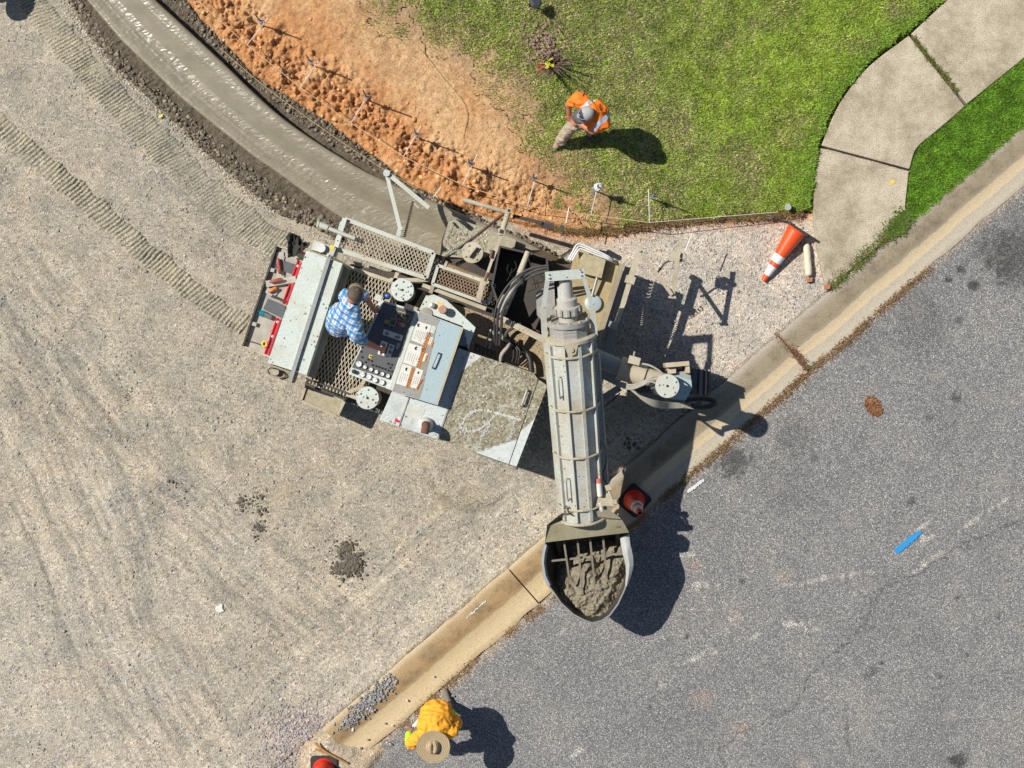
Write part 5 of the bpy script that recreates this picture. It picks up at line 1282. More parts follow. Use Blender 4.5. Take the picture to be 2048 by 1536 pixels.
# ---- concrete heaped in the hopper
cx = smooth_path([(x, y) for x, y in RIM], 90); cpoly = [(1180 + (x - 1180) * .93, 1128 + (y - 1128) * .93) for x, y in RIM] + [(1240, 1070), (1110, 1078)]
def heap_z(px, py, X, Y):
    k = sstep(0, 1, ((px - 1120) * .55 + (py - 1120) * .85) / 62.0)
    edge = sstep(0, 26, -sdf(px, py, cpoly))
    z = .38 + .42 * k + (fbm(X * 7, Y * 7, 4, 501) - .5) * .15 + (fbm(X * 30, Y * 30, 3, 505) - .5) * .06
    hole = np.exp(-(((px - 1150) / 16) ** 2 + ((py - 1160) / 22) ** 2)) * .22 + np.exp(-(((px - 1200) / 14) ** 2 + ((py - 1128) / 20) ** 2)) * .26
    return z - hole - (1 - edge) * .10
hx0, hx1 = P(1085, 0, .8).x, P(1268, 0, .8).x; hy0, hy1 = P(0, 1248, .8).y, P(0, 1068, .8).y
def at_z(fn):
    def g(px, py, X, Y=None):
        s_ = (H - .8) / H; return fn(1024 + (px - 1024) / s_, 768 + (py - 768) / s_, X, Y)
    return g
hp = grid_mesh('wet_concrete', np.arange(hx0, hx1, .0085), np.arange(hy0, hy1, .0085), at_z(heap_z), lambda px, py: at_z(lambda a, b, X, Y: sdf(a, b, cpoly) < 0)(px, py, None), None, kind='stuff')
t = NT('lumpy_wet_concrete')
c = t.ramp(t.noise(22, 5, .65), [(.3, (.18, .15, .10)), (.55, (.265, .228, .16)), (.75, (.35, .305, .225))])
hp.data.materials.clear(); hp.data.materials.append(t.out(c, .55, t.bump(t.noise(60, 5, .7), .8, .02)))
tag(hp, 'lumpy grey wet concrete heaped in the receiving hopper of the conveyor', 'concrete')

# ---- grade stakes with arms and string lines
M_ROD = plain('grimy_rod', (.12, .115, .11), .5, .3, .3); M_FIBRE = plain('white_fibre_rod', (.66, .62, .60), .5, 0, .15); M_CLAMP = plain('clamp_steel', (.26, .27, .28), .4, .5, .4)
STK = [((527, 52), (536, 37), (494, 90)), ((626, 132), (637, 121), (601, 175)), ((736, 200), (728, 204), (702, 246)), ((835, 275), (842, 252), (807, 313)), ((940, 333), (955, 308), (925, 370)), ((1066, 362), (1073, 348), (1055, 412)), ((1191, 383), (1196, 368), (1182, 430)), ((1303, 398), (1297, 378), (1299, 445))]
SLAB = ['first of the row from top left', 'second of the row from top left', 'third of the row from top left', 'fourth of the row from top left', 'fifth of the row from top left', 'sixth of the row, where clay meets grass', 'seventh of the row, with white plastic scrap on it', 'last of the row, standing in grass nearest the sidewalk']
ZST = .40
for ((cx_, cy_), (tx, ty), (ex_, ey_)), lb in zip(STK, SLAB):
    g = gz(cx_, cy_); base = P(cx_, cy_, g)
    r = thing('grade_stake', 'steel grade stake with pale arm, ' + lb, 'stake', base, 'grade stakes carrying the string line')
    top = base + Vector(((cx_ - 1024) * .00004, -(cy_ - 768) * .00004, .70))
    MB().cyl(base - Vector((0, 0, .12)), top, .0095, n=10).build('stake_rod', M_ROD, r, True)
    q = base + Vector((0, 0, ZST - g)); e = P(ex_, ey_, ZST); f = P(tx, ty, ZST)
    MB().cyl(f, e, .0068, .0055, 10).build('arm', M_FIBRE, r, True)
    cl_ = MB().box(q, .045, .055, .05, math.radians(35)).build('clamp', M_CLAMP, r)
    MB().cyl(q, q + Vector((-.05, .03, .01)), .007, n=8).build('thumb_screw', M_CLAMP, cl_)
    MB().cyl(q + Vector((0, 0, .02)), q + Vector((.05, .02, .02)), .010, n=8).build('thumb_screw', M_CLAMP, cl_)
M_STRING = plain('string', (.62, .45, .25), .8); M_STRINGW = plain('pale_string', (.62, .58, .50), .8)
line = [(370, -22), (400, 5)] + [s[2] for s in STK]
m = MB()
for a, b in zip(line[:-1], line[1:]): m.cyl(P(a[0], a[1], ZST + .012), P(b[0], b[1], ZST + .012), .0048, n=6)
tag(m.build('string_line', M_STRING, loc=P(800, 312, ZST)), 'pale orange string line stretched along the grade stakes above the clay', 'string')
m = MB().cyl(P(1299, 445, ZST + .012), P(1556, 424, .30), .0045, n=6)
tag(m.build('string_line', M_STRINGW, loc=P(1430, 434, .35)), 'pale string running from last stake to the fallen cone', 'string')
m = MB().tube(ppath([(440, 96, .12), (520, 165, .10), (600, 225, .10), (700, 295, .10), (770, 340, .12), (835, 378, .12)], 40), .0035, 5)
tag(m.build('string_line', M_STRING, loc=P(620, 240, .1)), 'thin yellow string lying on the crumbly spill behind fresh curb', 'string')
m = MB().tube(ppath([(705, 18, .2), (760, 45, .16), (800, 75, .16), (840, 100, .16), (880, 150, .17), (930, 215, .16), (925, 275, .15)], 50), .0035, 5)
tag(m.build('string_line', plain('straw_string', (.60, .45, .22), .9), loc=P(800, 75, .16)), 'slack straw-coloured string lying across clay into the grass', 'string')
m = MB().ball(P(1195, 374, .55), .055, 9, 6, .9, 1.2, .7); rr = random.Random(3)
m.v = [(x + rr.uniform(-.015, .015), y + rr.uniform(-.015, .015), z + rr.uniform(-.012, .012)) for x, y, z in m.v]
for k in range(5):
    a = rr.uniform(0, 6.28); p0 = P(1193, 380, .5); m.add([p0, p0 + Vector((.09 * math.cos(a), .05 * math.sin(a), .03)), p0 + Vector((.08 * math.cos(a + .5), .06 * math.sin(a + .5), -.02))], [(0, 1, 2)])
tag(m.build('plastic_scrap', plain('crumpled_plastic', (.62, .64, .64), .3), loc=P(1193, 378, .5)), 'crumpled white plastic scrap caught on a grade stake in grass', 'plastic scrap')
def clamp_thing(px, py, z, label):
    r = thing('pipe_clamp', label, 'clamp', P(px, py, z))
    MB().cyl(P(px, py, z), P(px, py, z + .12), .045, n=14).build('clamp_ring', M_STEEL, r, True)
    MB().box(P(px + 2, py + 5, z + .06), .04, .03, .05, .5).build('clamp_jaw', plain('red_jaw', (.5, .09, .05), .5), r)
clamp_thing(1576, 414, .12, 'shiny round pipe clamp on lawn edge above fallen cone')
r = thing('grade_stake', 'fallen steel stake with bolt lying at base of tipped cone', 'stake', P(1540, 436, .05))
MB().cyl(P(1546, 436, .08), P(1584, 446, .06), .011, n=8).build('stake_rod', M_ROD, r, True); MB().box(P(1540, 435, .08), .075, .06, .05, -.3).build('clamp', M_CLAMP, r)

# ---- traffic cones
def cone_body_mat():
    t = NT('safety_orange'); c = t.mix(t.ramp(t.noise(9, 5), [(.4, 0.0), (.75, .3)]), (.80, .085, .012), (.55, .07, .02)); return t.out(c, .42)
M_CONE = cone_body_mat(); M_CONERED = plain('safety_red_orange', (.78, .035, .015), .4, 0, .12); M_BAND = plain('reflective_band', (.74, .74, .74), .35, 0, .1); M_CONEBASE = plain('black_cone_base', (.032, .031, .028), .75, 0, .5)
def cone(loc, axis, spin, label, mat, hgt=.90):
    r = thing('traffic_cone', label, 'traffic cone', loc, 'traffic cones around the machine')
    L = Vector(loc); s_ = .18
    pts = []
    for i, (sx, sy) in enumerate(((1, 1), (-1, 1), (-1, -1), (1, -1))):
        for k in range(4):
            a = math.pi / 2 * i + math.pi / 2 * k / 3; pts.append((L.x + sx * (s_ - .045) + .045 * math.cos(a), L.y + sy * (s_ - .045) + .045 * math.sin(a)))
    MB().prism(pts, L.z + .035, L.z).build('base', M_CONEBASE, r)
    rad = lambda t_: .138 + (.031 - .138) * t_
    def seg(name, a, b, mt, o=0.0):
        MB().lathe(L, (0, 0, 1), [(hgt * a, rad(a) + o), (hgt * b, rad(b) + o)], 32, cap0=False, cap1=False).build(name, mt, r, True)
    MB().lathe(L, (0, 0, 1), [(.03, .150), (.05, .145), (.06, .134), (hgt * .98, .033), (hgt, .031), (hgt, .022), (hgt - .1, .026)], 32, cap1=False).build('cone_body', mat, r, True)
    seg('reflective_band', .52, .65, M_BAND, .003); seg('reflective_band', .72, .89, M_BAND, .003)
    r.rotation_mode = 'QUATERNION'; r.rotation_quaternion = Vector(axis).to_track_quat('Z', 'Y') @ Matrix.Rotation(spin, 3, 'Z').to_quaternion()
    return r
b_ = P(1597, 455, .175); e_ = P(1526, 562, .04)
cone(b_, (e_ - b_), 0.0, 'orange cone with two white bands tipped over beside the sidewalk', M_CONE, (e_ - b_).length)
cone(P(1268, 1000, .03), (.02, -.13, 1), math.radians(40), 'upright red-orange cone on the gutter beside the conveyor hopper', M_CONERED, .90)
cone(P(648, 1537, .08), (-.02, -.04, 1), math.radians(28), 'red-orange cone cut by bottom edge beside forked stick', M_CONERED, .74)

# ---- roll, bricks, stick, scraps
def fuzz(name, a, b, r_, mat, label, cat):
    m = MB(); A, B = Vector(a), Vector(b); R = []
    for i in range(22):
        t_ = i / 21; q = r_ * (1 - max(0, abs(t_ - .5) - .44) * 6); d, u, v = frame_of(B - A)
        R.append([A + (B - A) * t_ + (u * math.cos(k * .524) + v * math.sin(k * .524)) * q * random.uniform(.93, 1.07) for k in range(12)])
    m.rings(R); return tag(m.build(name, mat, loc=A, smooth=True, sharp=60), label, cat)
fuzz('fibre_roll', P(1613, 488, .055), P(1618, 552, .055), .05, plain('cream_fibre', (.70, .62, .46), .95, 0, .25, 40, .8), 'cream fibre roll lying along the sidewalk edge below tipped cone', 'roll')
def chunk(px, py, z, sx, sy, sz, rz, mat, name, label, cat):
    m = MB().box(P(px, py, z), sx, sy, sz, rz); m.v = [(x + random.uniform(-.01, .01), y + random.uniform(-.01, .01), zz + random.uniform(-.006, .006)) for x, y, zz in m.v]
    return tag(m.build(name, mat, loc=P(px, py, z)), label, cat)
M_BRICKRED = plain('clay_brick', (.42, .17, .08), .9, 0, .4, 20, .6)
chunk(1619, 560, .03, .07, .06, .05, .2, M_BRICKRED, 'brick_piece', 'orange brick piece at lower end of the fibre roll', 'brick piece')
chunk(1654, 574, .11, .08, .045, .04, .1, M_BRICKRED, 'brick_piece', 'orange brick piece at bottom tip of the sidewalk', 'brick piece')
M_WOOD = plain('weathered_stick', (.40, .22, .075), .85, 0, .5, 18, .6)
m = MB().tube(ppath([(630, 1486, .11), (641, 1496, .12), (655, 1506, .125), (672, 1515, .125), (695, 1527, .12)], 20), [.020 - .0004 * i for i in range(20)], 8).tube(ppath([(631, 1499, .11), (643, 1503, .12), (657, 1508, .125)], 10), .015, 8)
tag(m.build('forked_stick', M_WOOD, loc=P(660, 1508, .05)), 'forked tan wooden stick beside the bottom cone', 'stick')
chunk(322, 232, .03, .05, .035, .015, .5, plain('yellow_scrap', (.62, .50, .05), .6), 'plastic_clip', 'small yellow plastic clip at edge of the concrete spill', 'clip')
m = MB().add([P(x, y, .02) for x, y in ((431, 1213), (438, 1210), (441, 1207), (445, 1209), (444, 1216), (448, 1222), (441, 1225), (432, 1223), (430, 1218))], [tuple(range(9))[::-1]])
tag(m.build('paper_scrap', M_PAPER, loc=P(438, 1216, .02)), 'torn cream paper scrap lying on the crushed stone', 'scrap')

# ---- paint marks on the road and sidewalk
def paint_mark(name, a, b, wd, z, mat, label, seed):
    rr = random.Random(seed); A, B = P(*a, z), P(*b, z); d, u, v = frame_of(B - A); n = 26; V_ = []
    for i in range(n + 1):
        t_ = i / n; k = wd * (.5 + .06 * math.sin(5 * t_)) * (1 if 0 < i < n else .5)
        V_ += [A + (B - A) * t_ + u * (k + rr.uniform(-.010, .010)), A + (B - A) * t_ - u * (k + rr.uniform(-.010, .010))]
    F_ = [(2 * i, 2 * i + 1, 2 * i + 3, 2 * i + 2) for i in range(n)]
    return tag(MB().add(V_, F_).build(name, mat, loc=A), label, 'paint mark')
t = NT('blue_marking_paint'); c = t.mix(t.ramp(t.noise(130, 3), [(.38, .65), (.48, 0.0)]), (.0, .27, .62), (.12, .14, .16)); M_BLUEP = t.out(c, .7)
t = NT('white_marking_paint'); c = t.mix(t.ramp(t.noise(120, 3), [(.38, .6), (.48, 0.0)]), (.66, .66, .66), (.18, .18, .18)); M_WHITEP = t.out(c, .7)
paint_mark('paint_mark', (1791, 1104), (1842, 1063), .075, .022, M_BLUEP, 'bright blue sprayed paint dash on the asphalt', 5)
paint_mark('paint_mark', (1375, 984), (1408, 959), .04, .022, M_WHITEP, 'white sprayed paint dash on the asphalt beside old curb', 6)
paint_mark('paint_mark', (931, 1238), (972, 1201), .016, .075, M_WHITEP, 'thin white chalk line drawn on the old curb', 7)
for (x, y, rr_, lb) in ((1785, 364, .035, 'small yellow sprayed dot on the sidewalk slab'),):
    m = MB(); ring = [P(x, y, .106) + Vector((rr_ * random.uniform(.7, 1.15) * math.cos(k * .6283), rr_ * random.uniform(.7, 1.15) * math.sin(k * .6283), 0)) for k in range(10)]
    tag(m.add(ring, [tuple(range(10))]).build('paint_mark', M_YELLOW, loc=P(x, y, .106)), lb, 'paint mark')

# ---- tools on the rear tray
ZT = .842
def obj_thing(name, label, cat, px, py, z, group=None): return thing(name, label, cat, P(px, py, z), group)
def level(a, b, label):
    r = obj_thing('spirit_level', label, 'level', (a[0] + b[0]) / 2, (a[1] + b[1]) / 2, ZT, 'spirit levels on the tool tray')
    A, B = P(*a, ZT + .03), P(*b, ZT + .03); d = (B - A).normalized(); L = (B - A).length
    m = MB().beam(A, B, .064, .012, Vector((0, 0, 1))); o = m.build('web', M_RED, r)
    u = d.cross(Vector((0, 0, 1)))
    for s_ in (-1, 1): MB().beam(A + u * .026 * s_, B + u * .026 * s_, .013, .06).build('flange', M_RED, r)
    for t_ in (.10, .5): MB().lathe(A + d * L * t_, (0, 0, 1), [(.0, .022), (.02, .022), (.024, .014)], 14).build('vial', M_STEEL, r, True)
    MB().beam(A + d * L * .60, A + d * L * .84, .022, .014).build('hand_slot', M_INK, r)
level((599, 524), (569, 608), 'red spirit level lying at upper end of the tool tray')
level((558, 637), (533, 709), 'red spirit level lying at lower end of the tool tray')
def float_tool(a, b, h0, h1, wd, label, bm_, hm, z=ZT):
    r = obj_thing('hand_float', label, 'trowel', (a[0] + b[0]) / 2, (a[1] + b[1]) / 2, z, 'hand tools on the tool tray')
    MB().beam(P(*a, z + .012), P(*b, z + .012), wd, .018).build('board', bm_, r)
    A, B = P(*h0, z + .07), P(*h1, z + .07)
    MB().tube([A, A + (B - A) * .15, A + (B - A) * .5, A + (B - A) * .85, B], [.012, .022, .024, .022, .012], 10).build('handle', hm, r, True)
    for q in (A + (B - A) * .1, A + (B - A) * .9): MB().beam(q - Vector((0, 0, .06)), q, .015, .02, Vector((0, 1, 0))).build('post', M_STEEL, r)
M_REDWOOD = plain('red_wood_handle', (.34, .06, .04), .5, 0, .3); M_FLOAT = plain('cement_stained_float', (.44, .41, .34), .8, 0, .4)
float_tool((560, 504), (561, 556), (556, 516), (559, 548), .10, 'long float with dark red handle lying lengthwise on the tray', M_FLOAT, M_REDWOOD)
float_tool((532, 568), (592, 558), (539, 564), (566, 559), .085, 'long float with dark red handle lying across the tray', M_FLOAT, M_REDWOOD, ZT + .05)
float_tool((534, 577), (552, 590), (536, 584), (553, 575), .11, 'short steel trowel with bright orange handle on the tray', M_STEEL, plain('orange_handle', (.72, .20, .03), .45))
M_SLATE = plain('slate_pad', (.105, .11, .12), .85, 0, .35, 20, .7)
m = MB().ppx([(536, 597), (571, 612), (566, 638), (526, 618)], ZT + .05, ZT + .005)
tag(m.build('rubber_float', M_SLATE, loc=P(550, 616, ZT)), 'dark slate rubber float pad lying mid tool tray', 'float pad')
m = MB().ppx([(558, 518), (592, 529), (586, 549), (549, 536)], ZT + .03, ZT + .004)
tag(m.build('rubber_float', M_SLATE, loc=P(570, 533, ZT)), 'dark slate pad beneath the floats at tray top', 'float pad')
m = MB().ppx([(545, 589), (573, 602), (571, 606), (541, 594)], ZT + .07, ZT + .052)
tag(m.build('steel_edger', M_BLACK, loc=P(558, 598, ZT + .05)), 'thin black edging strip on top edge of the slate pad', 'edger')
r = obj_thing('drink_bottle', 'teal capped clear bottle lying on the tool tray', 'bottle', 523, 627, ZT)
MB().cyl(P(528, 628, ZT + .04), P(543, 635, ZT + .035), .036, .034, 16).build('bottle_body', plain('smoky_bottle', (.16, .17, .17), .2), r, True)
MB().cyl(P(519, 625, ZT + .045), P(528, 628, ZT + .042), .040, n=16).build('cap', plain('teal_cap', (.01, .20, .28), .35), r, True)
m = MB().tube([P(529, 688, ZT + .02) + Vector((.03 * math.cos(a * .5236), .036 * math.sin(a * .5236), 0)) for a in range(13)], .012, 8, caps=False)
tag(m.build('tape_ring', M_YELLOW, loc=P(529, 688, ZT), smooth=True), 'small yellow ring beside lower red level on the tray', 'ring')
for pts, lb in (([(540, 665), (546, 667), (537, 690), (531, 688)], 'narrow grey steel strip beside lower red level'), ([(566, 512), (570, 513), (560, 545), (556, 544)], 'narrow pale steel strip beside the lengthwise float')):
    tag(MB().ppx(pts, ZT + .016, ZT + .002).build('steel_strip', M_STEEL, loc=P(pts[0][0], pts[0][1], ZT)), lb, 'strip')
# crumpled dark jacket over the tray end
def cloth(poly, z, name, mat, label, cat, n=26, amp=.10, seed=600):
    xs = np.linspace(min(p[0] for p in poly), max(p[0] for p in poly), n); ys = np.linspace(min(p[1] for p in poly), max(p[1] for p in poly), n); V_ = []; idx = -np.ones((n, n), int)
    for j, y in enumerate(ys):
        for i, x in enumerate(xs):
            if inside(np.array(x), np.array(y), poly):
                f = 1 - abs(2 * float(fbm(x / 13.0, y / 22.0, 3, seed)) - 1); idx[j, i] = len(V_); V_.append(P(x, y, z + amp * f + .03 * float(fbm(x / 5.0, y / 5.0, 2, seed + 3))))
    F_ = [(idx[j, i], idx[j + 1, i], idx[j + 1, i + 1], idx[j, i + 1]) for j in range(n - 1) for i in range(n - 1) if min(idx[j, i], idx[j + 1, i], idx[j + 1, i + 1], idx[j, i + 1]) >= 0]
    o = MB().add(V_, F_).build(name, mat, smooth=True, sharp=80, loc=P(poly[0][0], poly[0][1], z)); s_ = o.modifiers.new('cloth', 'SOLIDIFY'); s_.thickness = .01
    return tag(o, label, cat)
cloth([(578, 463), (586, 466), (600, 471), (606, 484), (620, 484), (619, 491), (608, 502), (597, 507), (588, 514), (575, 517), (576, 490), (572, 474)], .86, 'work_jacket', plain('charcoal_cloth', (.035, .033, .03), .9, 0, .3, 12, .5), 'crumpled charcoal jacket draped over top corner of tool tray', 'jacket', 34, .16)
m = MB().ppx([(592, 502), (612, 508), (609, 516), (589, 511)], ZT + .07, ZT + .03)
tag(m.build('tool_case', plain('tan_case', (.42, .34, .25), .7), loc=P(600, 508, ZT)), 'small tan case with red edge under the jacket', 'case')
m = MB().beam(P(592, 501, ZT + .075), P(612, 507, ZT + .075), .02, .02); tag(m.build('red_strap', M_RED, loc=P(600, 504, ZT)), 'red strap along the small tan case', 'strap')
r = obj_thing('drink_bottle', 'black bottle with bright blue cap standing beside the console', 'bottle', 775, 592, 1.5)
MB().lathe(P(775, 592, 1.45), (0, 0, 1), [(0, .045), (.2, .045), (.23, .03)], 18).build('bottle_body', M_BLACK, r, True)
MB().lathe(P(775, 592, 1.68), (0, 0, 1), [(0, .026), (.035, .026), (.04, .018)], 14).build('cap', plain('blue_cap', (.03, .12, .62), .35), r, True)

# ---- path light at the top edge of the lawn
g_ = gz(1060, 8)
r = thing('path_light', 'dark garden path light standing in the lawn at top edge', 'lamp', P(1058, 12, g_))
MB().cyl(P(1058, 12, g_), P(1058, 12, g_) + Vector((.02, .01, .22)), .012, n=8).build('post', M_BLACK, r, True)
hd = P(1058, 12, g_) + Vector((.075, -.005, .27))
MB().lathe(hd, (.5, .25, .9), [(-.07, .03), (0, .09), (.03, .10), (.045, .07)], 6).build('lamp_head', plain('slate_plastic', (.07, .075, .095), .45), r)

# ---- bare shrub in the lawn
r = thing('bare_shrub', 'nearly bare young shrub with a few yellow and red leaves in lawn', 'shrub', P(1105, 132, .12))
rr = random.Random(21)
for k in range(40):
    a = rr.uniform(0, 6.28); l_ = rr.uniform(.2, .6); b0 = P(1105 + rr.uniform(-4, 4), 130 + rr.uniform(-4, 4), .1)
    e = b0 + Vector((l_ * .55 * math.cos(a), l_ * .55 * math.sin(a), l_)); mid = b0 + (e - b0) * .5 + Vector((rr.uniform(-.03, .03), rr.uniform(-.03, .03), .03))
    MB().tube([b0, mid, e], [.009, .006, .004], 5).build('branch', plain('twig_bark', (.16, .10, .08), .9) if k == 0 else bpy.data.materials['twig_bark'], r, True)
lv = {'yellow_leaf': plain('yellow_leaf', (.55, .50, .03), .6), 'red_leaf': plain('red_leaf', (.42, .05, .04), .6), 'brown_leaf': plain('mauve_leaf', (.30, .18, .15), .7)}
for k in range(230):
    nm = 'yellow_leaf' if k < 16 else ('red_leaf' if k < 28 else 'brown_leaf')
    cx_, cy_ = {'yellow_leaf': (1096, 129), 'red_leaf': (1080, 136), 'brown_leaf': (1085, 92)}[nm]
    c = P(cx_ + rr.gauss(0, 6 if k < 28 else 24), cy_ + rr.gauss(0, 5 if k < 28 else 26), (.2 if k < 28 else .13) + rr.uniform(0, .25 if k < 28 else .08)); a = rr.uniform(0, 6.28); u = Vector((math.cos(a), math.sin(a), rr.uniform(-.4, .4))); v = Vector((-math.sin(a), math.cos(a), rr.uniform(-.4, .4)))
    MB().add([c - u * .028, c + v * .013, c + u * .028, c - v * .013], [(0, 1, 2, 3)]).build('leaf', lv[nm], r)

# ================================================================== STUFF
# ---- grass
def grass_material():
    t = NT('grass_blades')
    c = t.attr('col')
    d = t.b; d.inputs['Roughness'].default_value = .55; d.inputs['Specular IOR Level'].default_value = .25
    t.l.new(c, d.inputs['Base Color'])
    tr = t.n.new('ShaderNodeBsdfTranslucent'); t.l.new(c, tr.inputs['Color'])
    mx = t.n.new('ShaderNodeMixShader'); mx.inputs[0].default_value = .30
    o = [n for n in t.n if n.type == 'OUTPUT_MATERIAL'][0]
    t.l.new(d.outputs[0], mx.inputs[1]); t.l.new(tr.outputs[0], mx.inputs[2]); t.l.new(mx.outputs[0], o.inputs['Surface'])
    return t.m
M_GRASS = grass_material()
def blades(name, px, py, z, L, W, col, label, lean=(.5, 1.2), mat=M_GRASS):
    n = len(px); X = (px - 1024) / S0; Y = (768 - py) / S0
    a = RNG.uniform(0, 2 * np.pi, n); ln = RNG.uniform(lean[0], lean[1], n)
    dx, dy = np.cos(a), np.sin(a); wx, wy = -dy * W / 2, dx * W / 2
    hz = L / np.sqrt(1 + ln * ln); r_ = hz * ln
    V = np.empty((n, 3, 3)); V[:, 0] = np.stack([X - wx, Y - wy, z], 1); V[:, 1] = np.stack([X + wx, Y + wy, z], 1); V[:, 2] = np.stack([X + dx * r_, Y + dy * r_, z + hz], 1)
    me = bpy.data.meshes.new(name); me.vertices.add(3 * n); me.vertices.foreach_set('co', V.ravel())
    me.loops.add(3 * n); me.loops.foreach_set('vertex_index', np.arange(3 * n)); me.polygons.add(n); me.polygons.foreach_set('loop_start', np.arange(0, 3 * n, 3)); me.polygons.foreach_set('loop_total', np.full(n, 3))
    at = me.color_attributes.new('col', 'FLOAT_COLOR', 'POINT'); C = np.repeat(col, 3, 0); at.data.foreach_set('color', np.concatenate([C, np.ones((3 * n, 1))], 1).ravel())
    me.materials.append(mat); me.update()
    o = bpy.data.objects.new(name, me); COL.objects.link(o); return tag(o, label, None, kind='stuff')
def pal(n, lst, w_): 
    k = RNG.choice(len(lst), n, p=np.array(w_) / sum(w_)); return np.array(lst)[k] * RNG.uniform(.75, 1.25, (n, 1))
G1, G2, G3, G4, DRY, BRN = (.30, .44, .05), (.45, .60, .065), (.12, .22, .03), (.62, .68, .17), (.76, .65, .42), (.48, .34, .27)
N = 520000
px = RNG.uniform(640, 1960, N); py = RNG.uniform(-55, 475, N)
sd = sdf(px, py, YARD); sc = signed_clay(px, py)
far = sstep(0, 230, sdf(px, py, CLAY_POLY))
nz = fbm(px / 26, py / 26, 3, 700); nb = fbm(px / 75, py / 75, 3, 710)
bare = np.exp(-(((px - 1085) / 55) ** 2 + ((py - 90) / 50) ** 2)) * .8 + np.exp(-(((px - 1150) / 60) ** 2 + ((py - 345) / 50) ** 2)) * .3
prob = sstep(-6, 45, sc + (nz - .5) * 60) * (.42 + .58 * far) * (1 - bare * .75) * np.clip(.55 + (nb - .42) * 2.2 + far * .35, .25, 1)
ok = (sd < -2) & (RNG.random(N) < prob); px, py, far, nb = px[ok], py[ok], far[ok], nb[ok]; n = len(px)
zz = np.array(yard_z(px[None, :], py[None, :], ((px - 1024) / S0)[None, :], ((768 - py) / S0)[None, :]))[0]
vivid = np.clip(sstep(1180, 1650, px) * .8 + sstep(180, 0, dist_poly(px, py, SW_L[:8])) * .6 + (nb - .5) * 1.6, 0, 1)
ca = pal(n, [G1, G2, G3, DRY, BRN], [2.6, 2, 2.4, 2.4, 2.0]); cb = pal(n, [G1, G2, G3, G4, DRY], [3, 5, 2.0, 1.8, .8])
pick = (RNG.random(n) < vivid)[:, None]
col = np.where(pick, cb, ca) * (.62 + .76 * fbm(px / 17, py / 17, 3, 720))[:, None]
edge = sstep(70, 0, dist_poly(px, py, SW_L[:8]))[:, None]
col = col * (1 - .55 * edge) + np.array([.17, .36, .04]) * RNG.uniform(.6, 1.5, (n, 1)) * .55 * edge
blades('grass', px, py, zz - .004, RNG.uniform(.032, .075, n), RNG.uniform(.008, .016, n), col, 'patchy green lawn grass thinning out towards the clay')
N = 130000
px = RNG.uniform(1795, 2075, N); py = RNG.uniform(90, 450, N); ok = sdf(px, py, VERGE) < 2.5 + (fbm(px / 7, py / 7, 2, 730) - .5) * 10; px, py = px[ok], py[ok]; n = len(px)
nb = fbm(px / 40, py / 40, 3, 735)[:, None]
col = pal(n, [(.15, .33, .035), (.24, .46, .05), (.07, .18, .02), G2], [3, 3, 2.2, 1.5]) * (.5 + 1.0 * fbm(px / 14, py / 14, 3, 738))[:, None]
blades('grass', px, py, np.full(n, .055), RNG.uniform(.035, .075, n), RNG.uniform(.007, .012, n), col, 'lush green grass strip between sidewalk and old curb')
# straw and dead stems over the clay fringe
N = 26000
px = RNG.uniform(600, 1200, N); py = RNG.uniform(-50, 470, N); sc = sdf(px, py, CLAY_POLY); ok = (sdf(px, py, YARD) < -6) & (RNG.random(N) < np.exp(-((sc + 25) / 70) ** 2)); px, py = px[ok], py[ok]; n = len(px)
zz = np.array(yard_z(px[None, :], py[None, :], ((px - 1024) / S0)[None, :], ((768 - py) / S0)[None, :]))[0]
blades('straw', px, py, zz - .002, RNG.uniform(.03, .07, n), RNG.uniform(.004, .008, n), pal(n, [(.55, .42, .22), (.45, .32, .17), (.30, .20, .13), (.16, .17, .05)], [4, 3, 2, 1]), 'dry straw scattered over the fringe of the clay', (2.0, 9.0))
# weeds: along the road edge of the old kerb, in the joints, beside the sidewalk foot
def weeds_along(pts, n, wd, pal_, w_, L, label, z=.03, name='weeds', clump=.5):
    p = smooth_path(pts, 400); i = RNG.integers(0, 400, n * 3); keep = fbm(i / 14.0, i * 0.0, 3, int(pts[0][0])) > clump; i = i[keep][:n]; n = len(i)
    q = p[i] + RNG.normal(0, wd, (n, 2))
    blades(name, q[:, 0], q[:, 1], np.full(n, z), RNG.uniform(L[0], L[1], n), RNG.uniform(.006, .013, n), pal(n, pal_, w_), label, (.8, 3.0))
BR1, BR2, BR3 = (.26, .14, .065), (.36, .21, .10), (.15, .085, .045)
weeds_along([(1858, 538), (1760, 622), (1690, 688), (1617, 742), (1560, 796), (1500, 846), (1430, 910), (1380, 950), (1322, 1002)], 2700, 4.2, [BR1, BR2, BR3, (.42, .30, .16), (.14, .18, .04)], [3, 3, 1.5, 2, 1], (.02, .06), 'brown dead weeds along road edge of old curb', .02, 'dry_weeds', .36)
weeds_along([(1300, 1022), (1200, 1112), (1090, 1210), (985, 1290), (890, 1375), (800, 1455)], 2200, 4.0, [BR2, BR1, (.42, .30, .17)], [3, 2, 3], (.015, .04), 'sparse brown weeds along silted road edge of old curb', .02, 'dry_weeds', .42)
weeds_along([(1812, 445), (1775, 470), (1745, 492), (1718, 520), (1690, 545), (1660, 572)], 2300, 5.5, [(.12, .20, .03), (.20, .27, .05), (.06, .11, .02), BR2], [3, 3, 2, 2], (.03, .08), 'green weeds growing in joint between sidewalk and curb', .09, 'weeds', .40)
weeds_along([(1805, 430), (1798, 448), (1780, 462)], 1300, 9, [(.11, .20, .03), (.19, .27, .05)], [2, 2], (.03, .08), 'tuft of green weeds spilling at sidewalk corner', .10, 'weeds', .2)
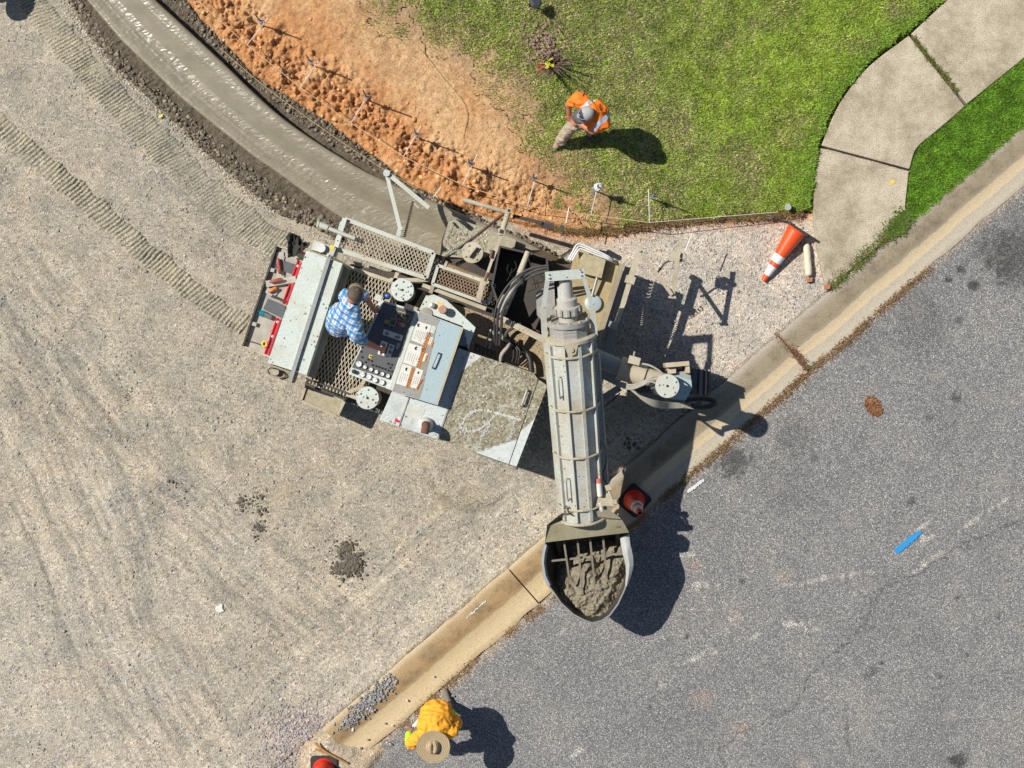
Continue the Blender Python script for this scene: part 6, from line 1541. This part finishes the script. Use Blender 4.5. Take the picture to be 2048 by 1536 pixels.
weeds_along([(1822, 74), (1838, 98), (1852, 116), (1868, 134), (1882, 150), (1895, 164), (1912, 188)], 700, 2.6, [(.10, .16, .03), (.14, .18, .03), BR1], [2, 2, 1.5], (.02, .06), 'weeds sprouting from the upper sidewalk joint', .10, 'weeds', .45)
weeds_along([(1552, 672), (1572, 692), (1590, 708), (1610, 735)], 700, 4.0, [BR1, (.30, .16, .12), BR3], [3, 2, 1], (.02, .06), 'reddish brown weeds in the joint of old curb', .055, 'dry_weeds', .3)
weeds_along([(1080, 448), (1150, 462), (1220, 462), (1300, 450), (1400, 438), (1500, 434), (1600, 428)], 2600, 4.0, [BR1, (.30, .18, .11), (.14, .20, .03)], [3, 3, 2], (.03, .08), 'ragged dead roots along the cut lawn edge', .10, 'roots', .3)
# leaf litter on the road
n = 420; rad = np.sqrt(RNG.random(n)); th = RNG.uniform(0, 6.28, n); lx = 1746 + rad * 15 * np.cos(th) + rad * 6 * np.sin(th); ly = 812 + rad * 20 * np.sin(th)
blades('leaf_litter', lx, ly, np.full(n, .025), RNG.uniform(.025, .045, n), RNG.uniform(.015, .025, n), pal(n, [(.33, .15, .06), (.40, .22, .10), (.20, .09, .04)], [3, 2, 2]), 'small pile of brown leaf litter on the asphalt', (1.5, 5))
n = 350; i = RNG.random(n); lx = 1500 + i * 340 + RNG.normal(0, 4, n); ly = curb_road_y(lx) + RNG.normal(2, 5, n)
blades('leaf_litter', lx, ly, np.full(n, .022), RNG.uniform(.02, .035, n), RNG.uniform(.012, .02, n), pal(n, [BR1, BR2, BR3], [3, 2, 2]), 'brown leaf litter caught along road edge of old curb', (1.5, 5))

# ---- loose stones on the crushed-stone ground
def stone_cols(n, dark=0.0):
    c = pal(n, [(.34, .30, .25), (.42, .36, .29), (.26, .25, .24), (.22, .235, .26), (.52, .48, .42), (.36, .25, .20)], [3, 3, 2, 2.2, 1.2, .8]); return c * (1 - dark)
def scatter(n, x0, x1, y0, y1, fn):
    x = RNG.uniform(x0, x1, n); y = RNG.uniform(y0, y1, n); k = RNG.random(n) < fn(x, y); return x[k], y[k]
def stones(name, x, y, r0, r1, label, dz=0.0, dark=0.0, cols=None, zf=None):
    X = (x - 1024) / S0; Y = (768 - y) / S0
    z = (gravel_z(x[None], y[None], X[None], Y[None])[0] if zf is None else zf(x, y)) + dz; r_ = r0 + (r1 - r0) * RNG.random(len(x)) ** 2.5
    return lumps(name, np.stack([X, Y, z + r_ * .25, r_, np.full(len(x), .65)], 1), M_STONE, label, cols=stone_cols(len(x), dark) if cols is None else cols)
off_machine = lambda x, y: ~((x > 560) & (x < 1230) & (y > 500) & (y < 930))
fn = lambda x, y: (y < curb_back_y(x) - 6) * (sdf(x, y, YARD) > 4) * (dist_poly(x, y, SPL) > 2) * np.where(inside(x, y, [tuple(p) for p in SPL] + [(900, 400), (300, -140)]), 0, 1) * off_machine(x, y) * (.12 + .88 * sstep(.45, .66, fbm(x / 70, y / 70, 4, 44)))
x, y = scatter(15000, -10, 1660, -10, 1546, fn); stones('loose_gravel', x, y, .006, .021, 'loose stones scattered over the crushed stone ground')
x, y = scatter(3400, 1225, 1650, 445, 790, lambda x, y: (y < curb_back_y(x) - 8) * (sdf(x, y, YARD) > 6) * .9); stones('loose_gravel', x, y, .006, .017, 'pale stones on the pad beside tipped cone', cols=pal(len(x), [(.50, .46, .40), (.42, .385, .34), (.30, .30, .30), (.58, .53, .45)], [3, 3, 1.5, 1]))
pile = [(783, 1340), (792, 1372), (762, 1402), (735, 1432), (700, 1455), (672, 1462), (690, 1430), (720, 1395), (752, 1362)]
x, y = scatter(4200, 660, 800, 1335, 1470, lambda x, y: sstep(6, -14, sdf(x, y, pile) + (fbm(x / 9, y / 9, 3, 750) - .5) * 24))
stones('gravel_pile', x, y, .009, .022, 'grey gravel spilled on lower end of old curb', cols=pal(len(x), [(.30, .295, .29), (.24, .245, .255), (.38, .36, .34)], [3, 3, 2]), zf=lambda x, y: .065 + .02 * RNG.random(len(x)))
x, y = scatter(5200, 470, 790, 1385, 1546, lambda x, y: np.exp(-(((x - 615) / 75) ** 2 + ((y - 1480) / 62) ** 2)) * 1.1 * (y > 1385))
stones('loose_gravel', x, y, .008, .020, 'coarse pinkish gravel around bottom cone and stick', cols=pal(len(x), [(.40, .33, .31), (.30, .29, .30), (.50, .44, .41), (.24, .25, .27)], [3, 3, 2, 2]))
rr = random.Random(31); wl_ = [(868, 1352), (770, 1445), (785, 1450), (706, 1458), (815, 1400), (905, 1390), (775, 1484), (781, 1487), (720, 1495), (735, 1478), (722, 1520)]
x = np.array([p[0] for p in wl_], float); y = np.array([p[1] for p in wl_], float); stones('loose_gravel', x, y, .015, .028, 'few pale stones strewn on curb near straw hat worker', cols=pal(len(x), [(.50, .48, .45)], [1]), zf=lambda x, y: np.full(len(x), .05))
# berm of small stones along the spill edge
p = smooth_path(SPL[:13], 3600) + RNG.normal(0, 4.5, (3600, 2)) + np.array([-5, 5]); k = (p[:, 0] > -20) & (p[:, 1] > -20)
stones('loose_gravel', p[k, 0], p[k, 1], .007, .019, 'stones rolled up along gutter-side spill of fresh curb', cols=pal(int(k.sum()), [(.42, .35, .24), (.33, .28, .20), (.30, .30, .29), (.50, .45, .36)], [3, 3, 2, 2]))

# ---- dark concrete splatters on the stone
M_SPLAT = plain('drying_concrete_splat', (.135, .115, .085), .85, 0, .4, 30, .6)
def splat(blobs, label, seed):
    rr = np.random.default_rng(seed); L = []
    for cx_, cy_, r_, n, s0, s1 in blobs:
        q = rr.normal(0, 1, (n, 2)) * r_; sz = s0 + (s1 - s0) * rr.random(n) ** 2 
        for (dx, dy), s_ in zip(q, sz): L.append(((cx_ + dx - 1024) / S0, (768 - cy_ - dy) / S0, .004, s_, .45))
    return lumps('concrete_splatter', L, M_SPLAT, label)
splat([(692, 1095, 7, 90, .012, .035), (702, 1125, 11, 170, .012, .036), (682, 1138, 9, 120, .012, .03), (712, 1135, 9, 70, .01, .03), (692, 1118, 24, 75, .006, .018)], 'large dark concrete splatter on the stone near old curb', 1)
splat([(480, 1001, 5, 14, .012, .036), (487, 1006, 4, 8, .015, .03), (484, 1015, 4, 7, .012, .032), (512, 1000, 8, 14, .008, .03), (522, 1024, 6, 8, .012, .034), (516, 1015, 9, 14, .006, .016), (505, 1008, 22, 26, .004, .011)], 'scattered dark concrete splatter with separate lumps', 2)
splat([(519, 1055, 5, 34, .012, .026), (510, 1072, 4, 8, .01, .024), (520, 1060, 14, 14, .005, .014)], 'small round dark concrete splatter below the scattered lumps', 3)
splat([(350, 962, 8, 9, .010, .026), (367, 1005, 6, 6, .008, .018), (375, 985, 8, 5, .006, .014)], 'few dark concrete drops at left of splatters', 4)
splat([(262, 795, 10, 34, .005, .014)], 'faint speckle of concrete drops among the tyre ruts', 5)
splat([(805, 400, 0.5, 3, .03, .05), (1265, 885, 9, 12, .012, .03), (1310, 930, 3, 5, .02, .03)], 'dark concrete drops on shaded ground beneath the conveyor', 6)
# clods on the clay bank
n = 9000; x = RNG.uniform(380, 1180, n); y = RNG.uniform(0, 465, n); d = -sdf(x, y, YARD); k = (d > 3) & (RNG.random(n) < np.exp(-((d - 45) / 55) ** 2)) & (signed_clay(x, y) < -15); x, y = x[k], y[k]
zz = np.array(yard_z(x[None], y[None], ((x - 1024) / S0)[None], ((768 - y) / S0)[None]))[0]
lumps('clay_clods', np.stack([(x - 1024) / S0, (768 - y) / S0, zz, .005 + .030 * RNG.random(len(x)) ** 6, np.full(len(x), .7)], 1), M_STONE, 'crumbled orange clay clods on the bank', cols=pal(len(x), [(.60, .29, .12), (.66, .40, .19), (.44, .20, .08)], [3, 2, 1.5]))

# crumbs of fresh concrete along both spill aprons
def crumbs(inner, outer, n, label, seed, h):
    rg = np.random.default_rng(seed); a = smooth_path(inner, 900); b = smooth_path(outer, 900); i = rg.integers(0, 900, n); t_ = 1.03 - .6 * rg.random(n) ** 2.4
    q = a[i] + (b - a)[i] * t_[:, None] + rg.normal(0, 2.0, (n, 2)); k = (q[:, 0] > -20) & (q[:, 1] > -20); q, t_ = q[k], t_[k]; n = len(q)
    z = h * (1 - sstep(.8, 1.05, t_)); r_ = .010 + .026 * rg.random(n) ** 2.2
    return lumps('concrete_crumbs', np.stack([(q[:, 0] - 1024) / S0, (768 - q[:, 1]) / S0, z + r_ * .2, r_, np.full(n, .8)], 1), M_STONE, label, cols=pal(n, [(.20, .165, .115), (.15, .122, .085), (.26, .218, .155)], [3, 3, 1.5]))
crumbs(NEW_L, SPL, 2600, 'crumbs of concrete along gutter side of fresh curb', 41, .075)
crumbs(NEW_R, SPR, 2000, 'crumbs of concrete between fresh curb and clay', 42, .055)

# dried cement clots on the hood panel and the mould, part of the machine
def clots(px, py, z, r0, r1, par, mat):
    n = len(px); off = root_loc(mach); pts = [P(a, b, z) - off for a, b in zip(px, py)]; r_ = r0 + (r1 - r0) * RNG.random(n) ** 3
    return lumps('dried_cement', np.stack([[p.x for p in pts], [p.y for p in pts], [p.z for p in pts], r_, np.full(n, .28)], 1), mat, None, kind='stuff', cols=pal(n, [(.42, .40, .32), (.30, .26, .17), (.22, .19, .12)], [3, 3, 2]), parent=par)
x = RNG.uniform(875, 1085, 2600); y = RNG.uniform(700, 930, 2600); k = inside(x, y, [(940, 708), (1066, 749), (1074, 760), (1040, 858), (960, 895), (882, 872)]) & (fbm(x / 16, y / 16, 3, 900) > .47)
clots(x[k], y[k], 1.626, .005, .020, h3, M_STONE)
x = RNG.uniform(880, 1030, 900); y = RNG.uniform(440, 515, 900); k = inside(x, y, [(897, 446), (935, 446), (980, 470), (975, 498), (930, 510), (884, 508)])
clots(x[k], y[k], .461, .006, .024, mould, M_STONE)
# ================================================================== PEOPLE
from mathutils import noise as mnoise
def blob(name, prims, voxel, mat, parent, smooth_it=4, folds=0.0):
    """one continuous surface grown from tapered capsules and ellipsoids (world space)"""
    m = MB()
    for p in prims:
        if p[0] == 'c':
            _, a, ra, b, rb = p; a = Vector(a); b = Vector(b); d = b - a; L = d.length
            if L < 1e-5: continue
            prof = [(-ra * math.cos(t_ * math.pi / 10), ra * math.sin(t_ * math.pi / 10)) for t_ in range(1, 6)] + [(L - rb * math.cos(t_ * math.pi / 10 + math.pi / 2) * 1.0 if False else L + rb * math.sin(t_ * math.pi / 10), rb * math.cos(t_ * math.pi / 10)) for t_ in range(0, 5)]
            m.lathe(a, d, prof, 26)
        else:
            _, c, (rx, ry, rz), rot = p; k = len(m.v); m.ball((0, 0, 0), 1.0, 26, 16, rx, ry, rz)
            m.v[k:] = [tuple(Vector(c) + rot @ Vector(v)) for v in m.v[k:]]
    o = mk(name, m.v, m.f, None)
    md = o.modifiers.new('r', 'REMESH'); md.mode = 'VOXEL'; md.voxel_size = voxel
    ms = o.modifiers.new('s', 'SMOOTH'); ms.factor = .5; ms.iterations = smooth_it
    dg = bpy.context.evaluated_depsgraph_get(); me = bpy.data.meshes.new_from_object(o.evaluated_get(dg))
    bpy.data.objects.remove(o)
    off = root_loc(parent); me.transform(Matrix.Translation(-off)); me.name = name
    if folds:
        nrm = [v.normal.copy() for v in me.vertices]
        for v, n_ in zip(me.vertices, nrm):
            p_ = v.co; q_ = Vector((p_.x * 7 + 1.5 * mnoise.noise(p_ * 6), p_.y * 13, p_.z * 9))
            v.co = p_ + n_ * folds * ((1 - 2 * abs(mnoise.noise(q_))) - .35 + .7 * mnoise.noise(p_ * 16))
    me.materials.clear(); me.materials.append(mat); me.polygons.foreach_set('use_smooth', [True] * len(me.polygons)); me.update()
    q = bpy.data.objects.new(name, me); COL.objects.link(q); q.parent = parent
    return q

def hand(wrist, d, n, side, curl=.7):
    """capsules of a palm, four fingers and a thumb; d: pointing direction, n: palm normal (curl side), side: +1/-1 thumb side"""
    w_ = Vector(wrist); d = Vector(d).normalized(); n = Vector(n); n = (n - d * n.dot(d)).normalized(); u = d.cross(n) * side
    pr = [('c', w_, .026, w_ + d * .035, .028)]
    for k in range(4): pr.append(('c', w_ + d * .03 + u * (.027 - .018 * k), .015, w_ + d * .088 + u * (.030 - .020 * k), .0135))
    for k, L in enumerate((.072, .080, .074, .058)):
        b = w_ + d * .09 + u * (.031 - .0205 * k); a1 = curl * .6; a2 = curl * 1.5
        m1 = b + (d * math.cos(a1) + n * math.sin(a1)) * L * .55; e = m1 + (d * math.cos(a2) + n * math.sin(a2)) * L * .5
        pr += [('c', b, .0105, m1, .0095), ('c', m1, .0095, e, .0080)]
    t0 = w_ + d * .03 + u * .028; t1 = t0 + (d * .6 + u * .7 + n * .25).normalized() * .042; t2 = t1 + (d * .85 + u * .15 + n * .4).normalized() * .034
    pr += [('c', t0, .015, t1, .0125), ('c', t1, .012, t2, .0095)]
    return pr

def rot_to(fwd, up):
    f = Vector(fwd).normalized(); u = Vector(up); s_ = f.cross(u).normalized(); u = s_.cross(f).normalized()
    return Matrix((s_, f, u)).transposed()     # columns: right, forward, up

def head(c, fwd, up):
    R = rot_to(fwd, up); c = Vector(c); P_ = lambda x, y, z: c + R @ Vector((x, y, z))
    return [('e', c, (.075, .095, .115), R), ('e', P_(0, .02, -.05), (.06, .07, .075), R), ('c', P_(0, .085, .0), .012, P_(0, .112, -.03), .016), ('e', P_(.078, .0, -.01), (.012, .02, .032), R), ('e', P_(-.078, 0, -.01), (.012, .02, .032), R),
            ('c', P_(-.03, .088, .028), .012, P_(.03, .088, .028), .012), ('c', P_(-.022, .088, -.058), .009, P_(.022, .088, -.058), .009)], R

def eyes(c, R, root):
    for s_ in (-1, 1): MB().ball(Vector(c) + R @ Vector((.032 * s_, .085, .008)), .011, 8, 6).build('eye', M_INK, root, True)

def skin(name, col):
    t = NT(name); c = t.mix(t.ramp(t.noise(18, 4), [(.35, 0.0), (.7, .5)]), col, (col[0] * .75, col[1] * .6, col[2] * .55)); return t.out(c, .5)
M_SKIN = skin('sunburnt_skin', (.50, .20, .12)); M_SKIN2 = skin('tanned_skin', (.28, .125, .075))

def fabric(name, col, var=.25, fold=.5, bands=None, axis=0.0):
    t = NT(name); c = t.mix(t.ramp(t.noise(7, 4), [(.35, 0.0), (.7, var)]), col, (col[0] * .7, col[1] * .55, col[2] * .5))
    if bands:
        x = t.sep(t.mapping(rot=(0, 0, axis)))[0]
        for ctr, half, bc in bands:
            d = t.math('ABSOLUTE', t.math('SUBTRACT', x, ctr)); k = t.math('LESS_THAN', d, half); c = t.mix(k, c, bc)
    return t.out(c, .75, t.bump(t.noise(25, 3, .55), fold * .4, .02))
def plaid():
    t = NT('blue_plaid_cotton'); s_ = t.sep(t.mapping(rot=(0, 0, math.radians(28)), scale=(1, 1, 1))); c = None
    def band(co, k, lo, hi, ph=0.0):
        f = t.math('FRACT', t.math('ADD', t.math('MULTIPLY', co, k), ph)); return t.math('MULTIPLY', t.math('GREATER_THAN', f, lo), t.math('LESS_THAN', f, hi))
    c = t.mix(0.0, (.50, .66, .72), (.5, .5, .5))
    yz = t.math('ADD', s_[1], t.math('MULTIPLY', s_[2], .6))
    for co in (s_[0], yz):
        c = t.mix(t.math('MULTIPLY', band(co, 10, .0, .40), .80), c, (.01, .17, .46))
        c = t.mix(t.math('MULTIPLY', band(co, 10, .66, .76), .55), c, (.35, .06, .07))
        c = t.mix(t.math('MULTIPLY', band(co, 10, .5, .58), .5), c, (.60, .58, .30))
    return t.out(c, .8, t.bump(t.noise(25, 3, .55), .3, .02))

def cap(root, c, fwd, up, crown, brim, name='cap', patch=None):
    R = rot_to(fwd, up); c = Vector(c); rings = []
    for k in range(7):
        th = math.pi / 2 * k / 6.4; rings.append([c + R @ Vector((.100 * math.cos(th) * math.cos(a * .2618), .120 * math.cos(th) * math.sin(a * .2618), .092 * math.sin(th) + .0)) for a in range(24)])
    o = MB().rings(rings, True, False, True).build(name, crown, root, True, 60)
    V_ = []
    for k in range(9):
        a = math.pi * (.12 + .76 * k / 8); V_ += [c + R @ Vector((.102 * math.cos(a), .112 * math.sin(a), .004)), c + R @ Vector((.106 * math.cos(a), .080 + .140 * math.sin(a), -.012 - .012 * abs(math.cos(a))))]
    b = MB().add(V_, [(2 * k, 2 * k + 1, 2 * k + 3, 2 * k + 2) for k in range(8)]).build('brim', brim, o, True, 80); s_ = b.modifiers.new('t', 'SOLIDIFY'); s_.thickness = .006
    MB().ball(c + R @ Vector((0, 0, .093)), .010, 8, 5).build('button', brim, o, True)
    if patch:
        V_ = []
        for k in range(9):
            a = math.pi * (.04 + .92 * k / 8)
            for th in (.06, .5, 1.0, 1.45): V_.append(c + R @ Vector((.1025 * math.cos(th) * math.cos(a), .1225 * math.cos(th) * math.sin(a), .0945 * math.sin(th))))
        MB().add(V_, [(4 * k + j, 4 * k + j + 1, 4 * k + j + 5, 4 * k + j + 4) for k in range(8) for j in range(3)]).build('front_panel', patch, o, True, 80)
        for s_ in (0, 1):
            pts = []
            for k in range(9):
                a = math.pi * (.40 + .2 * k / 8); th = .85 + (.25 * math.sin(math.pi * k / 8) if s_ == 0 else -.2 + .0 * k); pts.append(c + R @ Vector((.1045 * math.cos(th) * math.cos(a), .1245 * math.cos(th) * math.sin(a), .0965 * math.sin(th))))
            MB().tube(pts, .004, 5).build('emblem', M_PAPER, o)
    return o
I3 = Matrix.Identity(3)

# ---- operator at the console (on the deck, z = .96)
r = thing('person', 'operator in blue plaid shirt and dark cap working the control console', 'person', P(682, 640, .96))
hc = P(708, 592, 2.60); hp_, R = head(hc, (.25, .75, -.75), (.35, .45, .9))
nk = P(701, 612, 2.44); ch = P(692, 634, 2.22); pv = P(680, 645, 1.86)
ls, rs = P(692, 592, 2.34), P(712, 668, 2.32); le, re_ = P(728, 590, 2.12), P(728, 684, 2.10); lw, rw = P(746, 616, 1.90), P(761, 698, 1.90)
bd = hp_ + [('c', nk, .062, hc - Vector((0, 0, .05)), .055), ('c', nk, .070, ch, .16), ('c', ch, .17, pv, .165), ('c', nk, .065, ls, .065), ('c', nk, .065, rs, .065), ('c', ls, .062, le, .048), ('c', rs, .062, re_, .048), ('c', le, .047, lw, .030), ('c', re_, .047, rw, .030)]
bd += hand(lw, P(756, 624, 1.80) - lw, (0, 0, -1), 1, .5) + hand(rw, P(772, 702, 1.80) - rw, (0, 0, -1), -1, .9)
for a, b in (((676, 632), (670, 630)), ((686, 655), (676, 660))):
    hp2, kn, an = P(a[0], a[1], 1.82), P(a[0] + 6, a[1], 1.42), P(b[0], b[1], 1.05); bd += [('c', hp2, .10, kn, .07), ('c', kn, .068, an, .045), ('c', an, .05, an + Vector((.14, .03, -.04)), .035)]
blob('body', bd, .0075, M_SKIN, r); eyes(hc, R, r)
blob('shirt', [('c', nk - Vector((0, 0, .005)), .115, ch, .185), ('c', ch, .19, pv, .185), ('c', ch + Vector((-.05, 0, -.1)), .19, pv, .18), ('c', nk - Vector((0, 0, .015)), .108, ls, .092), ('c', nk - Vector((0, 0, .015)), .108, rs, .094), ('c', ls, .082, le, .068), ('c', rs, .086, re_ + (rs - re_) * .38, .078)], .008, plaid(), r, 3, .016)
tr = []
for a, b in (((676, 632), (670, 630)), ((686, 655), (676, 660))):
    hp2, kn, an = P(a[0], a[1], 1.84), P(a[0] + 6, a[1], 1.42), P(b[0], b[1], 1.08); tr += [('c', hp2, .125, kn, .088), ('c', kn, .086, an, .075)]
blob('trousers', tr + [('c', pv, .17, pv - Vector((0, 0, .06)), .165)], .012, fabric('dark_denim', (.03, .035, .05)), r)
for b in ((670, 630), (676, 660)):
    an = P(b[0], b[1], 1.0); blob('boot', [('c', an + Vector((0, 0, .1)), .06, an, .055), ('c', an, .052, an + Vector((.17, .03, -.005)), .045)], .012, plain('brown_boot', (.09, .055, .03), .7), r)
cp = cap(r, hc + R @ Vector((0, -.005, .035)), (.25, .75, -.75), (.35, .45, .9), fabric('dark_camo_cotton', (.10, .075, .055), .4, .2), fabric('khaki_cotton', (.30, .25, .15), .3, .2))
MB().tube([lw + Vector((.034 * math.cos(k * .5236), .012 * math.sin(k * .5236), .034 * math.sin(k * .5236))) for k in range(13)], .008, 6, caps=False).build('wrist_watch', plain('pale_blue_strap', (.30, .50, .75), .4), r, True)

# ---- worker in the orange vest on the lawn
g0 = .13
r = thing('person', 'worker in orange vest and grey cap standing on the lawn with hands joined', 'person', P(1150, 280, g0))
fw = Vector((-.79, -.50, 0)).normalized()
hc = P(1174, 228, 1.30); hp_, R = head(hc, (-.80, -.25, -.50), (-.45, -.1, .85))
nk = P(1185, 224, 1.22); ch = P(1190, 228, 1.08); pv = P(1194, 240, .84)
rs, ls = P(1158, 198, 1.20), P(1206, 246, 1.18); re_, le = P(1138, 209, .96), P(1186, 262, .95); rw, lw = P(1138, 229, .84), P(1157, 246, .84)
bd = hp_ + [('c', nk, .062, hc - Vector((0, 0, .05)), .055), ('c', nk, .070, ch, .15), ('c', ch, .155, pv, .145), ('c', nk, .065, rs, .062), ('c', nk, .065, ls, .062), ('c', rs, .062, re_, .050), ('c', ls, .062, le, .050), ('c', re_, .047, rw, .031), ('c', le, .047, lw, .031)]
bd += hand(rw, P(1140, 241, .78) - rw, (.5, -.2, -1), -1, .8) + hand(lw, P(1140, 239, .79) - lw, (0, .4, -1), 1, .6)
LEG1 = [P(1186, 238, .80), P(1146, 250, .62), P(1122, 281, g0 + .10), P(1112, 293, g0 + .04)]; LEG2 = [P(1198, 244, .80), P(1184, 256, .52), P(1181, 260, g0 + .10), P(1178, 274, g0 + .04)]
for L in (LEG1, LEG2): bd += [('c', L[0], .088, L[1], .065), ('c', L[1], .062, L[2], .043), ('c', L[2], .045, L[3], .035)]
blob('body', bd, .0075, M_SKIN, r); eyes(hc, R, r)
ax = math.atan2(-(247 - 197), (1206 - 1160)); nl = nk - Vector(P(1150, 280, g0)); s0 = nl.x * math.cos(ax) + nl.y * math.sin(ax)
M_VEST = fabric('fluorescent_orange', (.88, .20, .012), .18, .6, [(s0 - .115, .027, (.52, .53, .54)), (s0 + .175, .027, (.30, .42, .60))], -ax)
blob('vest', [('c', nk - Vector((0, 0, .005)), .115, ch, .18), ('c', ch, .18, pv, .175), ('c', ch + Vector((.03, -.02, -.03)), .165, pv, .15), ('c', nk - Vector((0, 0, .01)), .105, rs, .092), ('c', nk - Vector((0, 0, .01)), .105, ls, .092), ('c', rs, .082, rs + (re_ - rs) * .55, .074), ('c', ls, .082, ls + (le - ls) * .4, .076)], .008, M_VEST, r, 3, .017)
M_KHAKI = fabric('muddy_khaki', (.42, .36, .27), .5, .5)
blob('trousers', [p for L in (LEG1, LEG2) for p in (('c', L[0], .115, L[1], .085), ('c', L[1], .084, L[2] + Vector((0, 0, .03)), .072))] + [('c', pv - Vector((0, 0, .04)), .155, pv - Vector((0, 0, .08)), .15)], .009, M_KHAKI, r, 3, .012)
for L in (LEG1, LEG2):
    blob('boot', [('c', L[2] + Vector((0, 0, .05)), .058, L[2], .056), ('c', L[2] - Vector((0, 0, .045)), .05, L[3], .045)], .011, plain('muddy_boot', (.33, .29, .22), .85) if L is LEG1 else plain('dark_rubber_boot', (.06, .065, .075), .6), r)
cap(r, hc + R @ Vector((0, -.005, .035)), (-.80, -.25, -.50), (-.45, -.1, .85), fabric('light_grey_mesh', (.36, .36, .35), .2, .2), fabric('charcoal_cotton', (.10, .095, .10), .3, .2), 'cap', fabric('navy_cotton', (.035, .04, .075), .25, .2))

# ---- worker in the straw hat walking down the road
base3 = P(872, 1425, .02)
r = thing('person', 'worker in wide straw hat and orange shirt bending forward beside old curb', 'person', base3)
hc = P(867, 1484, .96); hp_, R = head(hc, (-.05, -.60, -.80), (0, -.75, .6))
nk = P(868, 1470, .98); ch = P(869, 1452, .94); pv = P(874, 1424, .82)
ls, rs = P(903, 1462, .94), P(838, 1474, .94); le, re_ = P(914, 1444, .74), P(821, 1488, .74); lw, rw = P(900, 1424, .60), P(818, 1468, .62)
bd = hp_ + [('c', nk, .06, hc - Vector((0, 0, .04)), .055), ('c', nk, .070, ch, .12), ('c', ch, .12, pv, .125), ('c', nk, .065, ls, .062), ('c', nk, .065, rs, .062), ('c', ls, .062, le, .048), ('c', rs, .062, re_, .048), ('c', le, .046, lw, .03), ('c', re_, .046, rw, .03)]
bd += hand(lw, P(893, 1412, .54) - lw, (-.6, 0, -.5), 1, .8) + hand(rw, P(818, 1457, .58) - rw, (.5, 0, -.6), -1, .9)
LEG1 = [P(884, 1424, .78), P(900, 1430, .46), P(899, 1411, .10), P(893, 1392, .05)]; LEG2 = [P(862, 1426, .78), P(858, 1440, .46), P(858, 1420, .10), P(856, 1436, .05)]
for L in (LEG1, LEG2): bd += [('c', L[0], .09, L[1], .065), ('c', L[1], .062, L[2], .043), ('c', L[2], .043, L[3], .034)]
blob('body', bd, .0075, M_SKIN2, r); eyes(hc, R, r)
M_OSHIRT = fabric('orange_yellow_cotton', (.90, .39, .025), .3, .8)
blob('shirt', [('c', nk, .095, ch, .15), ('e', ch, (.235, .20, .165), I3), ('e', (ch + pv) / 2, (.225, .19, .165), I3), ('e', pv, (.215, .16, .165), I3), ('c', nk - Vector((0, 0, .03)), .10, ls, .085), ('c', nk - Vector((0, 0, .03)), .10, rs, .085), ('c', ls, .082, le, .070), ('c', rs, .082, re_, .070), ('c', le, .068, le + (lw - le) * .35, .060), ('c', re_, .068, re_ + (rw - re_) * .35, .060)], .008, M_OSHIRT, r, 3, .020)
M_LIME = fabric('lime_cotton', (.42, .70, .03), .15, .5)
blob('cuff', [('c', le + (lw - le) * .30, .070, le + (lw - le) * .9, .058)], .009, M_LIME, r); blob('cuff', [('c', re_ + (rw - re_) * .30, .070, re_ + (rw - re_) * .9, .058)], .009, M_LIME, r)
blob('trousers', [p for L in (LEG1, LEG2) for p in (('c', L[0], .115, L[1], .085), ('c', L[1], .082, L[2] + Vector((0, 0, .03)), .066))], .011, fabric('slate_denim', (.05, .06, .08), .3), r)
for L in (LEG1, LEG2): blob('shoe', [('c', L[2] - Vector((0, 0, .02)), .052, L[3], .045), ('c', L[3], .047, L[3] + (L[3] - L[2]).normalized() * .07 * (1 if L is LEG2 else 1), .042)], .010, plain('tan_grey_shoe', (.20, .17, .13), .8), r)
MB().tube([P(890, 1414, .55), P(887, 1410, .52), P(886, 1405, .52)], [.025, .03, .018], 8).build('work_glove', plain('maroon_glove', (.22, .03, .04), .8), r, True)
t = NT('woven_straw'); x_ = t.sep(); hcl = hc - base3
rad_ = t.math('SQRT', t.math('ADD', t.math('POWER', t.math('SUBTRACT', x_[0], hcl.x), 2.0), t.math('POWER', t.math('SUBTRACT', x_[1], hcl.y), 2.0)))
rg = t.math('FRACT', t.math('MULTIPLY', rad_, 42.0)); cc = t.mix(t.ramp(rg, [(0, 0.0), (.5, 1.0), (1, 0.0)]), (.30, .21, .11), (.52, .41, .25)); cc = t.mix(t.ramp(t.noise(90, 3), [(.4, .5), (.55, 0)]), cc, (.26, .18, .09))
M_STRAW = t.out(cc, .8, t.bump(rg, .4, .006))
tilt = Vector((.05, -.16, 1)).normalized(); h0 = hc + Vector((.0, -.03, .115))
hat = MB().lathe(h0, tilt, [(.028, .222), (.012, .205), (.0, .165), (-.002, .125), (.004, .100), (.05, .094), (.09, .082), (.105, .062), (.098, .035), (.09, .012)], 40).build('straw_hat', M_STRAW, r, True, 80)
for v in hat.data.vertices:
    d_ = v.co - (h0 - base3); q = d_.dot(tilt)
    if q > .06: v.co.x -= d_.x * .30; v.co.z -= .03 * max(0, 1 - abs(d_.x) / .03) * (q > .085)
M_ = plain('brown_hat_band', (.14, .085, .05), .8)
MB().lathe(h0, tilt, [(.006, .102), (.026, .099)], 40, cap0=False, cap1=False).build('hat_band', M_, hat, True)
straw_worker = r
tag(MB().beam(P(819, 1461, .58), P(838, 1440, .55), .045, .012).build('marking_board', M_WHITE, loc=P(828, 1450, .56)), 'narrow white board held by the straw hat worker', 'board')

# the same figure again, out of frame: only its round hat's shadow reaches the top left corner
def copy_tree(o, parent=None):
    c = o.copy(); COL.objects.link(c); c.parent = parent
    for ch_ in list(o.children): copy_tree(ch_, c)
    return c
w2 = copy_tree(straw_worker)
w2.location = Vector(base3) + (P(-84, -44, 0) - Vector((hc.x, hc.y, 0)))
tag(w2, 'worker whose round hat shadow falls on stone at top left corner', 'person')
